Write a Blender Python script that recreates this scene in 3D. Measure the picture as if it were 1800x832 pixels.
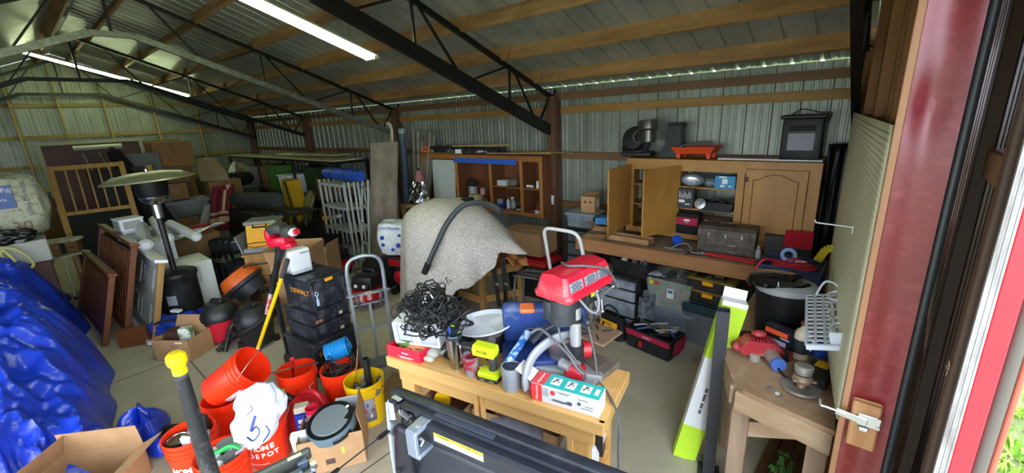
import bpy, bmesh, math, random
from mathutils import Matrix, Vector, Euler, noise
random.seed(7)
PI = math.pi
SC = bpy.context.scene
COL = SC.collection
for o in list(bpy.data.objects): bpy.data.objects.remove(o)

# ---------------------------------------------------------------- camera
cam_d = bpy.data.cameras.new('camera'); cam = bpy.data.objects.new('camera', cam_d); COL.objects.link(cam)
cam_d.sensor_fit = 'HORIZONTAL'; cam_d.sensor_width = 36.0; cam_d.lens = 36.0 * 744.0 / 1800.0
cam_d.clip_start = 0.02; cam_d.clip_end = 300
# columns: camera right, up, back in world axes
cam.matrix_world = Matrix(((0.760212, -0.141425, 0.634095, 0), (0.647944, 0.236246, -0.724125, 0), (-0.047393, 0.961346, 0.271233, 2.3), (0, 0, 0, 1)))
SC.camera = cam

# ---------------------------------------------------------------- light and exposure
SC.view_settings.view_transform = 'Standard'; SC.view_settings.look = 'None'
SC.view_settings.gamma = 1.0; SC.view_settings.use_curve_mapping = False
SC.view_settings.exposure = 1.2
W = bpy.data.worlds.new('overcast_sky'); SC.world = W; W.use_nodes = True
wn = W.node_tree.nodes; wl = W.node_tree.links; wn.clear()
wo = wn.new('ShaderNodeOutputWorld'); wb = wn.new('ShaderNodeBackground'); wb.inputs[0].default_value = (0.80, 0.88, 1.0, 1); wb.inputs[1].default_value = 4.4
wl.new(wb.outputs[0], wo.inputs[0])
def area(name, loc, rot, sx, sy, power, color=(1, 1, 1), spread=None):
    d = bpy.data.lights.new(name, 'AREA'); d.shape = 'RECTANGLE'; d.size = sx; d.size_y = sy; d.energy = power; d.color = color
    if spread: d.spread = spread
    o = bpy.data.objects.new(name, d); o.location = loc; o.rotation_euler = rot; COL.objects.link(o); return o

# ---------------------------------------------------------------- helpers
def lin(h):
    if isinstance(h, str):
        h = h.lstrip('#'); c = [int(h[i:i+2], 16) / 255 for i in (0, 2, 4)]
    else: c = [v / 255 for v in h]
    return tuple((v / 12.92 if v <= .04045 else ((v + .055) / 1.055) ** 2.4) for v in c) + (1,)
_m = {}
def mat(name, col, rough=.5, metal=0.0, col2=None, scale=6, stretch=(1, 1, 1), detail=5, bump=0, bscale=40, alpha=1, trans=0, emit=0, coat=0, lo=.35, hi=.65, spec=.5, dust=None, dscale=5, damt=.5):
    if name in _m: return _m[name]
    m = bpy.data.materials.new(name); m.use_nodes = True; n = m.node_tree.nodes; l = m.node_tree.links
    b = n['Principled BSDF']; c = lin(col)
    b.inputs['Base Color'].default_value = c; b.inputs['Roughness'].default_value = rough; b.inputs['Metallic'].default_value = metal
    b.inputs['Specular IOR Level'].default_value = spec
    b.inputs['Alpha'].default_value = alpha; b.inputs['Transmission Weight'].default_value = trans; b.inputs['Coat Weight'].default_value = coat
    tc = n.new('ShaderNodeTexCoord'); out = None
    if col2:
        mp = n.new('ShaderNodeMapping'); mp.inputs['Scale'].default_value = stretch; l.new(tc.outputs['Object'], mp.inputs[0])
        no = n.new('ShaderNodeTexNoise'); no.inputs['Scale'].default_value = scale; no.inputs['Detail'].default_value = detail; no.inputs['Roughness'].default_value = .6
        l.new(mp.outputs[0], no.inputs['Vector'])
        r = n.new('ShaderNodeValToRGB'); r.color_ramp.elements[0].position = lo; r.color_ramp.elements[1].position = hi
        r.color_ramp.elements[0].color = c; r.color_ramp.elements[1].color = lin(col2); l.new(no.outputs[0], r.inputs[0]); out = r.outputs[0]
    if dust:
        n2 = n.new('ShaderNodeTexNoise'); n2.inputs['Scale'].default_value = dscale; n2.inputs['Detail'].default_value = 8; n2.inputs['Roughness'].default_value = .7; l.new(tc.outputs['Object'], n2.inputs['Vector'])
        r2 = n.new('ShaderNodeValToRGB'); r2.color_ramp.elements[0].position = .5; r2.color_ramp.elements[1].position = .72
        r2.color_ramp.elements[0].color = (0, 0, 0, 1); r2.color_ramp.elements[1].color = (damt, damt, damt, 1); l.new(n2.outputs[0], r2.inputs[0])
        mx = n.new('ShaderNodeMix'); mx.data_type = 'RGBA'; l.new(r2.outputs[0], mx.inputs[0])
        if out: l.new(out, mx.inputs[6])
        else: mx.inputs[6].default_value = c
        mx.inputs[7].default_value = lin(dust); out = mx.outputs[2]
    if out: l.new(out, b.inputs['Base Color'])
    if bump:
        nb = n.new('ShaderNodeTexNoise'); nb.inputs['Scale'].default_value = bscale; nb.inputs['Detail'].default_value = 4; l.new(tc.outputs['Object'], nb.inputs['Vector'])
        bp = n.new('ShaderNodeBump'); bp.inputs['Strength'].default_value = bump; bp.inputs['Distance'].default_value = .01; l.new(nb.outputs[0], bp.inputs['Height']); l.new(bp.outputs[0], b.inputs['Normal'])
    if emit:
        b.inputs['Emission Color'].default_value = c; b.inputs['Emission Strength'].default_value = emit
    _m[name] = m; return m
def wood(name, c1, c2, axis='x', rough=.6, scale=9, lo=.3, hi=.7, dust=None, damt=.4, dscale=4):
    s = {'x': (.12, 1, 1), 'y': (1, .12, 1), 'z': (1, 1, .12)}[axis]
    return mat(name, c1, rough, col2=c2, scale=scale, stretch=s, detail=7, bump=.12, bscale=30, lo=lo, hi=hi, dust=dust, damt=damt, dscale=dscale)

def RZ(a): return Matrix.Rotation(math.radians(a), 4, 'Z')
def RX(a): return Matrix.Rotation(math.radians(a), 4, 'X')
def RY(a): return Matrix.Rotation(math.radians(a), 4, 'Y')
def TR(*p): return Matrix.Translation(Vector(p if len(p) == 3 else p[0]))
def frame(p, q):
    """matrix whose z axis runs from p to q, origin p"""
    z = (Vector(q) - Vector(p)).normalized(); u = Vector((0, 0, 1)) if abs(z.z) < .95 else Vector((0, 1, 0))
    x = u.cross(z).normalized(); y = z.cross(x)
    M = Matrix((x, y, z)).transposed().to_4x4(); M.translation = Vector(p); return M
class MB:
    def __init__(s, M=None): s.b = bmesh.new(); s.M = M or Matrix()
    def _x(s, vs, M):
        T = s.M @ (M or Matrix())
        for v in vs: v.co = T @ v.co
    def box(s, c, d, M=None, bev=0, mi=0, seg=1):
        r = bmesh.ops.create_cube(s.b, size=1); vs = r['verts']
        for v in vs: v.co = Vector((v.co.x * d[0] + c[0], v.co.y * d[1] + c[1], v.co.z * d[2] + c[2]))
        fs = set(f for v in vs for f in v.link_faces)
        for f in fs: f.material_index = mi
        if bev:
            es = list(set(e for v in vs for e in v.link_edges)); b0 = min(bev, .45 * min(d))
            rr = bmesh.ops.bevel(s.b, geom=es, offset=b0, segments=seg, profile=.5, affect='EDGES')
            vs = list(set(v for f in rr['faces'] for v in f.verts) | set(v for v in vs if v.is_valid))
            for f in rr['faces']: f.material_index = mi
        s._x(vs, M); return s
    def taper(s, c, d0, d1, h, M=None, mi=0, open_top=False, t=0):
        """box with base d0 and top d1"""
        lo = [(-d0[0]/2, -d0[1]/2), (d0[0]/2, -d0[1]/2), (d0[0]/2, d0[1]/2), (-d0[0]/2, d0[1]/2)]
        hi = [(-d1[0]/2, -d1[1]/2), (d1[0]/2, -d1[1]/2), (d1[0]/2, d1[1]/2), (-d1[0]/2, d1[1]/2)]
        def ring(P, z): return [s.b.verts.new((c[0] + x, c[1] + y, c[2] + z)) for x, y in P]
        A = ring(lo, 0); B = ring(hi, h); vs = A + B
        fs = [s.b.faces.new(A[::-1])] + [s.b.faces.new((A[i], A[(i+1) % 4], B[(i+1) % 4], B[i])) for i in range(4)]
        if open_top:
            k = lambda P, d: [(x - math.copysign(t, x), y - math.copysign(t, y)) for x, y in P]
            Ci = ring(k(lo, t), t); Di = ring(k(hi, t), h); vs += Ci + Di
            fs += [s.b.faces.new((B[i], B[(i+1) % 4], Di[(i+1) % 4], Di[i])) for i in range(4)]
            fs += [s.b.faces.new((Ci[(i+1) % 4], Ci[i], Di[i], Di[(i+1) % 4])) for i in range(4)] + [s.b.faces.new(Ci)]
        else: fs.append(s.b.faces.new(B))
        for f in fs: f.material_index = mi
        s._x(vs, M); return s
    def bar(s, p, q, w=.04, h=None, bev=0, mi=0, roll=0):
        L = (Vector(q) - Vector(p)).length; M = frame(p, q)
        if roll: M = M @ RZ(roll)
        return s.box((0, 0, L / 2), (w, h or w, L), M, bev, mi)
    def cyl(s, p, q, r, r2=None, n=16, mi=0, cap=True):
        L = (Vector(q) - Vector(p)).length
        rr = bmesh.ops.create_cone(s.b, cap_ends=cap, segments=n, radius1=r, radius2=r if r2 is None else r2, depth=L)
        for v in rr['verts']: v.co.z += L / 2
        for f in set(f for v in rr['verts'] for f in v.link_faces): f.material_index = mi
        s._x(rr['verts'], frame(p, q)); return s
    def ball(s, c, r, M=None, n=16, mi=0):
        rr = bmesh.ops.create_uvsphere(s.b, u_segments=n, v_segments=max(6, n * 2 // 3), radius=1)
        r = (r, r, r) if not hasattr(r, '__len__') else r
        for v in rr['verts']: v.co = Vector((v.co.x * r[0] + c[0], v.co.y * r[1] + c[1], v.co.z * r[2] + c[2]))
        for f in set(f for v in rr['verts'] for f in v.link_faces): f.material_index = mi
        s._x(rr['verts'], M); return s
    def tube(s, pts, r, n=8, mi=0, closed=False, flat=1.0):
        pts = [Vector(p) for p in pts]; N = len(pts); rings = []; vs = []; pu = None
        for i, p in enumerate(pts):
            a = pts[i - 1] if (i or closed) else p; b = pts[(i + 1) % N] if (i < N - 1 or closed) else p
            z = (b - a).normalized() if (b - a).length > 1e-7 else Vector((0, 0, 1))
            if pu is None: pu = Vector((0, 0, 1)) if abs(z.z) < .9 else Vector((1, 0, 0))
            x = pu.cross(z)
            if x.length < 1e-4: x = Vector((1, 0, 0)).cross(z)
            x.normalize(); y = z.cross(x).normalized(); pu = y
            ri = r[i] if hasattr(r, '__len__') else r
            ring = [s.b.verts.new(p + x * math.cos(2*PI*k/n) * ri + y * math.sin(2*PI*k/n) * ri * flat) for k in range(n)]
            rings.append(ring); vs += ring
        for i in range(N if closed else N - 1):
            A = rings[i]; B = rings[(i + 1) % N]
            for k in range(n):
                f = s.b.faces.new((A[k], A[(k+1) % n], B[(k+1) % n], B[k])); f.material_index = mi
        if not closed:
            f = s.b.faces.new(rings[0][::-1]); f.material_index = mi; f = s.b.faces.new(rings[-1]); f.material_index = mi
        s._x(vs, None); return s
    def lathe(s, prof, n=32, M=None, mi=0, sx=1, sy=1):
        rings = []; vs = []
        for r, z in prof:
            if r < 1e-5: ring = [s.b.verts.new((0, 0, z))]
            else: ring = [s.b.verts.new((r * sx * math.cos(2*PI*k/n), r * sy * math.sin(2*PI*k/n), z)) for k in range(n)]
            rings.append(ring); vs += ring
        for A, B in zip(rings, rings[1:]):
            for k in range(n):
                j = (k + 1) % n
                if len(A) == 1 and len(B) == 1: continue
                if len(A) == 1: f = s.b.faces.new((A[0], B[j], B[k]))
                elif len(B) == 1: f = s.b.faces.new((A[k], A[j], B[0]))
                else: f = s.b.faces.new((A[k], A[j], B[j], B[k]))
                f.material_index = mi
        s._x(vs, M); return s
    def prism(s, poly, z0, z1, M=None, mi=0):
        A = [s.b.verts.new((x, y, z0)) for x, y in poly]; B = [s.b.verts.new((x, y, z1)) for x, y in poly]; n = len(poly)
        fs = [s.b.faces.new(A[::-1]), s.b.faces.new(B)] + [s.b.faces.new((A[i], A[(i+1) % n], B[(i+1) % n], B[i])) for i in range(n)]
        for f in fs: f.material_index = mi
        s._x(A + B, M); return s
    def grid(s, fn, nu, nv, M=None, mi=0, wrap=False):
        V = [[s.b.verts.new(fn(i / nu, j / nv)) for j in range(nv + 1)] for i in range(nu + (0 if wrap else 1))]
        m = len(V)
        for i in range(nu):
            for j in range(nv):
                f = s.b.faces.new((V[i][j], V[(i+1) % m][j], V[(i+1) % m][j+1], V[i][j+1])); f.material_index = mi
        s._x([v for r in V for v in r], M); return s
    def face(s, pts, M=None, mi=0):
        vs = [s.b.verts.new(p) for p in pts]; s.b.faces.new(vs).material_index = mi; s._x(vs, M); return s
def part(name, mb, m, parent=None, smooth=35, label=None, kind=None, solid=0, subd=0):
    bmesh.ops.recalc_face_normals(mb.b, faces=mb.b.faces[:])
    me = bpy.data.meshes.new(name); mb.b.to_mesh(me); mb.b.free()
    for k in (m if isinstance(m, (list, tuple)) else [m]): me.materials.append(k)
    if smooth:
        me.polygons.foreach_set('use_smooth', [True] * len(me.polygons))
        me.set_sharp_from_angle(angle=math.radians(smooth))
    o = bpy.data.objects.new(name, me); COL.objects.link(o)
    if parent: o.parent = parent
    if label: o['label'] = label
    if kind: o['kind'] = kind
    if subd: md = o.modifiers.new('subdivision', 'SUBSURF'); md.levels = subd; md.render_levels = subd
    if solid: md = o.modifiers.new('thickness', 'SOLIDIFY'); md.thickness = solid; md.offset = 0
    return o
def thing(name, label, cat, loc=(0, 0, 0), rz=0, group=None, rot=None):
    o = bpy.data.objects.new(name, None); COL.objects.link(o); o.empty_display_size = .1
    o.location = loc; o.rotation_euler = rot if rot else (0, 0, math.radians(rz)); o['label'] = label; o['category'] = cat
    if group: o['group'] = group
    return o
def solo(name, mb, m, label, cat, loc=(0, 0, 0), rz=0, group=None, rot=None, **k):
    o = part(name, mb, m, None, **k); o.location = loc; o.rotation_euler = rot if rot else (0, 0, math.radians(rz)); o['label'] = label; o['category'] = cat
    if group: o['group'] = group
    return o
def dup(root, loc, rz=None, label=None, group=None, scale=None):
    r = root.copy(); COL.objects.link(r); r.location = loc
    if rz is not None: r.rotation_euler = (r.rotation_euler[0], r.rotation_euler[1], math.radians(rz))
    if label: r['label'] = label
    if group: r['group'] = group
    if scale: r.scale = scale if hasattr(scale, '__len__') else (scale,) * 3
    for ch in list(root.children):
        c = ch.copy(); COL.objects.link(c); c.parent = r
        for g in list(ch.children):
            d = g.copy(); COL.objects.link(d); d.parent = c
    return r
def struct(name, mb, m, parent=None, **k):
    o = part(name, mb, m, parent, **k)
    if not parent: o['kind'] = 'structure'
    return o
def text(name, s, size, m, parent, M, ext=.0006, align='CENTER', sx=1.0, shear=0, bold=0):
    cu = bpy.data.curves.new(name, 'FONT'); cu.body = s; cu.size = size; cu.extrude = ext; cu.align_x = align; cu.align_y = 'CENTER'; cu.shear = shear; cu.offset = bold
    cu.resolution_u = 2
    t = bpy.data.objects.new('tmp', cu); COL.objects.link(t); bpy.context.view_layer.update()
    me = bpy.data.meshes.new_from_object(t.evaluated_get(bpy.context.evaluated_depsgraph_get()))
    bpy.data.objects.remove(t); me.name = name
    for v in me.vertices: v.co = M @ Vector((v.co.x * sx, v.co.y, v.co.z))
    me.materials.clear(); me.materials.append(m)
    o = bpy.data.objects.new(name, me); COL.objects.link(o); o.parent = parent; return o
def prints(w, h, rows, m, parent, M):
    """illegible small print: rows of short bars"""
    b = MB(M)
    for r in range(rows):
        x = -w/2
        for k in range(4): L = w*(.16 + .06*((k + r) % 3)); b.box((x + L/2, h*(.5 - (r + .5)/rows), .0008), (L*.8, h/rows*.55, .0012)); x += L*1.05
    return part('print', b, m, parent, smooth=0)
def FACE(p, n, up=(0, 0, 1)):
    """matrix for lettering: origin p, text normal n, upright along up"""
    z = Vector(n).normalized(); y = Vector(up); y = (y - z * y.dot(z)).normalized(); x = y.cross(z)
    M = Matrix((x, y, z)).transposed().to_4x4(); M.translation = Vector(p); return M
def curve_pts(ctrl, n=8):
    """Catmull-Rom through control points"""
    P = [Vector(p) for p in ctrl]; P = [P[0] * 2 - P[1]] + P + [P[-1] * 2 - P[-2]]; out = []
    for i in range(1, len(P) - 2):
        for k in range(n):
            t = k / n; a, b, c, d = P[i-1], P[i], P[i+1], P[i+2]
            out.append(.5 * ((2*b) + (-a + c)*t + (2*a - 5*b + 4*c - d)*t*t + (-a + 3*b - 3*c + d)*t*t*t))
    return out + [P[-2]]

# common materials
pine_x = wood('pine_along_x', '#a9803f', '#8a6230', 'x'); pine_y = wood('pine_along_y', '#b98f4d', '#94703a', 'y'); pine_z = wood('pine_along_z', '#ab8347', '#86602f', 'z')
oldwood = wood('weathered_post', '#6b4a32', '#4c3322', 'z'); oldwood_x = wood('weathered_girt', '#7d5a38', '#5a3f26', 'x')
black_steel = mat('black_steel', '#17181b', .45, .3, dust='#3a3a38', damt=.4)
galv = mat('galvanised_steel', '#8d918c', .45, .7, col2='#6f736e', scale=14)
siding = mat('painted_siding', '#949a8d', .42, .35, col2='#7c8276', scale=3, stretch=(1, 1, .2), dust='#6f7468', damt=.5)
roofing = mat('galvalume_roof', '#b9bdbc', .32, .45, col2='#9ca1a0', scale=2.5)
card = mat('cardboard', '#b08a62', .8, col2='#a07b55', scale=5, bump=.05); card_d = mat('dull_cardboard', '#8a6a42', .85, col2='#755834', scale=5)
blk = mat('black_plastic', '#16171a', .45, dust='#4a4a48', damt=.45); blk_m = mat('matte_black_fabric', '#101114', .85, bump=.2, bscale=120)
wht = mat('white_plastic', '#dfe2e4', .4); gry = mat('grey_plastic', '#7d838a', .5, dust='#9c9a92', damt=.3)
redp = mat('red_plastic', '#c01824', .4); org = mat('orange_bucket_plastic', '#ff3a12', .38, col2='#f03410', scale=3)
chrome = mat('bare_metal', '#c4c6c8', .25, 1.0); yel = mat('yellow_plastic', '#f2c40c', .4); clear = mat('clear_plastic', '#c9d2d6', .25, alpha=.35, spec=.6)
blu = mat('blue_plastic', '#1c48b8', .4); paper = mat('white_paper', '#e4e4e0', .7); ink = mat('black_ink', '#101010', .7); alu = mat('aluminium', '#b4b7b8', .38, .8, col2='#9a9d9e', scale=12)

# ================================================================ THE BUILDING
XL, YB, YF = -14.4, 4.9, -2.7
RIDGE, Z0, SL = 1.1, 2.50, .39          # ridge line, eave height of top chord at y=4.93, roof slope
def zc(y): return Z0 + SL * (4.93 - y) if y > RIDGE else Z0 + SL * (4.93 - (2 * RIDGE - y))
# floor
fl = mat('concrete_floor', '#bdb5a2', .7, col2='#a79f8b', scale=.9, detail=9, bump=.1, bscale=60, dust='#857d69', dscale=1.3, damt=.45)
m = MB(); m.box((-7.1, 1.1, -.1), (14.8, 7.8, .2))
struct('floor', m, fl)
m = MB()
for x in (-9.2, -5.35, -2.4): m.box((x, 1.1, .0006), (.012, 7.8, .0012))
m.box((-7.1, .72, .0006), (14.6, .012, .0012))
struct('floor_joint', m, mat('floor_joint_dirt', '#5d5748', .9), bpy.data.objects['floor'])
gm = mat('grass_ground', '#6f7a4a', .9, col2='#565f38', scale=9, detail=8, bump=.6, bscale=30)
m = MB(); m.box((0, 5, -.22), (90, 90, .2)); struct('ground', m, gm)
m = MB(); random.seed(3)
for i in range(5200):
    x = random.uniform(.42, 3.4); y = random.uniform(.6, 5.5); h = random.uniform(.05, .16); a = random.uniform(0, PI); dx, dy = math.cos(a), math.sin(a); w = random.uniform(.008, .022); lx = random.uniform(-.06, .06); ly = random.uniform(-.06, .06)
    m.face([(x - dx*w, y - dy*w, -.12), (x + dx*w, y + dy*w, -.12), (x + lx + dx*w, y + ly + dy*w, h*.6-.12), (x + lx*1.8, y + ly*1.8, h-.12)])
gr = solo('grass', m, mat('grass_blade', '#9cc54a', .6, col2='#6f9e35', scale=2), 'bright green grass and weeds outside the open red door', 'grass', smooth=0); gr['kind'] = 'stuff'

def ribprofile(L, pitch=.229, rib=.019):
    pts = []; x = 0
    while x < L:
        for dx, h in ((0, 0), (.008, rib), (.026, rib), (.034, 0), (.085, 0), (.09, .004), (.105, .004), (.11, 0), (.15, 0), (.155, .004), (.17, .004), (.175, 0)):
            if x + dx <= L: pts.append((x + dx, h))
        x += pitch
    pts.append((L, 0)); return pts
def ribbed(L, H, topfn=None, rib=.019):
    """ribbed sheet in local xz, ribs towards -y"""
    m = MB(); pr = ribprofile(L, rib=rib); vs = [(m.b.verts.new((x, -h, 0)), m.b.verts.new((x, -h, topfn(x) if topfn else H))) for x, h in pr]
    for a, b in zip(vs, vs[1:]): m.b.faces.new((a[0], b[0], b[1], a[1]))
    return m
# back wall
wb_ = ribbed(14.5, 2.652); wb_ = struct('wall_back', wb_, siding, solid=.0015, smooth=0); wb_.location = (XL, YB + .02, 0)
def child_w(name, m, ma, par, **k):
    o = part(name, m, ma, par, **k); o.matrix_parent_inverse = par.matrix_basis.inverted(); return o
for z, xa, xb in ((2.36, XL, -3.47), (2.36, -3.3, .05), (1.77, XL, -3.47), (1.77, -3.3, .05), (1.1, XL, -3.47), (1.1, -3.3, -.1), (.5, XL, -3.47), (.5, -3.3, -.1)):
    m = MB(); m.box(((xa + xb) / 2, YB - .02, z), (xb - xa, .04, .09), bev=.003); child_w('girt', m, pine_x if z > 2 else oldwood_x, wb_)
m = MB(); m.box(((XL + .05) / 2, YB - .03, 2.535), (XL * -1, .04, .085)); child_w('eave_beam', m, oldwood_x, wb_)
for x in (-14.25, -10.65, -6.95, -3.38, -.1):
    m = MB(); m.box((x, YB - .09, 1.27), (.14, .14, 2.54), bev=.004); child_w('post', m, oldwood, wb_)
# outlet on the post
t = thing('wall_outlet', 'white double power outlet on the wooden post right of the open cubby cabinet', 'outlet', (-3.38, 4.732, 1.17))
m = MB(); m.box((0, 0, 0), (.075, .012, .125), bev=.004); part('cover_plate', m, wht, t)
for z in (.028, -.028):
    m = MB(); m.cyl((0, -.006, z), (0, -.011, z), .017, n=20); s_ = part('socket', m, mat('outlet_grey', '#b9b9b4', .5), t)
    m = MB(); m.box((-.006, -.0115, z + .003), (.003, .002, .009)).box((.006, -.0115, z + .003), (.003, .002, .009)).cyl((0, -.0105, z - .008), (0, -.0125, z - .008), .003, n=8); part('slot', m, ink, s_)
# left gable wall
def gz(x): return zc(YB - x) + .15   # local x runs from the back wall towards the camera
wl_ = ribbed(7.6, 0, gz); wl_ = struct('wall_left', wl_, siding, solid=.0015, smooth=0)
wl_.location = (XL - .02, YB, 0); wl_.rotation_euler = (0, 0, -PI/2); wl_.scale = (1, -1, 1)
bpy.context.view_layer.update()
def cw(name, m, ma): o = part(name, m, ma, wl_); o.matrix_parent_inverse = wl_.matrix_world.inverted(); return o
lightpine_z = wood('yellow_pine_stud', '#b09a5c', '#8f7a42', 'z'); lightpine_y = wood('yellow_pine_girt', '#a08a50', '#7d6a3a', 'y')
for y in (-2.0, -.45, .25, .98, 1.75, 2.65, 3.55):
    m = MB(); m.box((XL + .11, y, zc(y) / 2 - .05), (.09, .04, zc(y) - .1)); cw('stud', m, lightpine_z)
for z in (.6, 1.2, 1.72, 2.36, 3.05):
    ym = min(YB, 4.93 - (z - Z0 - .1) / SL) if z > Z0 else YB - .1
    m = MB(); m.box((XL + .03, (ym + YF) / 2, z), (.04, ym - YF, .085)); cw('girt', m, lightpine_y)
# front eave wall, out of view: siding stops short to let daylight in
m = MB()
for x in (-14.25, -10.65, -6.95, -3.38, -.1): m.box((x, YF + .09, 1.22), (.14, .14, 2.44))
m.box((XL / 2, YF + .05, 2.42), (-XL, .05, .2)); wf = struct('wall_front', m, oldwood)
m = ribbed(10.0, 2.5); m_ = struct('wall_front_siding', m, siding, wf, solid=.0015, smooth=0); m_.location = (XL, YF, 0); 
# roof
def roofsheet(sign):
    m = MB(); pr = ribprofile(14.75, rib=.021); y0, y1 = (RIDGE, YB + .05) if sign > 0 else (RIDGE, YF - .16)
    vs = [(m.b.verts.new((XL - .1 + x, y0, zc(y0) + .155 + h)), m.b.verts.new((XL - .1 + x, y1, (Z0 + SL * (4.93 - (y1 if sign > 0 else 2*RIDGE - y1))) + .155 + h))) for x, h in pr]
    for a, b in zip(vs, vs[1:]): m.b.faces.new((a[0], b[0], b[1], a[1]))
    return m
cl = struct('ceiling', roofsheet(1), roofing, solid=.0012, smooth=0)
struct('rear_slope', roofsheet(-1), roofing, cl, solid=.0012, smooth=0)
PY = [4.93, 4.47, 3.88, 3.28, 2.65, 2.0, 1.35]
A_ = math.atan(SL)
purl = wood('rough_sawn_purlin', '#b98d58', '#84603a', 'x', dust='#d8c29a', damt=.25, dscale=3)
for i, y in enumerate(PY[1:] + [2 * RIDGE - y for y in PY]):
    sg = -1 if y > RIDGE else 1
    for x0, x1 in ((XL + .05, -10.7), (-10.75, -6.9), (-7.05, -3.3), (-3.5, .0)):
        dy = .022 if (x0 > -5 or (-12 < x0 < -8)) else -.022
        m = MB(TR((x0 + x1) / 2, y + dy, zc(y) + .082) @ RX(math.degrees(A_) * sg)); m.box((0, 0, 0), (x1 - x0, .04, .155), bev=.003)
        part('purlin', m, purl, cl)
# trusses
def truss(x, label, mats, clip=True, ykink=1.75, th=.075):
    t = thing('roof_truss', label, 'roof truss', (x, 0, 0)); mt, mb_ = mats
    def zb(y): return (2.07 + .385 * (4.86 - y))
    yk = ykink; zk = zb(yk); a = .045
    for s in (1, -1):
        f = (lambda y: y) if s > 0 else (lambda y: 2 * RIDGE - y)
        m = MB(); m.bar((0, f(4.88), zc(4.88) - .02), (0, f(RIDGE), zc(RIDGE) - .02), .045, .045); part('top_chord', m, mt, t)
        m = MB(); m.bar((0, f(4.83), zb(4.83)), (0, f(yk), zk), .05, th); part('bottom_chord', m, mb_, t)
        m = MB(); m.bar((0, f(4.84), 2.02), (0, f(4.84), 2.56), .06, .05); part('end_post', m, mt, t)
        bp = [4.3, 3.75, 3.7, 3.0, 2.45, 2.4, 1.75]; tp = [4.72, 4.25, 3.65, 3.6, 2.95, 2.4, 2.3]
        y = 4.83; pairs = [((4.8, 't'), (4.42, 'b')), ((4.38, 'b'), (4.02, 't')), ((3.98, 't'), (3.86, 'b')), ((3.9, 't'), (3.2, 'b')), ]
        webs = [(4.76, 4.52), (4.08, 4.46), (3.98, 3.96), (3.93, 3.28), (2.72, 3.24), (2.66, 2.66), (2.6, 2.0), (1.5, 1.95)]
        for ty, by in webs:
            m = MB(); m.bar((0, f(ty), zc(ty) - .03), (0, f(by), zb(by)), .022, .022); part('web_rod', m, mt, t)
        if clip:
            for y in PY[:-1]:
                m = MB(TR(0, f(y), zc(y) + .05) @ RX(-math.degrees(A_) * s)); m.box((0, -.045 * s, .01), (.05, .007, .13)); part('purlin_clip', m, mt, t)
    m = MB(); m.bar((0, yk, zk), (0, 2 * RIDGE - yk, zk), .05, .06); part('ridge_tie', m, mb_, t)
    m = MB(); m.bar((0, RIDGE, zk), (0, RIDGE, zc(RIDGE) - .03), .03); part('king_post', m, mt, t)
    return t
truss(-3.40, 'nearest black steel roof truss, ending on the post between the two wall cabinets', (black_steel, black_steel), th=.13)
truss(-6.95, 'second roof truss with grey galvanised chords near the ridge, ending above the tall pipes', (black_steel, galv), ykink=1.3)
truss(-10.65, 'third black roof truss, crossing in front of the far fluorescent light', (black_steel, black_steel))
truss(-14.1, 'farthest black roof truss, standing against the left gable wall', (black_steel, black_steel))
truss(-.2, 'black steel end truss seen edge-on above the pegboard wall', (black_steel, black_steel), clip=False)
# fluorescent lights
tubem = mat('lit_tube', '#eeffc4', .5, emit=15)
def striplight(x, y0, z0, y1, z1, label):
    dy = y1 - y0
    t = thing('fluorescent_light', label, 'ceiling light', (x, y0, z0))
    q = (0, dy, z1 - z0)
    m = MB(); m.bar((0, 0, .03), (q[0], q[1], q[2] + .03), .19, .012); m.bar((0, 0, .04), (q[0], q[1], q[2] + .04), .08, .05); part('housing', m, mat('light_housing', '#cfd3c6', .5), t)
    for s in (-1, 1):
        m = MB(); m.cyl((s * .05, .05, -.002), (s * .05, q[1] - .05, q[2] * (1 - .05 / dy) + .0), .019, n=12); part('tube', m, tubem, t, label='glowing fluorescent tube')
    for fx in (.12, .88):
        for sx in (-.06, .06):
            m = MB(); ya = y0 + dy*fx; m.cyl((sx, dy*fx, q[2]*fx + .05), (sx, dy*fx, zc(ya) + .1 - z0), .003, n=6); part('hanger', m, galv, t)
    for k in (0.005, .995):
        m = MB(); m.bar((-.09, dy * k, q[2] * k + .005), (.09, dy * k, q[2] * k + .005), .05, .03); part('lamp_holder', m, mat('lamp_holder', '#d0d0c8', .5), t)
    return t
striplight(-4.2, .45, 3.74, 2.72, 2.955, 'near fluorescent strip light with two bright tubes, above the middle of the garage')
striplight(-12.3, -.05, 4.08, 3.03, 3.11, 'far fluorescent strip light behind the black trusses at the upper left')

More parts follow.
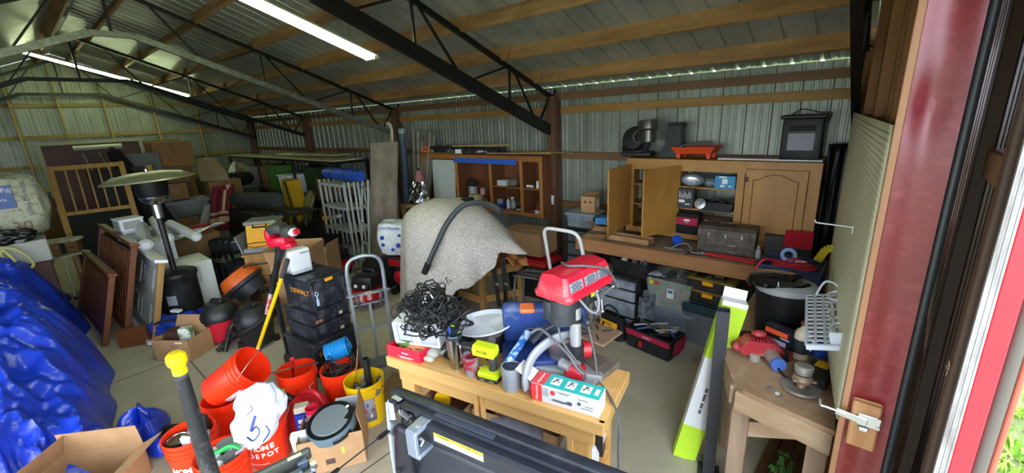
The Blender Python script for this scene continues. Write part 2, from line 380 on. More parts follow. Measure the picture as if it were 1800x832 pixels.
# ================================================================ GENERIC BUILDERS
def flapbox(name, label, cat, loc, rz, L, Wd, Hh, flaps=((0, 60), (1, 70), (2, 50), (3, 65)), m=None, group=None, rot=None, fl=.45, t=.005, closed=False):
    """carton; flaps: (side, angle outwards from upright) side 0 -y,1 +x,2 +y,3 -x"""
    m = m or card; T = thing(name, label, cat, loc, rz, group, rot)
    b = MB(); b.box((0, 0, t/2), (L, Wd, t))
    for s in (-1, 1): b.box((0, s*(Wd/2 - t/2), Hh/2), (L, t, Hh)); b.box((s*(L/2 - t/2), 0, Hh/2), (t, Wd, Hh))
    if closed: b.box((0, 0, Hh - t/2), (L, Wd, t)); b.box((0, 0, Hh + .0005), (L, .05, .001), mi=1)
    part('body', b, [m, mat('packing_tape', '#a98c62', .3)], T, smooth=0)
    if not closed:
        for s, a in flaps:
            w = L if s in (0, 2) else Wd; f = MB(); h = min(L, Wd) * fl
            Q = {0: TR(0, -Wd/2, Hh) @ RX(a), 1: TR(L/2, 0, Hh) @ RZ(90) @ RX(a), 2: TR(0, Wd/2, Hh) @ RZ(180) @ RX(a), 3: TR(-L/2, 0, Hh) @ RZ(-90) @ RX(a)}[s]
            f.box((0, 0, h/2), (w - .004, t*.8, h), Q); part('flap', f, m, T, smooth=0)
    return T
def bucketmesh(r=.15, h=.37, t=.004):
    b = MB(); rb = r * .86
    prof = [(0, 0), (rb - .004, 0), (rb, .006), (r - .012, h*.66), (r - .006, h*.67), (r - .006, h*.70), (r - .011, h*.705), (r - .010, h*.77), (r - .002, h*.775), (r - .002, h*.80), (r - .009, h*.81), (r - .008, h*.87), (r + .002, h*.875), (r + .002, h*.90), (r - .007, h*.905), (r - .006, h*.965), (r + .003, h*.97), (r + .003, h), (r - .005, h), (r - .013, h*.66), (rb - .006, .008), (0, .006)]
    b.lathe(prof, 40); return b
def bucket(label, loc, m, rot=(0, 0, 0), handle=70, hc=None, group=None, h=.37):
    T = thing('bucket', label, 'bucket', loc, 0, group, rot); part('body', bucketmesh(h=h), m, T)
    hb = MB(); pts = [Vector((.155 * math.cos(a), .0 + .17 * math.sin(a) * math.sin(math.radians(handle)), h*.84 + .17 * math.sin(a) * math.cos(math.radians(handle)))) for a in [PI * k / 18 for k in range(19)]]
    hb.tube(pts, .0024, 6); part('wire_handle', hb, alu, T)
    for s in (-1, 1):
        e = MB(); e.box((s * .152, 0, h*.84), (.012, .035, .03), bev=.003); part('handle_ear', e, m, T)
    return T
def bookbox(name, label, cat, loc, rz, d, m, group=None, rot=None, bev=.003):
    b = MB(); b.box((0, 0, d[2]/2), d, bev=bev); return solo(name, b, m, label, cat, loc, rz, group, rot)
def can(label, loc, r, h, m, mtop=None, name='paint_can', handle=False, lid=True, rz=0):
    T = thing(name, label, 'can', loc, rz); b = MB(); b.lathe([(0, 0), (r*.97, 0), (r, .004), (r, h-.006), (r*1.02, h-.004), (r*1.02, h), (r*.9, h), (r*.88, h-.006), (0, h-.006)], 32); part('body', b, m, T)
    if lid: b = MB(); b.lathe([(0, h-.004), (r*.86, h-.004), (r*.88, h+.001), (r*.84, h+.002), (r*.8, h-.002), (0, h-.002)], 32); part('lid', b, mtop or alu, T)
    return T
def bottle(label, loc, r, h, m, capm, name='bottle', rz=0, liquid=None, rot=None):
    T = thing(name, label, 'bottle', loc, rz, None, rot); b = MB(); b.lathe([(0, 0), (r, 0), (r, h*.6), (r*.8, h*.7), (r*.35, h*.78), (r*.32, h*.86), (0, h*.86)], 24); part('body', b, m, T)
    b = MB(); b.lathe([(0, h*.84), (r*.4, h*.84), (r*.4, h*.93), (r*.12, h*.95), (r*.1, h), (0, h)], 16); part('cap', b, capm, T)
    if liquid: b = MB(); b.cyl((0, 0, h*.15), (0, 0, h*.5), r*1.01, n=24); part('sticker', b, liquid, T)
    return T
def tangle(name, label, cat, loc, m, n, rx, ry, rz_, r, seed, k=1, group=None, flat=.5, z0=0, ncol=None, parent=None):
    """a heap of loops of one long cord"""
    random.seed(seed); ctrl = []; a = 0
    for i in range(n):
        a += random.uniform(.5, 1.4); q = random.uniform(.45, 1.0)
        ctrl.append((rx * q * math.cos(a), ry * q * math.sin(a), z0 + r + rz_ * random.random() * max(.1, (1.15 - q))))
    b = MB(); b.tube(curve_pts(ctrl, 7), r, 6)
    if parent: o = part(name, b, m, parent); o.location = loc; return o
    return solo(name, b, m, label, cat, loc, group=group)

# ================================================================ BACK WALL, LEFT OF THE MIDDLE POST
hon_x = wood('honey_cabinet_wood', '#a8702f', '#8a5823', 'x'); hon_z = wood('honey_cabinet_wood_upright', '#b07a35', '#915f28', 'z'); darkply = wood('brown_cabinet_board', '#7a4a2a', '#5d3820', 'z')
T = thing('cupboard', 'open honey-coloured cubby cabinet on the back wall, left of the outlet post', 'cabinet', (-4.67, 4.70, .95))
L2 = 1.28
def P2(name, c, d, m, **k): b = MB(); b.box(c, d, bev=.002); return part(name, b, m, T, **k)
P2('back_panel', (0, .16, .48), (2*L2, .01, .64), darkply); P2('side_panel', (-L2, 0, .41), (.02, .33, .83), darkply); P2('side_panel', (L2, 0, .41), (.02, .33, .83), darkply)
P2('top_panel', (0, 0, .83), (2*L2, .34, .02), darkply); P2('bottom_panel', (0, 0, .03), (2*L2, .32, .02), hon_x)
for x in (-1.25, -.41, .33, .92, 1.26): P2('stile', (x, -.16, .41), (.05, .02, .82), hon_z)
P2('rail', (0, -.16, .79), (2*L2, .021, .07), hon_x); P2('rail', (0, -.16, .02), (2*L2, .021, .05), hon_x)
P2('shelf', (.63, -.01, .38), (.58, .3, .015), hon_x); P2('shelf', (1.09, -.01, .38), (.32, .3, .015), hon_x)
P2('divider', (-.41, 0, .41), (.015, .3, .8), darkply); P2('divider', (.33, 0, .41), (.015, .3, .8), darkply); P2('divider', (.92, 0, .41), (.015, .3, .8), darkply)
P2('masking_tape_strip', (.21, -.1735, .745), (1.28, .004, .075), mat('blue_masking_tape', '#2f5fc0', .5), label='blue masking tape along the top rail')
m = MB(); m.prism([(-.27, 0), (.25, 0), (.27, .03), (.28, .70), (.25, .74), (-.24, .74), (-.27, .7)], -.004, .004, RX(90)); solo('whiteboard', m, mat('pale_board', '#b4bdb5', .35), 'pale grey-green board leaning on the left end of the cubby cabinet', 'board', (-5.38, 4.50, .95), rot=(math.radians(-3), 0, 0))
# contents
z = .99
m = MB(); m.tube([(.13*math.cos(a)*(1 - .02*(k//20)), .10*math.sin(a), .012 + .0011*k) for k, a in enumerate([i * .3142 for i in range(140)])], .01, 6); solo('rope_coil', m, mat('cream_rope', '#c9b98e', .8), 'coil of cream cable at the bottom of the cubby cabinet under a paint can', 'rope coil', (-4.78, 4.64, z))
can('steel paint can on top of the cream coil in the cubby cabinet', (-4.82, 4.63, z + .175), .075, .12, mat('can_labelled', '#8d9396', .35, .6, col2='#e8e8e8', scale=12), name='paint_can')
m = MB(); m.ball((0, 0, .045), (.095, .08, .065), n=20); m.tube([(.1*math.cos(a), -.075*math.sin(a), .03) for a in [PI*k/10 for k in range(11)]], .012); solo('baseball_hat', m, blk_m, 'black cap lying on the paint can in the cubby cabinet', 'cap', (-4.82, 4.63, z + .297))
can('small red and white can right of the steel paint can', (-4.60, 4.62, z + .175), .042, .1, mat('red_white_can', '#c22c4c', .4, col2='#e6e0e0', scale=9, stretch=(.1, .1, 1.5)), name='small_can')
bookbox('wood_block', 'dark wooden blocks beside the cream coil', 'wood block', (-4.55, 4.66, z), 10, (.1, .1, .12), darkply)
z = 1.338
bookbox('plastic_tub', 'white shoebox tub with blue lid on the middle shelf of the cubby cabinet', 'tub', (-4.17, 4.65, z), 0, (.17, .14, .08), mat('frosted_tub', '#c4cccd', .4))
m = MB(); m.ball((0, 0, .055), (.075, .065, .055), RX(10)); m.box((0, 0, .1), (.06, .06, .07), RX(-25), bev=.02); solo('cleaning_rag', m, mat('grey_rag', '#6d6660', .9, bump=.6, bscale=60), 'crumpled grey rag right of the white tub on the cubby shelf', 'rag', (-3.96, 4.62, z))
z = .99
T = thing('spray_bottle', 'clear spray bottle standing at the bottom of the cubby cabinet', 'spray bottle', (-4.0, 4.63, z))
m = MB(); m.lathe([(0, 0), (.038, 0), (.04, .09), (.02, .13), (.012, .15), (0, .15)], 20); part('body', m, mat('hazy_clear', '#aeb8be', .2, alpha=.6), T); m = MB(); m.box((-.01, 0, .17), (.05, .02, .03), bev=.004).box((-.03, 0, .15), (.006, .01, .04)); part('trigger_head', m, wht, T)
bottle('small white bottle with pink cap left of the spray bottle', (-4.12, 4.66, z), .028, .17, wht, mat('pinkcap', '#d65a77', .4))
T = thing('shop_light', 'grey and blue work light with black base low in the cubby cabinet', 'work light', (-4.2, 4.6, z)); m = MB(); m.box((0, 0, .02), (.13, .1, .04), bev=.01); part('base', m, blk, T)
m = MB(); m.box((0, 0, .06), (.12, .09, .03), bev=.008); part('band', m, blu, T); m = MB(); m.box((-.03, 0, .11), (.08, .07, .07), bev=.012); part('head', m, mat('greyblue', '#8e9aa6', .4), T)
random.seed(5)
for i, (x, y, c, lb) in enumerate([(-4.24, 4.55, '#8d6a55', 'brown'), (-3.93, 4.57, '#3a3c40', 'black'), (-3.84, 4.62, '#d0d4d6', 'white'), (-3.80, 4.56, '#5a646e', 'slate grey')]):
    m = MB(); m.box((0, 0, .018), (.05, .03, .03), bev=.006).cyl((-.02, 0, .02), (-.075, .01, .025), .009, n=10).box((.03, 0, .02), (.04, .016, .016), bev=.003)
    solo('hose_fitting', m, mat('fit' + str(i), c, .4), lb + ' hose fitting lying on the cabinet bottom board beneath the middle shelf', 'fitting', (x, y, z), 35 * i)
m = MB(); m.cyl((0, 0, .02), (.11, 0, .02), .018, n=14); solo('caulk_roll', m, wht, 'white roll lying on the right-hand cubby shelf', 'roll', (-3.72, 4.62, 1.338))
m = MB(); m.cyl((0, 0, 0), (0, 0, .1), .02, n=14); solo('white_cartridge', m, wht, 'white cartridge standing on the right-hand cubby shelf', 'cartridge', (-3.53, 4.62, 1.338))
bookbox('bit_box', 'dark red box of bits on the floor of the right-hand cubby', 'box', (-3.66, 4.62, .99), 8, (.09, .12, .045), mat('maroonbox', '#6a1c22', .5)); bookbox('bit_box', 'black and white box leaning on the dark red bit box', 'box', (-3.53, 4.63, .99), -14, (.11, .13, .05), mat('bwbox', '#26282c', .5, col2='#d5d5d5', scale=9, lo=.5, hi=.6))
bookbox('bit_box', 'small red box stacked on the black and white one in the cubby', 'box', (-3.53, 4.65, 1.042), 12, (.1, .05, .035), mat('redbox_s', '#9a2326', .5))

# on top of the cubby cabinet
def longbox(x, y, z, L, w, h, rz, m1, m2, lab):
    T = thing('saw_guide_box', lab, 'box', (x, y, z), rz); b = MB(); b.box((0, 0, h/2), (L, w, h), bev=.002); part('carton', b, m1, T)
    b = MB(); b.box((-L/2 + L*.08, 0, h/2), (L*.16, w + .003, h + .003), bev=.002); part('printed_end', b, m2, T); return T
og = mat('orange_print', '#e2672a', .5); bkprint = mat('black_print', '#1c1c1e', .45, col2='#8d8a84', scale=16, lo=.58, hi=.62)
zt = 1.80
T = longbox(-5.35, 4.62, zt, 1.0, .10, .10, 6, bkprint, og, 'long black carton with an orange end on the cubby cabinet top, left end')
prints(.12, .03, 1, ink, T, FACE((-.42, -.0518, .05), (0, -1, 0)))
T = longbox(-4.85, 4.75, zt, 1.2, .09, .07, 3, bkprint, mat('redorange', '#b8452a', .5), 'long black carton behind the orange-ended one'); 
T = longbox(-4.65, 4.60, zt, .75, .08, .06, 12, bkprint, wht, 'black carton with a white end and white square lettering on the cubby top')
prints(.12, .028, 1, wht, T, FACE((.1, -.0402, .03), (0, -1, 0)))
for i, (x0, y0, x1, y1, z_, w, lb) in enumerate([(-6.1, 4.55, -4.9, 4.6, zt - .012, .11, 'wide thin brown board overhanging the left end of the cubby cabinet top'), (-5.05, 4.5, -4.1, 4.78, zt + .105, .05, 'yellow lath lying slantwise over the black cartons'), (-4.4, 4.58, -3.35, 4.72, zt, .08, 'pale narrow plank at the right end of the cubby cabinet top'), (-4.1, 4.76, -3.0, 4.72, zt + .012, .05, 'thin lath sticking out right of the post girt')]):
    m = MB(); m.bar((x0, y0, z_ + .008), (x1, y1, z_ + .008), w, .014); m2 = solo('wood_strip', m, wood('strip%d' % i, ['#8a6a38', '#c8ae62', '#b59a60', '#a08450'][i], ['#6d522a', '#a48b45', '#97804a', '#83693d'][i], 'x'), lb, 'board')
# things left of the cubby: foil, cloth
random.seed(11)
m = MB(); m.grid(lambda u, v: ((.24 + .05*math.sin(9*u*PI) * v) * math.cos(2*PI*u) * (1 - v*.5) + .03*random.random(), (.13 + .03*random.random()) * math.sin(2*PI*u) * (1 - v*.4), v*.34 + .03*random.random()), 26, 9, wrap=True)
foil_ = solo('crumpled_foil', m, mat('silver_foil', '#c8ccd0', .18, 1), 'crumpled silver foil heap below the pink rag, left of the cubby cabinet', 'foil', (-5.62, 4.15, 1.02), smooth=0)
m = MB(); m.grid(lambda u, v: ((.10 + .03*math.sin(7*u*PI)) * math.cos(2*PI*u) * (1 - v*.7), .09 * math.sin(2*PI*u) * (1 - v*.6), v*.24 + .02*random.random()), 18, 6, wrap=True)
solo('pink_rag', m, mat('dusty_pink_cloth', '#9c5f62', .9), 'dusty pink rag bunched on the silver foil', 'rag', (-5.60, 4.2, 1.30), subd=1)
flapbox('storage_carton', 'cardboard carton carrying the foil heap behind the covered mound', 'box', (-5.55, 4.25, 0), 5, .7, .5, 1.02, closed=True)
# pipes and poles standing by the second post
random.seed(2)
m = MB(); m.tube([(0, 0, 0), (0, .02, 1.3), (0, .1, 2.2), (-.02, .08, 2.28), (-.08, .08, 2.3)], .03, 12); solo('pvc_pipe', m, mat('cream_pvc', '#c9c3a4', .5), 'cream plastic pipe with an elbow on top, leftmost of the tall pipes', 'pipe', (-6.42, 4.25, 0))
T = thing('storage_tube', 'blue capped tube standing between the cream pipe and the wood strips', 'tube', (-6.24, 4.3, 0)); m = MB(); m.cyl((0, 0, 0), (0, .12, 2.12), .055, n=20); part('body', m, mat('blue_grey_tube', '#4a6276', .5), T); m = MB(); m.cyl((0, .12, 2.12), (0, .122, 2.2), .06, n=20); part('cap', m, mat('greenish_cap', '#8aa69a', .5), T)
for i in range(13):
    x = -6.12 + .024 * i; h = random.uniform(1.95, 2.2); dx = .10 + .028*i + random.uniform(-.03, .03)
    m = MB(); m.bar((0, 0, 0), (dx, .18 + random.uniform(-.08, .08), h), random.uniform(.032, .05), random.uniform(.02, .035), bev=.002)
    solo('wood_moulding', m, wood('moulding%d' % (i % 3), ['#a39e90', '#b0a998', '#8c8674'][i % 3], ['#6f6a5e', '#7d7768', '#5f5a4c'][i % 3], 'z'), 'weathered grey stick, ' + ['first', 'second', 'third', 'fourth', 'fifth', 'sixth', 'seventh', 'eighth', 'ninth', 'tenth', 'eleventh', 'twelfth', 'last'][i] + ' from the left in the leaning bundle', 'stick', (x - dx*.6, 4.42 + .03*(i % 4), 0), group='bundle of grey sticks by the back wall')
m = MB(); m.bar((0, 0, 0), (.42, .3, 1.55), .05, .02); solo('black_batten', m, blk, 'black batten leaning slantwise in front of the bundle of grey sticks', 'batten', (-6.28, 4.1, 0))

# ================================================================ BACK WORKBENCH AND CLOSED CABINET
hx = wood('bench_board_pine', '#b07d50', '#8f5f38', 'x', scale=14)
T = thing('workbench', 'long rough workbench along the back wall under the cabinet with two open doors', 'workbench', (-1.35, 4.48, 0))
m = MB(); m.box((.05, -.02, .905), (2.35, .76, .03), bev=.004); part('worktop', m, mat('dusty_bench_top', '#8f7a66', .8, col2='#7a6653', scale=4, dust='#a8968a'), T)
m = MB(); m.box((.0, -.42, .85), (2.42, .04, .14), bev=.004); part('front_apron', m, hx, T)
m = MB(); m.box((-1.12, -.02, .85), (.04, .76, .14)); part('side_apron', m, hx, T)
for x, y in ((-1.06, -.33), (-1.06, .30), (.35, -.33), (.35, .30), (1.0, .30)): m = MB(); m.box((x, y, .43), (.09, .09, .86), bev=.003); part('leg', m, oldwood, T)
# cabinet on bench
gold = mat('birch_veneer', '#b8873f', .45, col2='#9a6b2c', scale=3, stretch=(1, 1, .35), detail=6, dust='#8c6a3a', dscale=4, damt=.4)
T = thing('cupboard', 'birch cabinet on the workbench with two doors standing open and one closed arched door', 'cabinet', (-1.27, 4.55, .93))
def P3(name, c, d, m=gold, M=None, **k): b = MB(); b.box(c, d, M, bev=.003); return part(name, b, m, T, **k)
P3('face_frame_rail', (0, 0, .80), (1.82, .022, .12)); P3('face_frame_rail', (0, 0, .045), (1.82, .022, .07))
for x, w in ((-.865, .09), (.275, .07), (.865, .09)): P3('face_frame_stile', (x, -.0005, .42), (w, .022, .82))
P3('divider', (-.335, .15, .42), (.02, .3, .82)); P3('divider', (.27, .15, .42), (.02, .3, .82)); P3('side_panel', (-.90, .15, .43), (.015, .3, .85)); P3('side_panel', (.90, .15, .43), (.015, .3, .85))
P3('top_panel', (0, .15, .855), (1.82, .32, .012)); P3('bottom_panel', (0, .15, .06), (1.8, .3, .015))
for z in (.34, .57): P3('shelf', (-.03, .15, z), (.6, .28, .018)); P3('shelf', (-.62, .15, z), (.55, .28, .018))
# doors
def cdoor(hinge, ang, w, h, z, arched, lab, flip=1):
    D = MB(TR(hinge[0], hinge[1], z) @ RZ(ang)); D.box((w/2 * flip, 0, h/2), (w, .02, h), bev=.005)
    d = part('door', D, gold, T, label=lab)
    if arched:
        g = MB(TR(hinge[0], hinge[1], z) @ RZ(ang)); w0, w1 = .07, w - .07
        top = [(w0 + (w1-w0)*k/16, h - .10 + .055 * max(0, math.sin(PI * min(1, max(0, (k/16 - .1)/.8))))) for k in range(17)]
        loop = [(w0, .07)] + top + [(w1, .07)]; g.tube([(x*flip, -.011, zz) for x, zz in loop], .0045, 6, closed=True); part('arched_groove', g, mat('groove_brown', '#7a5524', .5), d)
    for zz in (.08, h - .1):
        g = MB(TR(hinge[0], hinge[1], z) @ RZ(ang)); g.box((.015*flip, -.013, zz), (.028, .008, .045), bev=.002); part('hinge', g, blk, d)
cdoor((-.86, -.02), -88, .56, .70, .10, False, 'left-hand door, swung fully open')
cdoor((-.30, -.02), 180 + 68, .52, .70, .10, False, 'second door, swung open and showing its knotty inside')
cdoor((.32, -.024), 0, .50, .70, .09, True, 'closed door with an arched panel')
# things in cabinet: x in world
def cb(x): return x
S1, S2, S3 = 1.512, 1.282, .999
T = thing('sealed_beam_headlight', 'oval grey headlight on the top shelf inside the birch cabinet', 'headlight', (-1.45, 4.56, S1)); m = MB(); m.lathe([(0, .05), (.08, .045), (.1, .02), (.1, 0), (0, -.01)], 28, TR(0, 0, .07) @ RX(90), sx=1.15, sy=.68); part('housing', m, mat('lamp_grey', '#6d737c', .4), T)
m = MB(); m.lathe([(0, .012), (.06, .008), (.068, 0), (0, -.0)], 28, TR(0, -.046, .07) @ RX(90), sx=1.15, sy=.6); part('lens', m, mat('lens_glass', '#cfd6dc', .12, .3, col2='#8d979f', scale=30), T)
bookbox('plastic_bagged_part', 'crinkled clear bag of parts right of the oval headlight', 'bag', (-1.27, 4.6, S1), 0, (.16, .1, .09), mat('foggy_bag', '#7b8190', .3, col2='#4c515d', scale=20), bev=.03)
T = thing('blue_tool_box', 'bright blue printed carton at the right end of the top cabinet shelf', 'box', (-1.13, 4.58, S1)); m = MB(); m.box((0, 0, .065), (.19, .12, .13), bev=.003); part('carton', m, mat('cyan_carton', '#2f87b8', .5), T); m = MB(); m.box((0, -.0605, .075), (.05, .002, .05)).box((-.02, -.0605, .03), (.04, .002, .02)).box((.05, -.0605, .03), (.03, .002, .012)).box((-.02, -.0605, .118), (.07, .002, .014)); part('print', m, wht, T)
T = thing('drawer_tag_box', 'tall black and white printed carton on the middle cabinet shelf', 'box', (-1.5, 4.56, S2)); m = MB(); m.box((0, 0, .11), (.18, .12, .21), bev=.003); part('carton', m, mat('dk_carton', '#26282b', .5), T)
m = MB()
for i in range(8): m.box((-.055 + .016*i, -.0605, .15 - .01*(i % 3)), (.005, .002, .07 - .012*(i % 3)))
m.box((-.03, -.0605, .08), (.06, .002, .03)).box((.03, -.0605, .05), (.05, .002, .012)); part('print', m, wht, T)
T = thing('plastic_bin', 'black open tray full of cords on the middle cabinet shelf', 'tray', (-1.2, 4.58, S2)); m = MB(); m.taper((0, 0, 0), (.3, .16), (.34, .18), .09, open_top=True, t=.006); part('tray', m, blk, T)
tangle('cord_bundle', 'black cords heaped in the cabinet tray', 'cords', (-1.2, 4.58, S2 + .05), blk, 40, .13, .06, .1, .006, 4)
m = MB(); m.lathe([(0, 0), (.05, 0), (.055, .05), (.02, .06), (.02, .09), (0, .09)], 20, RX(70)); solo('round_motor', m, alu, 'round metal disc fitting beside the black tray on the middle shelf', 'fitting', (-1.33, 4.5, S2 + .06))
T = thing('tool_bag', 'black tote bag with a red band and white logo on the lowest cabinet shelf', 'tool bag', (-1.46, 4.56, S3)); m = MB(); m.box((0, 0, .12), (.24, .14, .23), bev=.02, seg=2); part('body', m, blk_m, T); m = MB(); m.box((0, -.0705, .15), (.22, .004, .08), bev=.002); b_ = part('red_band', m, mat('crimson_cloth', '#a8123c', .7), T)
m = MB(); m.prism([(-.04, 0), (-.015, .014), (.015, .014), (.04, 0), (.015, -.008), (-.02, -.008)], 0, .0015, FACE((0, -.073, .16), (0, -1, 0))); part('arrow_emblem', m, wht, b_); text('lettering', 'HUSKY', .014, wht, b_, FACE((0, -.0732, .138), (0, -1, 0)))
m = MB(); m.tube([(-.09, 0, .22), (-.08, 0, .245), (.08, 0, .245), (.09, 0, .22)], .008); part('strap', m, blk_m, T)
m = MB(); m.tube(curve_pts([(-.12, 0, .1), (-.02, -.02, .08), (.06, 0, .05), (.13, -.02, .01)]), .004, 6); solo('extension_cord', m, wht, 'white cord slanting across the lower right of the cabinet opening', 'cord', (-1.17, 4.52, S3 + .08))
m = MB(); m.tube([(0, .05*math.sin(a), .1 + .1*math.cos(a)) for a in [PI*k/8 for k in range(-2, 9)]], .02); m.box((.02, 0, .03), (.1, .12, .06), bev=.01); solo('respirator', m, mat('grey_rubber', '#50555c', .6), 'grey curved hose tool on the shelf behind the left open door', 'tool', (-1.95, 4.6, S2))
bookbox('black_box', 'black tool case low behind the left open door', 'case', (-1.85, 4.62, S3), 5, (.22, .16, .14), blk, bev=.02)
# on top of cabinet
Zt = 1.797
T = thing('space_heater', 'black box heater with a grey front panel on top of the birch cabinet', 'heater', (-.555, 4.70, Zt)); m = MB(); m.box((0, 0, .19), (.31, .22, .37), bev=.02, seg=2); part('body', m, blk, T); m = MB(); m.box((0, 0, .385), (.35, .25, .035), bev=.012); part('lid', m, blk, T)
m = MB(); m.box((0, -.1125, .17), (.2, .005, .15), bev=.002); part('front_panel', m, mat('pale_grey_panel', '#8d9099', .5), T); m = MB(); m.box((0, -.112, .29), (.2, .004, .05)).box((0, -.114, .3), (.18, .004, .006)); part('vent', m, ink, T)
m = MB(); m.tube(curve_pts([(-.1, -.05, .405), (-.02, -.08, .45), (.1, -.05, .42), (.19, -.1, .41), (.185, -.14, .34)]), .005, 6); part('power_cord', m, blk, T)
m = MB(); m.box((0, 0, .006), (.85, .1, .012)); solo('white_board', m, wht, 'thin white strip lying along the front of the cabinet top', 'strip', (-.8, 4.62, Zt))
T = thing('plastic_tray', 'orange plastic tray of wire on top of the birch cabinet', 'tray', (-1.47, 4.68, Zt + .04)); m = MB(); m.taper((0, 0, .01), (.34, .24), (.44, .3), .07, open_top=True, t=.006); part('tray', m, mat('orange_tray', '#d8481c', .45), T)
for sx in (-1, 1):
    for sy in (-1, 1): m = MB(); m.taper((sx*.15, sy*.09, -.04), (.03, .03), (.05, .04), .055); part('foot', m, mat('orange_tray', '#d8481c', .45), T)
for k in range(3):
    m = MB(); m.tube(curve_pts([(-.15, -.05 + .05*k, 0), (-.13, -.04 + .05*k, .05), (.1, -.03 + .05*k, .06 + .01*k), (.14, -.03 + .05*k, .02), (-.1, -.01 + .04*k, .03)]), .006, 6); solo('bent_wire_rod', m, alu, ['front', 'middle', 'rear'][k] + ' bent steel rod lying in the orange tray', 'rod', (-1.47, 4.68, Zt + .08), 8*k, group='steel rods in the orange tray')
# leaf blower / fan on top left
T = thing('leaf_blower_vacuum', 'black vacuum attachment with round hood, on the cabinet top at the left', 'blower', (-2.12, 4.69, Zt)); m = MB(); m.lathe([(.0, .06), (.12, .05), (.15, 0), (.12, -.06), (0, -.06)], 28, TR(-.05, 0, .19) @ RX(78)); part('fan_housing', m, blk, T); m = MB(); m.bar((-.15, 0, 0), (-.1, 0, .14), .03).bar((.13, 0, 0), (.08, 0, .14), .03).box((0, 0, .03), (.36, .16, .05), bev=.01); part('stand', m, blk, T)
m = MB(); m.tube(curve_pts([(-.12, -.12, .12), (-.1, -.16, .08), (.05, -.16, .07), (.14, -.12, .09), (.16, -.05, .14)]), .016); part('rim', m, blk, T)
T = thing('metal_cup_pitcher', 'dull metal spray-gun cup with handle standing on the black fan stand', 'cup', (-1.97, 4.62, Zt + .165)); m = MB(); m.lathe([(0, 0), (.07, 0), (.075, .12), (.1, .14), (.105, .22), (.1, .235), (.09, .22), (.085, .15), (.0, .12)], 28, RX(-6) @ RY(-5)); part('body', m, mat('dull_pewter', '#6f6b62', .35, .7), T); m = MB(); m.tube(curve_pts([(-.09, 0, .15), (-.16, -.03, .08), (-.14, -.02, 0), (-.06, 0, .01)]), .014); part('handle', m, mat('dull_pewter', '#6f6b62', .35, .7), T)
T = thing('leaf_blower', 'black wedge-shaped blower nozzle leaning left of the orange tray', 'blower', (-1.74, 4.72, Zt)); m = MB(); m.prism([(-.13, 0), (.1, 0), (.12, .1), (.10, .30), (.13, .34), (-.02, .34), (-.05, .3), (-.06, .14)], -.07, .07, RX(90)); part('body', m, blk, T); m = MB(); m.box((.05, -.03, .35), (.16, .13, .03), bev=.01); part('collar', m, blk, T)
# on the bench
T = thing('steel_toolbox', 'scuffed grey steel mechanic toolbox on the back workbench', 'toolbox', (-1.02, 4.36, .92), 4)
ms = mat('scuffed_steel', '#6b655c', .5, .55, col2='#4c4038', scale=9, dust='#8f8778')
m = MB(); m.prism([(-.12, .17), (.12, .17), (.12, .25), (.09, .285), (-.09, .285), (-.12, .25)], -.26, .26, RY(90) @ RZ(90)); m.b.free(); m = MB()
m.box((0, 0, .085), (.5, .22, .17), bev=.004); part('lower_body', m, ms, T)
m = MB(); m.prism([(-.112, 0), (.112, 0), (.112, .07), (.085, .1), (-.085, .1), (-.112, .07)], -.252, .252, Matrix(((0, 0, 1, 0), (1, 0, 0, 0), (0, 1, 0, .172), (0, 0, 0, 1)))); part('lid', m, ms, T)
for z in (.05, .115):
    m = MB(); m.box((0, -.1115, z), (.47, .006, .05), bev=.003); dr = part('drawer', m, ms, T); m = MB(); m.box((.06, -.116, z - .012), (.08, .006, .01), bev=.002); part('pull', m, alu, dr)
for x in (-.15, -.0, .14): m = MB(); m.box((x, -.116, .19), (.022, .01, .045), bev=.002); part('latch', m, chrome, T)
m = MB(); m.tube([(-.07, 0, .27), (-.06, 0, .295), (.06, 0, .295), (.07, 0, .27)], .007); part('handle', m, ms, T)
T = thing('headlamp', 'blue-topped headlamp with tangled strap on the back workbench, left of the steel toolbox', 'headlamp', (-1.47, 4.26, .92), 20); m = MB(); m.lathe([(0, 0), (.05, 0), (.055, .03), (.05, .06), (0, .065)], 24, TR(0, 0, .035) @ RX(35)); part('body', m, mat('slate_plastic', '#3e4652', .4), T); m = MB(); m.lathe([(0, 0), (.052, 0), (.05, .02), (0, .025)], 24, TR(0, -.04, .09) @ RX(35)); part('blue_cap', m, mat('vivid_blue', '#1a52c8', .3), T)
m = MB(); m.tube(curve_pts([(-.09, -.03, .01), (-.05, -.09, .02), (.03, -.07, .06), (.1, -.03, .05), (.14, -.08, .01), (.12, -.11, .01)]), .006, 6); m.tube(curve_pts([(-.1, .02, .01), (-.12, -.06, .015), (-.04, -.11, .015), (.06, -.1, .01)]), .005, 6); part('strap', m, mat('grey_strap', '#8e9298', .7), T)
T = thing('bolt_cutters', 'red-handled bolt cutters lying along the front edge of the back workbench', 'bolt cutters', (-1.05, 4.14, .94), -3)
for s in (0, .035):
    m = MB(); m.tube([(-.1, -.02 + s, 0), (.05, -.015 + s*1.4, 0), (.34, -.03 + s*2, 0)], .011); part('handle', m, redp, T, label='red handle'); m = MB(); m.cyl((.34, -.03 + s*2, 0), (.46, -.033 + s*2.1, 0), .016); part('grip', m, blk, T)
m = MB(); m.box((-.17, .0, 0), (.14, .045, .02), RZ(6), bev=.006).cyl((-.13, 0, -.012), (-.13, 0, .015), .012); part('jaws', m, chrome, T)
m = MB(); m.box((0, 0, .008), (.16, .05, .016), bev=.006).box((.1, 0, .008), (.08, .03, .012), bev=.004); solo('black_pouch', m, blk, 'flat black clip tool left of the bolt cutters on the bench edge', 'tool', (-1.24, 4.13, .92), 5)
bottle('small white-capped bottle right of the steel toolbox', (-.74, 4.32, .92), .024, .12, mat('milky', '#b5b7ba', .4), wht, name='glue_bottle')
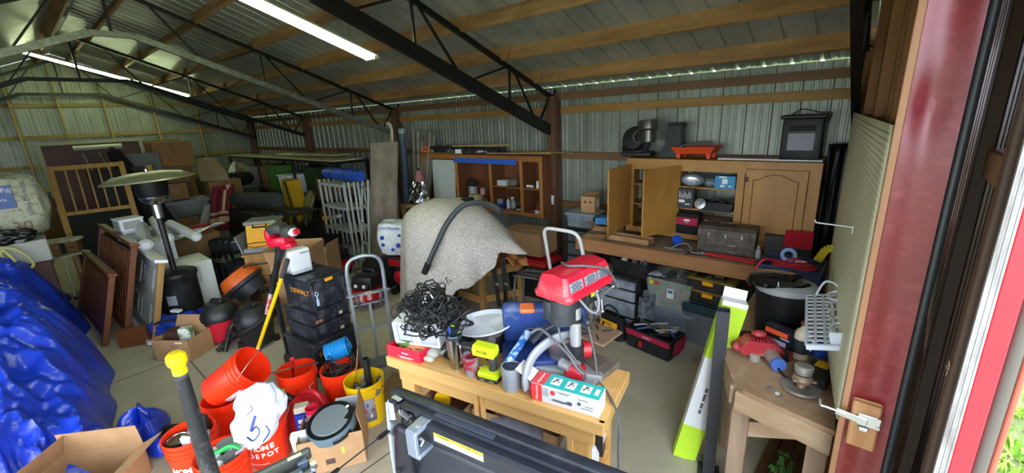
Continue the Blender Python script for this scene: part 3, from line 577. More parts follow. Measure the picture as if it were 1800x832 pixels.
bookbox('dark_crate', 'dark crate behind the small bottle, next to the red-topped box', 'box', (-.62, 4.55, .92), 6, (.22, .22, .2), mat('charcoal_box', '#2c2a28', .6, col2='#47433e', scale=8))
T = thing('red_lid_box', 'black box with a bright red lid standing on the bench by the pegboard', 'box', (-.45, 4.42, .92), 5); m = MB(); m.box((0, 0, .08), (.21, .2, .16), bev=.004); part('body', m, blk, T); m = MB(TR(0, -.03, .205) @ RX(38)); m.box((0, 0, 0), (.215, .19, .012), bev=.003); part('lid', m, mat('bright_red_lid', '#b01530', .5), T)
T = thing('storage_carton', 'small brown carton standing on the drawer unit lid left of the birch cabinet', 'box', (-2.66, 4.55, 1.12), 5); m = MB(); m.box((0, 0, .1), (.19, .15, .2), bev=.002); part('body', m, card, T)
for s in (-.035, .035): m = MB(); m.cyl((s, -.075, .13), (s, -.077, .13), .014); part('punched_hole', m, mat('holebrown', '#2c1e12', .9), T)
m = MB(); m.box((.096, 0, .11), (.003, .08, .09)); part('shipping_label', m, paper, T)
m = MB(); m.box((0, 0, 0), (.185, .07, .004), TR(0, -.04, .21) @ RX(-25)).box((0, 0, 0), (.18, .07, .004), TR(0, .04, .212) @ RX(30)); part('flap', m, card, T)
T = thing('storage_bin', 'clear lidded bin of fittings under the small brown carton', 'storage bin', (-2.72, 4.52, .93), 4); m = MB(); m.taper((0, 0, 0), (.33, .26), (.37, .3), .17); part('tub', m, mat('foggy_bin', '#8f9aa2', .3, col2='#67727b', scale=9), T); m = MB(); m.box((0, 0, .178), (.41, .33, .02), bev=.006); part('lid', m, mat('greyblue_lid', '#8f9aa3', .4), T)
def drawerunit(label, loc, rz, w, d, hs, cols, top=.02):
    T = thing('drawer_unit', label, 'drawer unit', loc, rz); H_ = sum(hs) + .03
    b = MB(); b.box((-w/2, 0, H_/2), (.015, d, H_)).box((w/2, 0, H_/2), (.015, d, H_)).box((0, d/2, H_/2), (w, .01, H_)).box((0, 0, H_), (w + .02, d, top), bev=.006)
    z = .01
    for h in hs: b.box((0, 0, z), (w, d, .014)); z += h
    part('frame', b, cols[0], T); z = .02
    for h in hs:
        b = MB(); b.box((0, -.015, z + (h-.02)/2), (w - .035, d, h - .025), bev=.006); dr = part('drawer', b, cols[1], T)
        b = MB(); b.box((0, -d/2 - .02, z + h*.78), (w*.5, .014, .012), bev=.004); part('drawer_lip', b, cols[1], dr); z += h
    return T
drw = mat('smoky_drawer', '#9aa3ad', .22, col2='#6f7a86', scale=5, lo=.35, hi=.6)
drawerunit('narrow stack of grey drawers under the clear bin, left of the back workbench', (-2.70, 4.5, 0), 3, .36, .32, (.19, .19, .19, .17, .16), (blk, mat('dullgrey_drawer', '#5d6468', .4, col2='#444a4e', scale=6)))
flapbox('storage_carton', 'low open cardboard carton on the bench end, beside the left open cabinet door', 'box', (-2.33, 4.42, .92), 8, .28, .26, .1, ((0, 115), (2, 60), (3, 80)))
m = MB()
for k in range(3): m.box((.02*k, 0, .012 + .022*k), (.26, .18, .02), RZ(6*k), bev=.003)
solo('paper_stack', m, card_d, 'stack of folded cardboard below the open carton at the bench corner', 'cardboard stack', (-2.36, 4.15, .92))
bookbox('blue_carton', 'blue printed carton on the bench corner by the open door', 'box', (-2.36, 4.42, 1.03), 12, (.24, .16, .08), mat('skyblue_carton', '#2c86c4', .5))
flapbox('cardboard_tray', 'long shallow cardboard tray on the bench beneath the open doors', 'tray', (-1.97, 4.22, .92), 0, .5, .14, .06, ())
# flat black sheet standing across the back right corner
m = MB(); random.seed(9); m.grid(lambda u, v: (-.355 + .20*u, 4.70 + .10*u - .012*math.sin(u*19) - .01*math.sin(v*9 + u*5), .94 + 1.0*v), 24, 10); solo('black_sheeting', m, mat('black_sheet', '#0c0d11', .5), 'black sheet in the back right corner beside the cabinet', 'sheeting', solid=.003)

# ================================================================ UNDER THE BACK BENCH
clr = mat('clear_drawer', '#a7b0bc', .2, col2='#7b8594', scale=4, lo=.35, hi=.6, dust='#c9cdd2', dscale=10, damt=.6)
drawerunit('wide black-framed unit of clear drawers under the left end of the back workbench', (-2.0, 4.14, 0), -4, .56, .42, (.14, .19, .13, .11), (blk, clr))
T = thing('storage_bin', 'black open bin of bottles on top of the clear drawer unit', 'storage bin', (-1.85, 4.10, .61), -4); m = MB(); m.taper((0, 0, 0), (.36, .24), (.42, .3), .17, open_top=True, t=.008); part('tub', m, blk, T)
for i, (x, y, c) in enumerate([(-.12, 0, '#d9d9d9'), (-.02, .05, '#8b8f99'), (.09, 0, '#7a5f8d'), (.14, -.05, '#3d424b')]): bottle(['white', 'grey', 'purple', 'charcoal'][i] + ' bottle standing in the black bin under the workbench', (-1.85 + x, 4.1 + y, .62), .035, .22, mat('btl%d' % i, c, .4), mat('btc%d' % i, ['#6b6f9a', '#c0c0c0', '#e0d8e0', '#909090'][i], .4), name='bottle')
bookbox('papers', 'dusty papers and sandpaper sheets lying on the drawer unit left of the black bin', 'papers', (-2.16, 4.08, .59), 5, (.22, .3, .03), mat('dust_paper', '#6c6a66', .8, col2='#8b8780', scale=8))
m = MB(); random.seed(8); m.grid(lambda u, v: (.10*math.cos(2*PI*u) * (1 - .3*v) + .015*random.random(), .13*math.sin(2*PI*u) + .015*random.random(), .45*v), 20, 8, wrap=True); solo('clear_plastic_bag', m, mat('crinkled_film', '#8f979c', .15, col2='#474d52', scale=16), 'crinkled clear film standing between the drawer unit and the clear tote', 'plastic film', (-1.66, 3.99, 0), smooth=20)
def tote(label, loc, rz, d0, d1, h, m1, m2=None, lidh=.05, lid=True, ridges=2):
    T = thing('storage_tote', label, 'storage tote', loc, rz); b = MB(); b.taper((0, 0, 0), d0, d1, h, open_top=not lid, t=.006)
    for k in range(ridges): x = -d0[0]*.25 + d0[0]*.5*k/max(1, ridges-1); b.bar((x, -d0[1]/2, .02), (x, -d1[1]/2 - .002, h*.85), .02, .012)
    b.box((0, 0, h - .02), (d1[0] + .02, d1[1] + .02, .03) if lid else (.001, .001, .001), bev=.004); part('tub', b, m1, T)
    if not lid: b = MB(); 
    if not lid:
        for s in (-1, 1): b.box((0, s*d1[1]/2, h), (d1[0] + .03, .022, .015), bev=.004).box((s*d1[0]/2, 0, h), (.022, d1[1] + .03, .015), bev=.004)
        part('rim', b, m1, T)
    if lid: b = MB(); b.box((0, 0, h + lidh/2 - .01), (d1[0] + .04, d1[1] + .04, lidh), bev=.012).box((0, 0, h + lidh), (d1[0] - .04, d1[1] - .04, .015), bev=.006); part('lid', b, m2 or m1, T)
    return T
tote('grey lidded tote on the floor under the clear one, below the workbench', (-1.42, 4.25, 0), -3, (.36, .34), (.44, .40), .27, mat('bluegrey_tote', '#7d8694', .4))
tote('clear open tote of red and white oddments with gloves on top', (-1.44, 4.22, .30), -3, (.40, .34), (.47, .40), .32, mat('clear_tote', '#c3cbc4', .2, alpha=.32), lid=False)
m = MB(); random.seed(21)
m.ball((-.08, 0, .09), (.09, .08, .07)).ball((.1, -.03, .1), (.09, .07, .08)).box((.12, .05, .1), (.1, .1, .12), RZ(30), bev=.02); solo('red_tool_bundle', m, mat('dulled_red', '#b0322c', .5, col2='#7e1d1b', scale=5), 'red tools seen through the side of the clear tote', 'tools', (-1.40, 4.18, .308))
m = MB(); m.box((0, 0, .07), (.1, .08, .13), bev=.006); solo('cream_box', m, mat('creamish', '#cfc79e', .6), 'cream box inside the clear tote at its left', 'box', (-1.60, 4.1, .308))
m = MB(); m.box((0, 0, 0), (.07, .003, .1)).box((0, -.0015, .02), (.05, .002, .03), mi=1); solo('tote_sticker', m, [paper, mat('sticker_blue', '#2d5ea8', .5)], 'white product sticker on the front of the clear tote', 'sticker', (-1.42, 4.008, .50), rz=-3, rot=(math.radians(-5), 0, math.radians(-3)))
m = MB(); m.box((-.02, 0, 0), (.045, .003, .04)).box((.035, 0, 0), (.045, .003, .035), mi=1); solo('tote_price_label', m, [mat('lab_yellow', '#d8d020', .5), mat('lab_red', '#c8452a', .5)], 'yellow and red price labels on the upper left of the clear tote', 'label', (-1.60, 4.005, .59), rot=(math.radians(-5), 0, math.radians(-3)))
def glove(label, loc, rz, m_, s=1):
    T = MB(); T.ball((0, 0, .02), (.05*s, .06*s, .02))
    for k in range(4): T.tube([(-.033 + .022*k, .04*s, .02), (-.04 + .026*k, .09*s, .022), (-.045 + .028*k, (.13 + .012*(k in (1, 2)))*s, .014)], [.013, .012, .009], 8)
    T.tube([(.04, 0, .02), (.075, .03, .022), (.085, .06, .015)], [.015, .013, .01], 8); T.tube([(0, -.04, .02), (0, -.10, .018)], [.042, .045], 12, flat=.5)
    return solo('work_glove', T, m_, label, 'glove', loc, rz, subd=1)
glove('lilac-grey work glove hanging over the left corner of the clear tote', (-1.6, 4.1, .63), 100, mat('lilac_glove', '#a9a2b2', .9))
glove('charcoal work glove on top of the clear tote', (-1.45, 4.12, .65), 190, mat('dark_glove', '#3c3b40', .9))
random.seed(31)
for i in range(7):
    m = MB(); a = random.uniform(-30, 80); m.tube([(-.09, 0, .01), (0, 0, .014), (.06, .01, .01)], [.006, .008, .006], 8); m.lathe([(.012, -.006), (.022, -.006), (.022, .006), (.012, .006), (.012, -.006)], 16, TR(.085, .012, .01)); solo('spanner', m, mat('worn_steel', '#9a978f', .35, .8), ['lowest', 'second', 'third', 'fourth', 'fifth', 'sixth', 'topmost'][i] + ' steel spanner of the pile at the right end of the clear tote', 'spanner', (-1.30 + random.uniform(-.05, .06), 4.14 + random.uniform(-.1, .1), .62 + .012*i), a, group='steel spanners in the clear tote')
tote('grey tote with a dark teal lid under the organiser cases', (-1.03, 4.22, 0), -3, (.40, .36), (.47, .43), .36, mat('grey_tote', '#6b7078', .4), mat('teal_lid', '#1d3b46', .4), lidh=.1)
for k, (z, lb) in enumerate(((.475, 'lower black organiser case with yellow latch, on the teal tote lid'), (.60, 'upper yellow-and-black organiser case with a see-through lid'))):
    T = thing('organiser_case', lb, 'organiser case', (-1.04 - .01*k, 4.18, z), -3 + 2*k); m = MB(); m.box((0, 0, .05), (.43, .33, .10), bev=.012)
    for i in range(9): m.box((-.18 + .045*i, -.166, .04), (.012, .01, .06))
    part('base', m, blk, T); m = MB(); m.box((0, 0, .11), (.44, .34, .025), bev=.01); part('lid', m, mat('amber_lid', '#a38a3c', .3, col2='#6b5a30', scale=7), T); m = MB(); m.box((-.02, -.172, .085), (.1, .014, .04), bev=.004); part('latch', m, mat('dw_yellow', '#f2a900', .4), T)
    if k: m = MB(); m.box((-.11, -.02, .124), (.09, .2, .01), bev=.004).box((.05, 0, .124), (.13, .22, .008), bev=.004); part('raised_panel', m, blk, T); text('lettering', 'DEWALT', .035, mat('dw_yellow', '#f2a900', .4), T, FACE((.05, 0, .1285), (0, 0, 1), (0, 1, 0)))
# tool bags on the floor
T = thing('tool_bag', 'black tool bag with a yellow front panel on the floor before the clear drawers', 'tool bag', (-1.91, 3.76, 0), -12)
m = MB(); m.grid(lambda u, v: ((.17 - .03*v*v) * (abs(math.cos(2*PI*u))**.45) * math.copysign(1, math.cos(2*PI*u)), (.10 - .065*v) * (abs(math.sin(2*PI*u))**.6) * math.copysign(1, math.sin(2*PI*u)), .24*v), 32, 6, wrap=True); part('body', m, blk_m, T, subd=1)
m = MB(TR(0, -.088, .14) @ RX(-14)); m.box((0, 0, 0), (.22, .006, .09), bev=.003); yp = part('front_panel', m, mat('dw_yellow2', '#e9a80e', .6), T)
text('lettering', 'DEWALT', .036, ink, yp, TR(-.02, -.090, .155) @ RX(76)); m = MB(); m.prism([(-.1, -.05), (-.07, .02), (-.05, .02), (-.06, -.05)], 0, .003, TR(0, -.0905, .14) @ RX(76)); m.prism([(-.02, -.05), (.03, 0), (.06, -.05)], 0, .003, TR(0, -.0905, .14) @ RX(76)).prism([(.05, -.05), (.08, .0), (.1, -.05)], 0, .003, TR(0, -.0905, .14) @ RX(76)); part('pocket_flap', m, blk_m, yp)
m = MB(); m.tube(curve_pts([(-.09, -.03, .2), (-.1, -.04, .29), (-.02, -.05, .35), (.07, -.04, .31), (.09, -.03, .2)]), .009, 8); part('handle', m, blk_m, T)
T = thing('tool_bag', 'open black and red tote full of tools, right of the yellow-panelled bag', 'tool bag', (-1.45, 3.72, 0), -9)
m = MB(); m.taper((0, 0, 0), (.44, .22), (.50, .27), .22, open_top=True, t=.015)
for k in range(4): m.box((-.18 + .12*k, -.13, .07), (.10, .04, .12), RX(-6), bev=.015)
part('body', m, blk_m, T); m = MB(TR(0, -.134, .175) @ RX(6)); m.box((0, 0, 0), (.47, .008, .06), bev=.003); rb = part('red_band', m, mat('crimson_cloth', '#a8123c', .7), T); text('lettering', 'HUSKY', .03, wht, rb, TR(0, -.141, .175) @ RX(84), shear=.2)
m = MB(); m.box((.252, 0, .17), (.008, .2, .15), RY(6), bev=.003); part('end_flap', m, mat('crimson_cloth', '#a8123c', .7), T)
m = MB(); m.box((-.05, -.165, .1), (.03, .02, .06), bev=.006); part('small_red_tag', m, redp, T)
random.seed(17); tc_ = ['#a9abad', '#2e3033', '#2b4c9a', '#8b8d90', '#c7c9cb', '#4b4e52', '#25408a', '#9b9da0', '#76501f', '#b5b7ba', '#3b3d40', '#8f9193']
nm = ['silver', 'black', 'blue', 'grey', 'bright silver', 'charcoal', 'navy', 'pale grey', 'brown', 'white-grey', 'dark', 'mid-grey']
for i in range(12):
    m = MB(); L_ = random.uniform(.1, .22); m.tube([(-L_/2, 0, 0), (0, .004, .004), (L_/2, 0, 0)], [.012, .009, .013], 8); m.box((L_/2, 0, 0), (.04, .03, .016), bev=.004)
    x = random.uniform(-.17, .17); y = random.uniform(-.07, .07)
    solo('hand_tool', m, mat('htool%d' % i, tc_[i], .4, .4 if i in (0, 3, 4, 7, 9) else 0), nm[i] + ' hand tool among the pile in the open red and black tool tote', 'hand tool', (-1.45 + x, 3.72 + y, .19 + .008*i), rot=(0, random.uniform(-.3, .3), random.uniform(-.6, .8)))

# ================================================================ COVERED MOUND AND ITS NEIGHBOURS
terry = mat('speckled_beige_blanket', '#d9d2ca', .95, col2='#aca49c', scale=70, lo=.38, hi=.62, detail=3, bump=.9, bscale=160)
CX, CY, ZT = -3.62, 3.05, 1.44
def hemz(a):   # hem height by direction: to the floor on the left, lifted on the right
    d = math.degrees(a) % 360
    K = [(0, .98), (25, .95), (90, .75), (150, .35), (185, .03), (225, .03), (250, .10), (275, .25), (295, .42), (310, .70), (325, .76), (338, .86), (350, 1.0), (360, .98)]
    for (a0, h0), (a1, h1) in zip(K, K[1:]):
        if a0 <= d <= a1: t = (d - a0) / (a1 - a0); t = t*t*(3-2*t); return h0 + (h1 - h0) * t
def blank(u, v):
    a = 2*PI*u; hz = hemz(a)
    rx = .95 if math.cos(a) > 0 else .74; ry = .56
    if v < .45:
        q = v / .45; r = q; x = rx*.74*r*math.cos(a); y = ry*.80*r*math.sin(a)
        z = ZT - .05*q*q - .13*q**4 + .012*math.sin(5*a)*q
        if math.cos(a) > 0: z -= .11 * q * q * math.cos(a)
        return (CX + x, CY + y, z)
    q = (v - .45) / .55; fold = 1 + .085 * math.sin(7*a + .6) * q + .05 * math.sin(13*a) * q
    z1 = ZT - .18 + .012*math.sin(5*a) - (.11 * math.cos(a) if math.cos(a) > 0 else 0)
    r = (.74 + .26 * q**.7) * fold; ry_ = (.80 + .20*q**.7) * fold
    return (CX + rx*r*math.cos(a), CY + ry*ry_*math.sin(a), z1 + (hz - z1) * q**1.05)
m = MB(); m.grid(blank, 120, 34, wrap=True); solo('blanket', m, terry, 'speckled beige towelling blanket draped over a mound in the middle of the garage', 'blanket', solid=.012, smooth=80)
T = thing('covered_machine', 'black machine with straps partly showing under the beige blanket', 'machine', (-3.62, 3.05, 0)); m = MB(); m.box((-.05, 0, 1.12), (.75, .5, .3), bev=.1, seg=3); m.box((-.2, 0, .55), (.4, .36, .9), bev=.05); part('body', m, blk, T)
m = MB(); m.prism([(0, 0), (.22, .28), (.34, .24), (.5, .28), (.42, .12), (.28, .05), (.1, -.18), (.02, -.2)], -.02, .02, TR(.18, -.32, .56) @ RX(90) @ RY(0)); part('cloth_tail', m, blk_m, T)
for a_, b_, c_ in (((-2.833, 2.920, 0.914), (-2.671, 2.780, 0.739), (-2.625, 2.760, 0.517)), ((-2.746, 2.980, 0.931), (-2.624, 2.860, 0.722), (-2.614, 2.840, 0.501))):
    o_ = Vector((-3.62, 3.05, 0)); m = MB(); P_ = curve_pts([Vector(a_) - o_, Vector(b_) - o_, Vector(c_) - o_], 6)
    for a, b in zip(P_, P_[1:]): m.bar(a, b, .05, .008)
    s_ = part('strap', m, blk_m, T)
    m = MB(); m.box(tuple(Vector(b_) - o_), (.065, .016, .03), bev=.004); part('buckle', m, chrome, s_)
# wooden stand under right side
T = thing('wooden_stand', 'light pine stand carrying the covered machine, its right legs showing', 'stand', (-3.42, 3.38, 0)); 
for x, y in ((.40, .18), (.18, -.24), (-.35, -.24), (-.45, .18)): m = MB(); m.box((x, y, .35), (.07, .05, .7), bev=.003); part('leg', m, pine_z, T)
for p, q in (((.40, .18, .3), (.18, -.24, .3)), ((.18, -.26, .3), (-.35, -.26, .3)), ((.40, .18, .62), (.18, -.24, .62)), ((-.4, .18, .62), (.4, .18, .62))): m = MB(); m.bar(p, q, .03, .09); part('rail', m, pine_x, T)
m = MB(); m.box((-.03, -.03, .715), (.95, .55, .03), bev=.003); part('top_board', m, pine_x, T)
flapbox('storage_carton', 'closed brown carton with a shipping mark behind the right side of the blanket', 'box', (-3.42, 4.25, .56), 5, .62, .4, .30, closed=True)
tote('black tote with a bright red lid by the outlet post, right of the blanket', (-3.32, 4.2, 0), 4, (.52, .36), (.60, .42), .46, blk, redp, lidh=.05)
m = MB(); random.seed(6); m.grid(lambda u, v: (.36*(u-.5) + .03*math.sin(9*v), .24*(v-.5) + .02*math.sin(11*u), .03 + .03*math.sin(14*u + 3*v) + .02*random.random() - .16*max(0, u-.6)), 18, 12); solo('brown_paper', m, mat('orange_kraft', '#b9793f', .8), 'crumpled orange-brown paper lying on the pine stand beside the blanket', 'paper', (-3.02, 3.40, .74), solid=.003)
# hoses lying over the mound
T = thing('vacuum_hose', 'grey curved vacuum hose draped over the beige blanket', 'hose'); P_ = curve_pts([(-2.561, 2.800, 1.474), (-2.691, 2.820, 1.510), (-2.906, 2.840, 1.514), (-3.072, 2.780, 1.475), (-3.177, 2.660, 1.314), (-3.244, 2.560, 1.111), (-3.321, 2.480, 0.903)], 10); m = MB(); m.tube(P_, [.027 + .0015*(i % 2) for i in range(len(P_))], 12); part('body', m, mat('hose_grey', '#34383e', .45), T)
m = MB(); m.cyl((-3.310, 2.480, 0.917), (-3.365, 2.460, 0.814), .034, n=18); part('end_cuff', m, blk, T)
T = thing('black_foam_tube', 'straight black foam tube lying across the back of the beige blanket', 'tube'); m = MB(); m.tube([(-4.596, 3.200, 1.193), (-3.959, 3.200, 1.323), (-3.453, 3.200, 1.424)], .03, 12); part('body', m, blk_m, T); m = MB(); m.cyl((-3.500, 3.200, 1.419), (-3.361, 3.200, 1.438), .036); part('collar', m, blk, T)
# white hand truck
wtube = mat('white_painted_tube', '#e8e9ea', .35)
T = thing('hand_truck', 'white tube hand truck standing between the drill press and the back workbench', 'hand truck', (-2.38, 3.90, 0), 0)
for s in (-1, 1): m = MB(); m.tube([(s*.26, 0, .05), (s*.24, -.28, .62), (s*.225, -.38, 1.0)], .019, 10); part('upright', m, wtube, T)
m = MB(); m.tube(curve_pts([(-.225, -.38, 1.0), (-.215, -.41, 1.10), (-.16, -.43, 1.16), (0, -.44, 1.17), (.16, -.43, 1.16), (.215, -.41, 1.10), (.225, -.38, 1.0)], 5), .019, 10); part('top_loop', m, wtube, T)
for z in (.14, .5): m = MB(); m.bar((-.27, -.03 - .4*z*.6, z), (.27, -.03 - .4*z*.6, z), .03, .01); part('crossbar', m, wtube, T)
m = MB(); m.box((0, -.18, .015), (.42, .24, .008)); part('toe_plate', m, wtube, T)
for s in (-1, 1): m = MB(); m.lathe([(0, -.03), (.03, -.03), (.1, -.025), (.115, 0), (.1, .025), (.03, .03), (0, .03)], 24, TR(s*.22, .1, .115) @ RY(90)); part('wheel', m, blk, T)
# grey saw stand table by the hand truck
T = thing('folding_stand', 'grey metal tool stand left of the white hand truck', 'tool stand', (-2.72, 3.55, 0), 10)
m = MB(); m.box((0, 0, .62), (.46, .05, .02)).box((0, -.2, .62), (.46, .05, .02)).box((-.2, -.1, .62), (.05, .25, .02)).box((.1, -.1, .62), (.05, .25, .02)).box((0, -.1, .615), (.46, .04, .016)); part('top_frame', m, galv, T)
for x, y in ((-.2, 0), (.2, 0), (-.2, -.2), (.2, -.2)): m = MB(); m.bar((x, y, .61), (x*1.25, y*1.2, 0), .02); part('leg', m, galv, T)

# ================================================================ LEFT OF THE MOUND
jmw = mat('white_insulation_wrap', '#eef2f4', .3, col2='#bfc6cb', scale=4); jmb = mat('blue_print', '#2a48b0', .4)
m_ = blk
T = thing('portable_generator', 'red and black portable generator under the white insulation bag', 'generator', (-4.72, 3.25, 0), 15)
for s in (-1, 1): m = MB(); m.tube(curve_pts([(-.3, s*.22, .08), (-.31, s*.22, .50), (-.26, s*.22, .55), (.26, s*.22, .55), (.31, s*.22, .50), (.3, s*.22, .08)], 4), .016, 8); part('frame_tube', m, blk, T)
m = MB()
for z in (.1, .54):
    for x in (-.28, .28): m.bar((x, -.22, z), (x, .22, z), .03)
part('crossbars', m, blk, T)
m = MB(); m.box((0, 0, .47), (.5, .38, .12), bev=.03, seg=2); part('fuel_tank', m, mat('tank_red', '#a51420', .35), T); m = MB(); m.box((.02, 0, .24), (.4, .32, .26), bev=.02); part('engine', m, blk, T)
m = MB(); m.lathe([(0, 0), (.09, 0), (.1, .02), (.06, .04), (0, .045)], 20, TR(-.08, -.16, .26) @ RX(90)); part('starter_cover', m, redp, T)
for x in (-.2, .22): m = MB(); m.cyl((x, -.2, .05), (x, -.1, .05), .05); part('foot', m, blk, T)
def softbag(name, label, loc, rz, d, mt, seed=1, bul=1.0, wr=.012, n=16, rot=None):
    random.seed(seed); m = MB(); r = bmesh.ops.create_cube(m.b, size=1); bmesh.ops.subdivide_edges(m.b, edges=m.b.edges[:], cuts=n//2, use_grid_fill=True)
    for v in m.b.verts:
        c = v.co * 2; k = Vector((c.x*math.sqrt(max(0, 1 - bul*(.28*c.y*c.y + .28*c.z*c.z))), c.y*math.sqrt(max(0, 1 - bul*(.28*c.x*c.x + .28*c.z*c.z))), c.z*math.sqrt(max(0, 1 - bul*(.22*c.x*c.x + .22*c.y*c.y)))))
        w = noise.noise(Vector(v.co) * 4 + Vector((seed, 0, 0))) * wr * 2.5 + noise.noise(Vector(v.co) * 11) * wr
        v.co = Vector((k.x*d[0]/2, k.y*d[1]/2, (k.z/2 + .5)*d[2])) + v.co.normalized() * w
    T = thing(name, label, 'bag', loc, rz, rot=rot); part('body', m, mt, T, smooth=60, subd=1); return T
T = softbag('insulation_bag', 'white insulation bag with blue lettering on top of the red generator', (-4.88, 3.2, .56), 25, (.46, .34, .46), jmw, 3, bul=.35, wr=.02)
text('lettering', 'Johns Manville', .055, jmb, T, FACE((.0, -.197, .40), (0, -1, .1))); 
for x, z, r in ((-.14, .26, .03), (-.14, .16, .026), (.09, .16, .03), (.0, .10, .022), (.12, .30, .02)):
    m = MB(); m.cyl((x, -.165, z), (x, -.180, z), r); part('blue_print_spot', m, jmb, T)
def pancake(label, loc, rz):
    T = thing('air_compressor', label, 'air compressor', loc, rz); m = MB(); m.lathe([(0, .06), (.12, .06), (.20, .10), (.225, .16), (.20, .22), (.12, .26), (0, .26)], 36); part('tank', m, mat('gloss_red', '#b0121e', .22, coat=.3), T)
    m = MB(); m.box((0, 0, .34), (.3, .22, .18), bev=.03, seg=2).box((-.02, -.09, .31), (.26, .1, .1), bev=.02); part('motor_shroud', m, blk, T)
    for s in (-.06, .06): m = MB(); m.lathe([(0, .012), (.022, .01), (.024, 0), (0, 0)], 20, TR(s, -.142, .32) @ RX(90)); part('gauge', m, wht, T)
    for a in (0, 90, 180, 270): m = MB(); m.cyl((.15*math.cos(math.radians(a+45)), .15*math.sin(math.radians(a+45)), 0), (.15*math.cos(math.radians(a+45)), .15*math.sin(math.radians(a+45)), .09), .022); part('foot', m, blk, T)
    m = MB(); m.tube(curve_pts([(-.14, 0, .4), (-.12, 0, .5), (.12, 0, .5), (.14, 0, .4)], 5), .013); part('carry_handle', m, blk, T); return T
T = pancake('shiny red pancake air compressor on the floor behind the grey hand truck', (-4.85, 2.62, 0), 25)
text('lettering', 'PORTER CABLE', .03, wht, T, TR(0, -.2235, .15) @ RX(90))
pancake('red compressor under black parts, standing before the stack of scaffold frames', (-6.35, 3.02, 0), 10)
softbag('black_bag', 'black crumpled bag on the floor between the two red compressors', (-5.45, 3.25, 0), 10, (.7, .4, .36), blk_m, 12, wr=.03)
softbag('paper_scraps', 'pale crumpled paper on the floor behind the stacked black cases', (-5.45, 2.6, 0), 10, (.2, .14, .1), paper, 5, wr=.03)
# grey hand truck
ag = mat('aluminium_tube', '#a3adb9', .3, .6, col2='#8f9aa6', scale=8)
T = thing('hand_truck', 'tall grey aluminium hand truck standing upright left of the bungee cords', 'hand truck', (-3.44, 1.86, 0), 66)
for s in (-1, 1): m = MB(); m.bar((s*.155, 0, .0), (s*.155, .0, .98), .03, .024, bev=.004); part('upright', m, ag, T)
m = MB(); m.tube(curve_pts([(-.155, 0, .78), (-.155, 0, 1.02), (-.12, 0, 1.12), (-.04, 0, 1.15), (.04, 0, 1.15), (.12, 0, 1.12), (.155, 0, 1.02), (.155, 0, .78)], 6), .017, 12); part('handle_loop', m, ag, T)
for z in (.05, .44): m = MB(); m.bar((-.155, 0, z), (.155, 0, z), .026, .014); part('crossbar', m, ag, T)
m = MB(); m.bar((-.19, -.02, .80), (.19, -.02, .80), .04, .018); cbr = part('top_crossbar', m, ag, T); m = MB(); m.box((0, -.032, .80), (.06, .003, .03)); part('yellow_sticker', m, mat('oldyellow', '#b7a856', .5), cbr)
m = MB(); m.bar((-.15, 0, .69), (.15, 0, .69), .022, .012); part('crossbar', m, ag, T); m = MB(); m.bar((0, 0, .05), (0, 0, .69), .024, .014); part('centre_strut', m, ag, T)
for s in (-1, 1): m = MB(); m.tube([(s*.11, -.03, .80), (s*.10, -.06, .74), (s*.095, -.05, .66)], [.018, .016, .008], 8); part('stair_glide', m, mat('dark_rubber', '#3b3d42', .5), T)
m = MB(); m.box((0, .1, .008), (.36, .2, .01)); part('toe_plate', m, ag, T)
# stacked cases
dwb = mat('dark_case', '#1b1e25', .42, col2='#232732', scale=5, dust='#77787c', dscale=9, damt=.45); dwy = mat('dewalt_yellow', '#f0a60c', .45)
T = thing('tool_case_trolley', 'black wheeled lower tool case at the bottom of the stacked cases', 'tool case', (-3.93, 1.57, 0), 97); T.scale = (.76, 1.15, 1)
m = MB(); m.box((0, 0, .215), (.60, .42, .34), bev=.02, seg=2).box((0, 0, .38), (.63, .45, .04), bev=.012)
part('body', m, dwb, T); m = MB(); m.box((.0, -.222, .35), (.16, .02, .05), bev=.004); part('front_latch', m, blk, T)
text('lettering', 'DEWALT', .06, dwy, T, FACE((-.12, -.2115, .27), (0, -1, 0)))
for s in (-1, 1): m = MB(); m.lathe([(0, -.03), (.08, -.03), (.095, 0), (.08, .03), (0, .03)], 24, TR(s*.29, .2, .095) @ RY(90)); part('wheel', m, blk, T)
m = MB(); m.box((0, .25, .12), (.5, .05, .2)); m.bar((.27, .25, .05), (.27, .25, .98), .045, .03).bar((-.27, .25, .05), (-.27, .25, .98), .045, .03); part('pull_handle', m, blk, T)
for k, (z, h, lb) in enumerate(((.405, .15, 'slim black tool case just above the wheeled case, with a dusty lid'), (.557, .14, 'slim black tool case under the big top case, with ribbed front'))):
    T = thing('tool_case', lb, 'tool case', (-3.90, 1.57, z), 97 + 3*k); T.scale = (.72, 1.2, 1); m = MB(); m.box((0, 0, h/2), (.54, .36, h), bev=.02, seg=2)
    for i in range(9): m.box((-.22 + .055*i, -.182, h*.62), (.03, .012, h*.35), bev=.003)
    m.box((0, 0, h - .015), (.56, .38, .025), bev=.006); part('body', m, dwb, T); m = MB(); m.box((-.2, -.187, h*.3), (.1, .018, .035), bev=.008); part('latch', m, mat('brown_latch', '#8b5b42', .6) if k else blk, T)
    m = MB(); m.box((.12, -.184, h*.25), (.05, .004, .03)); part('label_sticker', m, mat('beige_sticker', '#b9b294', .6), T)
T = thing('tool_case', 'big black tool case with yellow lettering and yellow latch on top of the stack', 'tool case', (-3.86, 1.57, .70), 98); T.scale = (.70, 1.2, 1)
m = MB(); m.box((0, 0, .15), (.50, .36, .28), bev=.02, seg=2).box((0, 0, .285), (.53, .39, .03), bev=.012).box((0, -.184, .14), (.24, .012, .1), bev=.02)
for x in (-.22, .22): m.box((x, -.18, .14), (.04, .022, .26), bev=.006)
for y in (-.13, .13): m.box((0, y, .305), (.44, .03, .012), bev=.004)
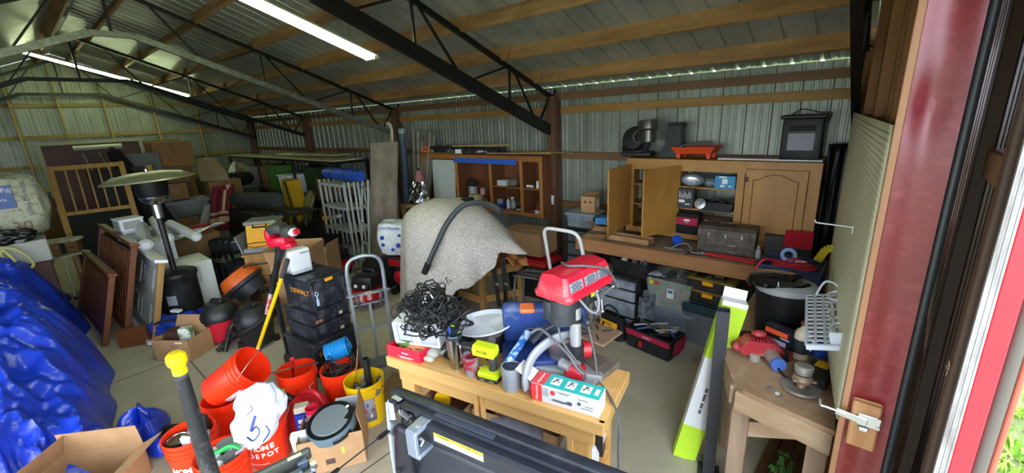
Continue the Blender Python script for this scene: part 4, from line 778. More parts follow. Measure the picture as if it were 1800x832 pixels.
part('body', m, dwb, T); m = MB(); m.box((.0, -.197, .275), (.11, .012, .03), bev=.006); part('latch', m, dwy, T)
text('lettering', 'DEWALT', .065, dwy, T, FACE((-.2555, -.04, .18), (-1, 0, 0), (0, 0, 1)), sx=.9)
text('lettering', 'DEWALT', .035, mat('case_emboss', '#3a3e46', .5), T, FACE((0, -.192, .14), (0, -1, 0)))
m = MB(); m.box((-.2, -.2, .1), (.03, .008, .06)).cyl((-.2, -.2, .17), (-.2, -.2, .12), .006); m.tube([(-.2 + .02*math.cos(a), -.2, .18 + .02*math.sin(a)) for a in [PI*k/6 for k in range(12)]], .004, 6, closed=True); part('padlock', m, mat('light_blue_metal', '#a8c4da', .3), T)
T = thing('plastic_jug', 'white and clear plastic food box standing on top of the black cases', 'container', (-3.95, 1.50, 1.012), 90); m = MB(); m.box((0, 0, .125), (.19, .13, .20), bev=.02, seg=3); part('upper', m, wht, T); m = MB(); m.box((0, 0, .02), (.185, .125, .04), bev=.012, seg=2); part('clear_base', m, mat('frost', '#b4bcc4', .2), T); m = MB(); m.box((.04, -.067, .19), (.08, .004, .012)); part('slot', m, mat('slotgrey', '#8a8a92', .4), T)
flapbox('storage_carton', 'big open brown carton behind the white food box', 'box', (-5.15, 1.95, 0), 40, .45, .42, .78, ((0, 20), (1, 10), (2, 10), (3, 15)))
flapbox('storage_carton', 'tall open carton holding white slats, before the scaffold frames', 'box', (-5.95, 2.62, 0), 35, .30, .36, .58, ((1, 5), (3, 12)))
random.seed(4)
for i in range(4): m = MB(); m.bar((0, 0, 0), (0, 0, .55), .02, .10); solo('blind_slat', m, mat('cream_slat', '#cfcfb6', .5), ['leftmost', 'second', 'third', 'rightmost'][i] + ' white slat sticking up in the tall open carton', 'slat', (-5.99 + .035*i, 2.60 + .02*i, .06), 35, group='white slats in the tall carton')
# trimmer leaning
T = thing('string_trimmer', 'red and black string trimmer standing head-up beside the yellow-handled pole', 'trimmer')
a, b = Vector((-4.52, 1.12, .02)), Vector((-3.92, 1.38, 1.32)); ax = (b - a)
m = MB(); m.tube([a + ax*t for t in (0, .6)], .015, 10); part('lower_shaft', m, blk, T)
m = MB(); m.tube([a + ax*t for t in (.45, .64)], .018, 10); part('shaft_sticker', m, mat('sticker_red_white', '#c02f45', .4, col2='#dcdce0', scale=14), T)
m = MB(); m.tube([a + ax*t for t in (.62, .70, .72, .80, .86, 1.0)], [.02, .022, .036, .026, .03, .05], 12); part('grip_tube', m, blk, T)
M_ = TR(*(b + ax*.04)) @ RZ(30) @ RY(-8)
m = MB(M_); m.box((-.03, 0, -.02), (.20, .15, .09), bev=.03, seg=2).box((-.11, 0, .03), (.06, .13, .10), RY(12), bev=.02, seg=2).box((.03, 0, -.07), (.13, .10, .06), bev=.025, seg=2); part('red_shroud', m, mat('hot_red', '#d81436', .3), T)
m = MB(M_); m.box((-.03, 0, .09), (.16, .13, .09), bev=.03, seg=2).box((.07, 0, .05), (.12, .12, .10), bev=.03, seg=2); part('engine', m, mat('engine_grey', '#343832', .5), T)
m = MB(M_); m.cyl((.10, -.02, .04), (.155, -.02, .04), .036, n=20); eg = part('starter', m, wht, T); m = MB(M_); m.cyl((.155, -.02, .04), (.185, -.02, .04), .026); part('fuel_cap', m, mat('hot_red', '#d81436', .3), eg)
T = thing('pole_tool', 'yellow and white pole with a dark grip leaning beside the trimmer', 'pole'); a, b = Vector((-4.38, 1.02, .02)), Vector((-3.72, 1.33, 1.22)); ax = b - a
m = MB(); m.tube([a, a + ax*.25], .018, 10); part('white_end', m, wht, T); m = MB(); m.tube([a + ax*.25, a + ax*.86], .017, 10); part('yellow_shaft', m, yel, T); m = MB(); m.tube([a + ax*.86, b], .02, 10); part('grip', m, mat('dark_rubber', '#3b3d42', .5), T)

# scaffold frames
sf = mat('dull_aluminium', '#b9bdb8', .5, .2, col2='#9fa49f', scale=10)
T0 = None
for k in range(6):
    lab = ['nearest', 'second', 'third', 'fourth', 'fifth', 'rearmost'][k] + ' aluminium scaffold frame in the row under the blue tarp roll'
    if T0 is None:
        T0 = thing('scaffold_frame', lab, 'scaffold frame', (-6.88, 3.36, 0), 0, 'scaffold frames standing in a row')
        for x in (-.42, .42): m = MB(); m.bar((x, 0, 0), (x, 0, 1.42), .032, .03, bev=.004); part('rail', m, sf, T0)
        for z in (.22, .60, .98, 1.36): m = MB(); m.bar((-.42, 0, z), (.42, 0, z), .03, .05); part('rung', m, sf, T0)
    else: dup(T0, (-6.88 + .035*k, 3.36 + .065*k, 0), -2 + k % 3, lab)
T = thing('ladder', 'grey aluminium ladder leaning at the right of the scaffold frames', 'ladder', (-5.98, 3.24, 0), -14)
for x in (-.18, .2): m = MB(); m.bar((x, 0, 0), (x*.8 - .3, .28, 1.46), .04, .022, bev=.003); part('rail', m, sf, T)
for k in range(5): t = (k + .7) / 5.2; m = MB(); m.bar((-.18 - .265*t, .28*t, 1.46*t), (.2 - .34*t, .28*t, 1.46*t), .03); part('rung', m, sf, T)
T = thing('tarp_roll', 'rolled blue tarp strapped with black bands lying on top of the scaffold frames', 'tarp roll', (-6.72, 3.5, 1.43)); m = MB(); m.tube([(-.56, 0, .09), (-.3, 0, .1), (0, 0, .095), (.3, 0, .1), (.56, 0, .09)], [.085, .1, .098, .102, .085], 16); part('body', m, mat('tarp_blue', '#1d4aa8', .5, bump=.4, bscale=25), T)
for x in (-.25, .2): m = MB(); m.tube([(x + .02*k, .0, .098) for k in range(2)], .104, 16); part('band', m, blk, T)
T = thing('pole_saw', 'yellow and grey telescopic tool lying slantwise across the scaffold rungs', 'pole tool', (-6.55, 3.18, .84)); m = MB(); m.bar((-.25, 0, 0), (.35, -.1, .12), .07, .05, bev=.006); part('body', m, gry, T); m = MB(); m.bar((-.42, .02, -.03), (-.24, 0, 0), .1, .07, bev=.01); part('yellow_head', m, mat('toolyellow', '#c9a020', .5), T)
ply = mat('weathered_plywood', '#75695a', .8, col2='#93887a', scale=3.5, stretch=(1, 1, .5), detail=8, lo=.35, hi=.62, dust='#4f463b', damt=.6)
m = MB(); m.bar((0, 0, 0), (-.03, .38, 2.02), .62, .025, roll=0); solo('plywood_sheet', m, ply, 'tall weathered plywood sheet leaning in front of the scaffold frames', 'plywood sheet', (-5.78, 3.42, 0), 6)

# ================================================================ FAR LEFT BACKGROUND
rack_m = mat('rack_black', '#1e2022', .5)
T = thing('storage_rack', 'long dark steel rack along the far back wall with plywood sheets on top', 'rack', (-10.7, 4.25, 0))
for x in (-3.0, -1.0, 1.0, 3.0):
    for y in (-.3, .3): m = MB(); m.box((x, y, .83), (.05, .05, 1.66)); part('upright', m, rack_m, T)
for z in (.12, .85, 1.62): m = MB(); m.box((0, 0, z), (6.1, .66, .035)); part('shelf', m, rack_m, T)
for i, (x0, y0, x1, y1, z, w, lb) in enumerate([(-13.9, 4.15, -10.3, 4.2, 1.645, .5, 'lowest and longest pale plywood sheet on the rack'), (-11.3, 4.1, -7.5, 4.05, 1.672, .55, 'pale plywood sheet overhanging the right end of the rack'), (-11.0, 4.3, -8.2, 4.3, 1.70, .4, 'upper warped plywood sheet on the rack'), (-10.7, 4.2, -8.9, 4.25, 1.73, .25, 'short top board of the pile on the rack')]):
    m = MB(); m.bar((x0, y0, z + .01), (x1, y1, z + .01 + .03*(i == 2)), w, .018); solo('plywood_board', m, mat('pale_ply%d' % (i % 2), ['#c2bc92', '#d2cca4'][i % 2], .7, col2='#a8a27c', scale=2), lb, 'board')
def simplebox(lb, x, y, z, d, m, rz=0, cat='box', name='storage_carton'):
    T = thing(name, lb, cat, (x, y, z), rz); b = MB(); b.box((0, 0, d[2]/2), d, bev=.004); part('body', b, m, T)
    b = MB(); b.box((0, 0, d[2] + .001), (d[0]*.98, .05, .002)).box((d[0]/2 + .001, 0, d[2]*.72), (.002, .05, d[2]*.5)); part('tape', b, mat('dull_tape', '#6d5639', .4), T); return T
cd2 = mat('deep_brown_carton', '#6f5634', .85, col2='#5c4729', scale=3); grn = mat('green_bin', '#3f6a26', .5);  # carton material in a deeper brown than the other cardboard
def bin_(lb, x, y, z, d, m, rz=0, lidm=None, name='storage_bin'):
    T = thing(name, lb, 'storage bin', (x, y, z), rz); b = MB(); b.taper((0, 0, 0), (d[0]*.88, d[1]*.88), (d[0], d[1]), d[2]); 
    for k in range(4): b.box((-d[0]*.3 + d[0]*.2*k, -d[1]*.47, d[2]*.5), (.02, .03, d[2]*.8))
    b.box((0, 0, d[2] - .01), (d[0] + .04, d[1] + .04, .03), bev=.005); part('tub', b, m, T)
    if lidm: b = MB(); b.box((0, 0, d[2] + .02), (d[0] + .05, d[1] + .05, .04), bev=.01); part('lid', b, lidm, T)
    return T
bin_('tall green ribbed bin on the rack shelf', -10.9, 4.12, .87, (.5, .4, .6), grn); bin_('white bin with a dark slot on the rack, right of the green bin', -10.1, 4.05, .87, (.55, .4, .42), wht)
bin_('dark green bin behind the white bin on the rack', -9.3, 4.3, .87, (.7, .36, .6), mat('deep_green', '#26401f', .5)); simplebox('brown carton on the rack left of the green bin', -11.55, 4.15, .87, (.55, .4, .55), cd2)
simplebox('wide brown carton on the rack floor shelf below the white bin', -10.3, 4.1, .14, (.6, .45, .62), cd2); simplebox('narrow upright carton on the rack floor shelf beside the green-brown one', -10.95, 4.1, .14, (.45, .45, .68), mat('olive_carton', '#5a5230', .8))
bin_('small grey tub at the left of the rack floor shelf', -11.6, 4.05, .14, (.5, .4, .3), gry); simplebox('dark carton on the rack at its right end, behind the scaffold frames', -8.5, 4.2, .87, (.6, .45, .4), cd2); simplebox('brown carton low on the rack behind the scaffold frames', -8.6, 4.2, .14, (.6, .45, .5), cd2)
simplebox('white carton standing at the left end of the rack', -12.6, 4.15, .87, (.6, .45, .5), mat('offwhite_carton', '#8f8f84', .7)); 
T = thing('white_basin', 'white basin with brown paper stuffed in, on the rack left end', 'basin', (-13.2, 4.0, .87)); m = MB(); m.lathe([(0, -.12), (.15, -.1), (.25, 0), (.26, .02), (.23, 0), (.13, -.08), (0, -.1)], 28, TR(0, -.2, .4) @ RX(65)); part('bowl', m, wht, T); m = MB(); m.prism([(-.2, 0), (.2, .05), (.25, .5), (-.05, .6), (-.25, .35)], -.1, .1, RX(90)); part('paper', m, mat('tan_paper', '#a08f6a', .8), T)
m = MB(); random.seed(14); m.grid(lambda u, v: (.5*(u - .5), .1*math.sin(5*u) - .25*v, .55*(1 - v) + .06*math.sin(17*u + 5*v) + .03*random.random()), 18, 10); solo('khaki_tarp', m, mat('khaki_cloth', '#7b7345', .9), 'crumpled khaki cloth heaped on a box behind the yellow hoist', 'cloth', (-8.5, 3.75, .45), solid=.01)
simplebox('dark crate under the khaki cloth behind the yellow hoist', -8.5, 3.72, 0, (.7, .4, .46), mat('dkcrate', '#2c2a26', .7))
# yellow hoist
T = thing('machine_column', 'tall yellow power tool column with black stripe before the rack', 'machine', (-9.25, 3.72, 0), 0); ym = mat('machine_yellow', '#d0a818', .45)
m = MB(); m.prism([(0, 0), (.32, 0), (.0, 1.24), (-.30, 1.26), (-.34, .75), (-.13, .68), (-.15, .5), (-.3, .35), (-.28, 0)], -.13, .13, RX(90)); part('column', m, ym, T)
m = MB(); m.bar((.20, -.135, .02), (-.10, -.135, 1.23), .05, .02); part('black_stripe', m, blk, T); m = MB(); m.box((-.1, 0, -.0 + .05), (.9, .5, .1), bev=.01); part('base', m, blk, T)
T = thing('black_cabinet', 'black open storage box on the floor before the yellow machine', 'storage box', (-7.3, 3.0, 0), 30); m = MB(); m.taper((0, 0, 0), (.8, .55), (.85, .6), .46, open_top=True, t=.02); part('body', m, mat('soft_black', '#121314', .6), T)
T = thing('sawhorse_table', 'dark folding table with curved rim behind the yellow planer', 'table', (-8.4, 3.1, 0), 20); m = MB(); m.box((0, 0, .8), (1.2, .6, .03), bev=.01); m.tube(curve_pts([(-.6, -.3, .84), (-.2, -.34, .9), (.3, -.32, .88), (.6, -.2, .82)]), .02); part('top', m, mat('charcoal_box', '#2c2a28'), T)
for x in (-.5, .5):
    for y in (-.25, .25): m = MB(); m.bar((x, y, 0), (x, y, .79), .03); part('leg', m, rack_m, T)
# cartons in columns
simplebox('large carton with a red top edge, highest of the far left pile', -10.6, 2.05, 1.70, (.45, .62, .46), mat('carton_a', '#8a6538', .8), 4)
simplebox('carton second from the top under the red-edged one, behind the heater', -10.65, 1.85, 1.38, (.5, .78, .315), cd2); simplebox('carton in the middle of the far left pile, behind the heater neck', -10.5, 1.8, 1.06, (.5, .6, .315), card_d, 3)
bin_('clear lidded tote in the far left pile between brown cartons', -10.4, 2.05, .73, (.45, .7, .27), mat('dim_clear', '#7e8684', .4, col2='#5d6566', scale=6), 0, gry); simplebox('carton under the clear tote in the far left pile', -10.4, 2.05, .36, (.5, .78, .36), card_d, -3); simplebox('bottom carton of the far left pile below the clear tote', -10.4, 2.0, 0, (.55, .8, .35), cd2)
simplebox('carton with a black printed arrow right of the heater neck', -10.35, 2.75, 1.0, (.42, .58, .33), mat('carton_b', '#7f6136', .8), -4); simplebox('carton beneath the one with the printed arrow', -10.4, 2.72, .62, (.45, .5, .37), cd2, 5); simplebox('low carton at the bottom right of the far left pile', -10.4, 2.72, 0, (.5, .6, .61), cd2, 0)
T = thing('paper_sack', 'tan paper sack leaning on the printed-arrow carton', 'sack', (-10.4, 2.62, 1.335), 20); m = MB(); m.prism([(-.22, 0), (.3, 0), (.26, .18), (.02, .44), (-.14, .46), (-.25, .3)], -.12, .12, RX(90)); part('body', m, mat('tan_paper', '#a08f6a', .8, bump=.5), T)
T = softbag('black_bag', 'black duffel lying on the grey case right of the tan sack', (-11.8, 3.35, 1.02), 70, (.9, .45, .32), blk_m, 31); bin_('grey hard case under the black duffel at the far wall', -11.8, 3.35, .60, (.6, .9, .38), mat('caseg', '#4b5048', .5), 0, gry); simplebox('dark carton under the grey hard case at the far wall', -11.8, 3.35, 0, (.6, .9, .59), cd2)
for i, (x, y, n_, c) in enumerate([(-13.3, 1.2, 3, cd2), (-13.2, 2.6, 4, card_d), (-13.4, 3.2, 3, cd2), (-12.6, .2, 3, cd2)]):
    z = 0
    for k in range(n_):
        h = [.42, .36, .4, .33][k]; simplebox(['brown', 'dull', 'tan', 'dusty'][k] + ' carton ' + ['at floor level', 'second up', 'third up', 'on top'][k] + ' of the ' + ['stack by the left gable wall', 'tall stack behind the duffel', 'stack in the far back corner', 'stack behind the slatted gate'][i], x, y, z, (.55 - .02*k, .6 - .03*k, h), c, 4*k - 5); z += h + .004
# white plywood, rug roll, towel
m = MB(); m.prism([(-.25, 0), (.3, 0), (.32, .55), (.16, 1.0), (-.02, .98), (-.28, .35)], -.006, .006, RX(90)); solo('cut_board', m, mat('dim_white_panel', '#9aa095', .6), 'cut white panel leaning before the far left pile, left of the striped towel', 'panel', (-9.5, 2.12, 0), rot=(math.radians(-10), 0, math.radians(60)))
T = thing('rug_roll', 'dark grey rolled mat lying above the yellow planer beside the striped towel', 'rolled mat', (-8.5, 2.6, 0)); m = MB(); m.cyl((-.55, -.05, 1.07), (.95, .12, 1.16), .125, n=28); part('roll', m, mat('mat_grey', '#2d322f', .9), T)
m = MB(); m.tube([(-.56 + .003*0, -.05 + (.12 - .0035*k)*math.cos(.5*k), 1.07 + (.12 - .0035*k)*math.sin(.5*k)) for k in range(32)], .006, 5); part('spiral_edge', m, mat('mat_grey2', '#1b1e1c', .9), T)
simplebox('dark trunk supporting the rolled mat behind the folded chairs', -8.35, 2.62, 0, (1.2, .42, .93), mat('trunk_black', '#191a1a', .6), 5, 'trunk', 'trunk')
tow = mat('maroon_towel', '#6a1a22', .95, bump=.5, bscale=90); T = thing('striped_towel', 'maroon towel with cream stripes hanging over the left end of the rolled mat', 'towel', (-9.12, 2.42, .0))
def towp(u, v, off=0):
    s = v*1.15; x = .02*math.sin(6*v) + off; 
    if s < .35: return (x + .1, -.02 + (u-.5)*.32 + (.1 if s < .35 else 0)*(0), 1.36 - (.35 - s)*.25)
    return (x - .02 + .05*math.sin(9*u), -.30*(s-.35)*.9 + (u-.5)*.34, 1.36 - (s-.35)*1.05)
m = MB(); m.grid(lambda u, v: towp(u, v), 10, 24); 
for f in m.b.faces:
    c = f.calc_center_median(); d = 1.36 - c.z
    if any(abs(d - q) < .022 for q in (.52, .6, .68)) or (abs((c.y + .3*max(0, d-.0)*.9) - .05) < .02 and d < .5): f.material_index = 1
part('cloth', m, [tow, mat('cream_stripe', '#b9a27a', .9)], T, solid=.012)
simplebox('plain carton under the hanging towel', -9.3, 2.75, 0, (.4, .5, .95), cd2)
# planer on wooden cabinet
T = thing('wooden_cabinet', 'plain pine cabinet carrying the yellow planer', 'cabinet', (-6.1, 1.98, 0), 55); m = MB(); m.box((0, 0, .36), (.50, .44, .72), bev=.004).box((0, 0, .735), (.54, .48, .03), bev=.004); part('body', m, pine_z, T); m = MB(); m.box((.1, -.2225, .45), (.14, .003, .14)); part('stamped_mark', m, mat('brownmark', '#6e5226', .7), T)
T = thing('thickness_planer', 'yellow planer with grey base and black handle on the pine cabinet', 'planer', (-6.1, 1.98, .752), 52); m = MB(); m.box((0, 0, .03), (.5, .36, .06), bev=.01).box((-.26, 0, .16), (.02, .34, .28), RY(-14), bev=.006); part('base', m, gry, T)
m = MB(); m.prism([(-.2, .06), (.2, .06), (.17, .36), (-.17, .36)], -.15, .15, RX(90)); m.box((0, -.15, .2), (.3, .015, .2), bev=.004)
for k in range(4): m.box((0, -.16, .14 + .035*k), (.26, .006, .008))
part('yellow_body', m, mat('planer_yellow', '#e2a312', .45), T); m = MB(); m.box((0, 0, .385), (.4, .32, .05), bev=.012); part('top_plate', m, mat('planer_top', '#7b7f76', .5), T)
m = MB(); m.tube([(-.08, -.15, .37), (-.08, -.19, .34), (.08, -.19, .34), (.08, -.15, .37)], .01); part('handle', m, blk, T); m = MB(); m.tube(curve_pts([(.2, -.1, .08), (0, -.2, .14), (-.2, -.19, .12), (-.1, -.2, .08), (.15, -.19, .1)]), .005, 6); part('cord', m, blk, T)
# black hand cart
T = thing('luggage_cart', 'black folding luggage cart with small wheels before the pine cabinet', 'cart', (-5.78, 1.72, 0), 58); m = MB(); m.tube(curve_pts([(-.16, 0, .1), (-.17, 0, .6), (-.14, 0, .66), (.1, 0, .66), (.16, 0, .62), (.16, 0, .1)], 5), .012, 8); m.tube([(-.12, .01, .1), (-.12, .01, .5), (.1, .01, .5), (.11, .01, .1)], .01, 8); part('frame', m, blk, T)
for s in (-1, 1): m = MB(); m.lathe([(0, -.02), (.045, -.02), (.045, .02), (0, .02)], 20, TR(s*.17, .02, .08) @ RY(90)); w_ = part('wheel', m, mat('wheel_cream', '#9c9a86', .5), T); m = MB(); m.tube([(s*.17, .02 + .06*math.cos(a), .08 + .06*math.sin(a)) for a in [2*PI*k/16 for k in range(16)]], .018, 8, closed=True); part('tyre', m, blk, w_)
m = MB(); m.box((0, -.1, .03), (.32, .2, .012)); part('foot_plate', m, blk, T); tangle('cord_bundle', '', '', (0, -.03, .25), blk, 16, .1, .05, .2, .008, 12, parent=T)
# folding chairs
T0 = None
for k in range(4):
    if not T0:
        T0 = thing('folding_chair', 'leftmost folded black chair of the row left of the pine cabinet', 'folding chair', (-6.95, 1.72, 0), 62, 'folded black chairs'); m = MB(); m.grid(lambda u, v: (.21*math.cos(PI*(u*1.4 - .2)), -.015*math.sin(PI*u), .55 + .22*v + .09*math.sin(PI*u)), 12, 4); part('backrest', m, mat('gloss_black', '#0e0f11', .25), T0, solid=.02)
        m = MB(); m.box((0, .02, .33), (.38, .03, .36), bev=.01); part('seat', m, mat('gloss_black', '#0e0f11', .25), T0)
        for s in (-1, 1): m = MB(); m.tube([(s*.2, .01, 0), (s*.2, 0, .75)], .012, 8); part('leg', m, blk, T0)
    else: dup(T0, (-6.95 + .095*k, 1.72 + .05*k, 0), None, ['', 'second folded black chair from the left, left of the pine cabinet', 'third folded black chair from the left, left of the pine cabinet', 'folded black chair of the row, the one closest to the pine cabinet'][k])

# ================================================================ LEFT SIDE
tb = mat('blue_tarp', '#1c44d6', .3, col2='#1636b4', scale=1.6, bump=1.0, bscale=11, spec=.8)
def tarp(u, v):
    x = -9.2 + 5.35*u; s = v
    H_ = 1.28 * min(1, max(0, (x + 9.5) / .9))**.5 * (1 if x < -5.7 else max(0, math.cos((x + 5.7) / 1.85 * PI / 2))**.8)
    H_ *= .36 + .64*min(1, max(0, (x + 7.9)/.7)); H_ = max(H_, .03); edge = .10 + .05*math.sin(3.1*x) + .03*math.sin(7.7*x + 1)
    y = edge - 2.1*s; k = 1 - math.exp(-s*9.0); z = H_ * k * (1.02 - .35*s)
    n1 = noise.noise(Vector((x*1.3, y*2.0, 3))) * .16 + noise.noise(Vector((x*3.1 + y*2.2, y*4.5 - x, 7))) * .07 - abs(noise.noise(Vector((x*3.2 + y*2, y*4 - 2*x, 1)))) * .19 - abs(noise.noise(Vector((x*7 - y*4, y*8 + 3*x, 5)))) * .085 + noise.noise(Vector((x*15, y*15, 2))) * .012
    amp = min(1, s*7) * min(1, H_*2.5)
    return (x, y + n1*.35*min(1, s*5), max(.006, z + n1*amp))
m = MB(); m.grid(tarp, 260, 130); solo('blue_tarp', m, tb, 'large crumpled blue tarp covering a long pile at the left front', 'tarp', smooth=70)
m = MB(); random.seed(77)
def puddle(u, v):
    a = 2*PI*u; r = (.20 + .06*math.sin(3*a + 1) + .03*math.sin(7*a)) * math.sin(PI/2*v)
    return (-4.05 + r*math.cos(a)*1.2, .17 + r*math.sin(a)*.75, .24*math.cos(PI/2*v) * (1 + .2*math.sin(5*a)) + .03*noise.noise(Vector((6*math.cos(a), 6*math.sin(a), v*6))) + .012)
m.grid(puddle, 48, 14, wrap=True); solo('tarp_bundle', m, tb, 'bunched corner of blue tarp at the right foot of the large tarp', 'tarp', smooth=70)
m = MB(); random.seed(3)
# insulation bag left
bagw = mat('printed_white_bag', '#b7b8a4', .45, col2='#8f907e', scale=22, lo=.5, hi=.62)
T = softbag('insulation_bag', 'big white printed insulation bag with a blue square at the left edge', (-7.85, -.22, 1.17), 88, (.8, .55, .78), bagw, 8, wr=.02, n=16)
m = MB(); m.box((.05, -.28, .52), (.2, .015, .26), bev=.003); bs = part('blue_square', m, mat('bag_blue', '#1b4c9c', .4), T); 
def bagM(x, z, y=-.288): return TR(x, y, z) @ RX(90)
T2 = text('lettering', 'EcoFill', .075, paper, bs, FACE((.05, -.289, .60), (0, -1, 0)) @ RZ(-8)); text('lettering', 'Wx', .05, paper, bs, FACE((.05, -.289, .49), (0, -1, 0)))
text('lettering', 'Johns Manville', .07, mat('bag_navy', '#1f2c52', .5), T, FACE((.24, -.285, .48), (0, -1, 0)) @ RZ(90)); text('lettering', 'R-30', .17, mat('bag_brown', '#6b4a1e', .5), T, FACE((.06, -.29, .16), (0, -1, 0)))
T = thing('white_chest', 'grey-white chest carrying the big insulation bag', 'chest', (-7.75, -.28, 0), 0); m = MB(); m.box((0, 0, 1.05), (.8, .66, .26), bev=.01); part('lid', m, mat('dull_white', '#a5a79c', .6), T); m = MB(); m.box((0, 0, .46), (.76, .62, .92), bev=.01); part('body', m, mat('maroon_board', '#4a2a20', .6), T)
T = softbag('black_bag', 'black satin bag lying in front of the big insulation bag on the chest', (-7.42, -.22, 1.18), 90, (.42, .16, .15), mat('black_satin', '#0d0e10', .3), 23, wr=.02)
m = MB(); rp = mat('yellow_green_rope', '#b9b97c', .7)
m.tube(curve_pts([(-7.28, -.45, 1.2), (-7.26, -.22, 1.14), (-7.24, -.12, .98), (-7.24, -.14, .9), (-7.25, -.24, .93), (-7.26, -.32, 1.05), (-7.26, -.3, 1.15), (-7.24, -.24, 1.0), (-7.22, -.26, .88), (-7.24, -.36, .9)]), .016, 8); solo('webbing_loop', m, rp, 'pale yellow webbing loops hanging in front of the chest at the left edge', 'webbing')
# stool
T = thing('plastic_stool', 'white stool with curved legs standing right of the blue tarp, carrying a parcel', 'stool', (-9.05, .22, 0), 20); m = MB(); m.box((0, 0, .65), (.42, .36, .035), bev=.015, seg=2); part('seat', m, mat('cream_plastic', '#b9b99c', .5), T)
for x, y in ((-.18, -.14), (.18, -.14), (-.18, .14), (.18, .14)): m = MB(); m.tube([(x*.7, y*.7, .64), (x*1.0, y, .5), (x*1.15, y*1.15, .02)], .016, 8); leg_ = part('leg', m, mat('cream_plastic', '#b9b99c', .5), T); m = MB(); m.cyl((x*1.15, y*1.15, 0), (x*1.15, y*1.15, .04), .02); part('foot_tip', m, blk, leg_)
T = thing('shipping_box', 'brown parcel with a curved arrow print and black tape on the stool', 'box', (-9.05, .22, .668), 74); m = MB(); m.box((0, 0, .09), (.32, .24, .17), bev=.003); part('body', m, card_d, T); m = MB(); m.box((0, -.1215, .09), (.06, .003, .17)); part('tape', m, ink, T)
m = MB(); P_ = curve_pts([(-.12, -.1225, .09), (-.05, -.1225, .06), (.04, -.1225, .06), (.11, -.1225, .09)], 6); m.tube(P_, .007, 6, flat=.4).tube([(.07, -.1225, .095), (.115, -.1225, .092), (.11, -.1225, .06)], .006, 6); part('arrow_print', m, ink, T)
T = softbag('mailer', 'pale mailing pouch lying on the printed parcel', (-9.05, .22, .84), 70, (.42, .3, .045), mat('pale_mailer', '#b9bba0', .5), 4, wr=.02)
flapbox('storage_carton', 'open brown carton standing behind the stool by the chest', 'box', (-8.95, -.28, 0), 10, .4, .36, .95, ((0, 40), (1, 30)), m=card_d)
# slatted gate
gp = wood('golden_pine', '#c4984a', '#a67a34', 'z'); T = thing('slatted_gate', 'golden pine gate with vertical slats leaning before the left gable wall', 'gate', (-9.35, .70, 0), 90, rot=(math.radians(-12), 0, math.radians(80)))
for x in (-.42, .42): m = MB(); m.box((x, 0, .97), (.075, .035, 1.94), bev=.003); part('stile', m, gp, T)
for z, w in ((1.90, .07), (1.18, .06)): m = MB(); m.box((0, 0, z), (.80, .03, w), bev=.003); part('rail', m, gp, T)
for k in range(5): m = MB(); m.box((-.26 + .13*k, 0, 1.54), (.022, .02, .70)); part('slat', m, gp, T)
m = MB(); m.box((0, .012, .6), (.77, .01, 1.1)); part('lower_panel', m, mat('black_mesh', '#161816', .8), T)
T = thing('pine_door', 'second golden pine door leaning behind the gate with a long slot handle', 'door', (-9.75, 1.12, 0), rot=(math.radians(-9), 0, math.radians(82)))
m = MB(); m.box((.42, 0, .9), (.10, .035, 1.8), bev=.003); part('stile', m, gp, T); m = MB(); m.box((0, 0, .9), (.8, .02, 1.78)); part('panel', m, mat('dark_panel', '#1d1a16', .7), T); m = MB(); m.box((.42, -.02, .75), (.02, .012, .22), bev=.005); part('slot_handle', m, ink, T)
T = thing('panel_door', 'dark red-brown door in a white frame leaning on the gable wall behind the gate', 'door', (-12.2, 1.15, 0), rot=(math.radians(-8), 0, math.radians(86)))
m = MB(); m.box((0, 0, 1.1), (1.5, .04, 2.2)); part('panel', m, mat('redbrown_door', '#4a2016', .5), T)
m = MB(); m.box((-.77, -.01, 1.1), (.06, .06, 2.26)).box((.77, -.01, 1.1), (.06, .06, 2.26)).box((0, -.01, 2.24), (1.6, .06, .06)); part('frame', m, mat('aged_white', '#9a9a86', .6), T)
for x in (-.15, .1, .32): m = MB(); m.box((0, 0, 0), (.02, .01, .45), TR(x, -.025, 1.8) @ RY(-10)); part('glazing_bar', m, mat('aged_white', '#9a9a86', .6), T)
m = MB(); m.cyl((-.3, -.05, 2.12), (.45, -.05, 2.12), .05); part('roller_blind', m, mat('blind_white', '#b5b6a4', .5), T)
m = MB(); m.box((0, 0, 1.1), (.75, .03, 2.2), bev=.003); solo('framed_board', m, [mat('board_brown', '#6b4f2c', .7)], 'brown framed board leaning right of the dark red-brown door', 'board', (-12.15, 2.25, 0), rot=(math.radians(-8), 0, math.radians(86)))
T = thing('fabric_sleeve', 'tall black fabric sleeve leaning behind the heater dish', 'bag'); m = MB(); m.tube([(-9.6, 1.75, .02), (-9.9, 1.45, 1.0), (-10.2, 1.2, 2.05), (-10.22, 1.18, 2.12)], [.16, .2, .1, .03], 14); part('body', m, blk_m, T)
bookbox('grey_panel', 'dim grey panel leaning behind the heater dish', 'panel', (-10.1, 1.55, 0), 85, (.5, .03, 2.0), mat('dimgrey', '#5b5f58', .6), rot=(math.radians(-6), 0, math.radians(85)))
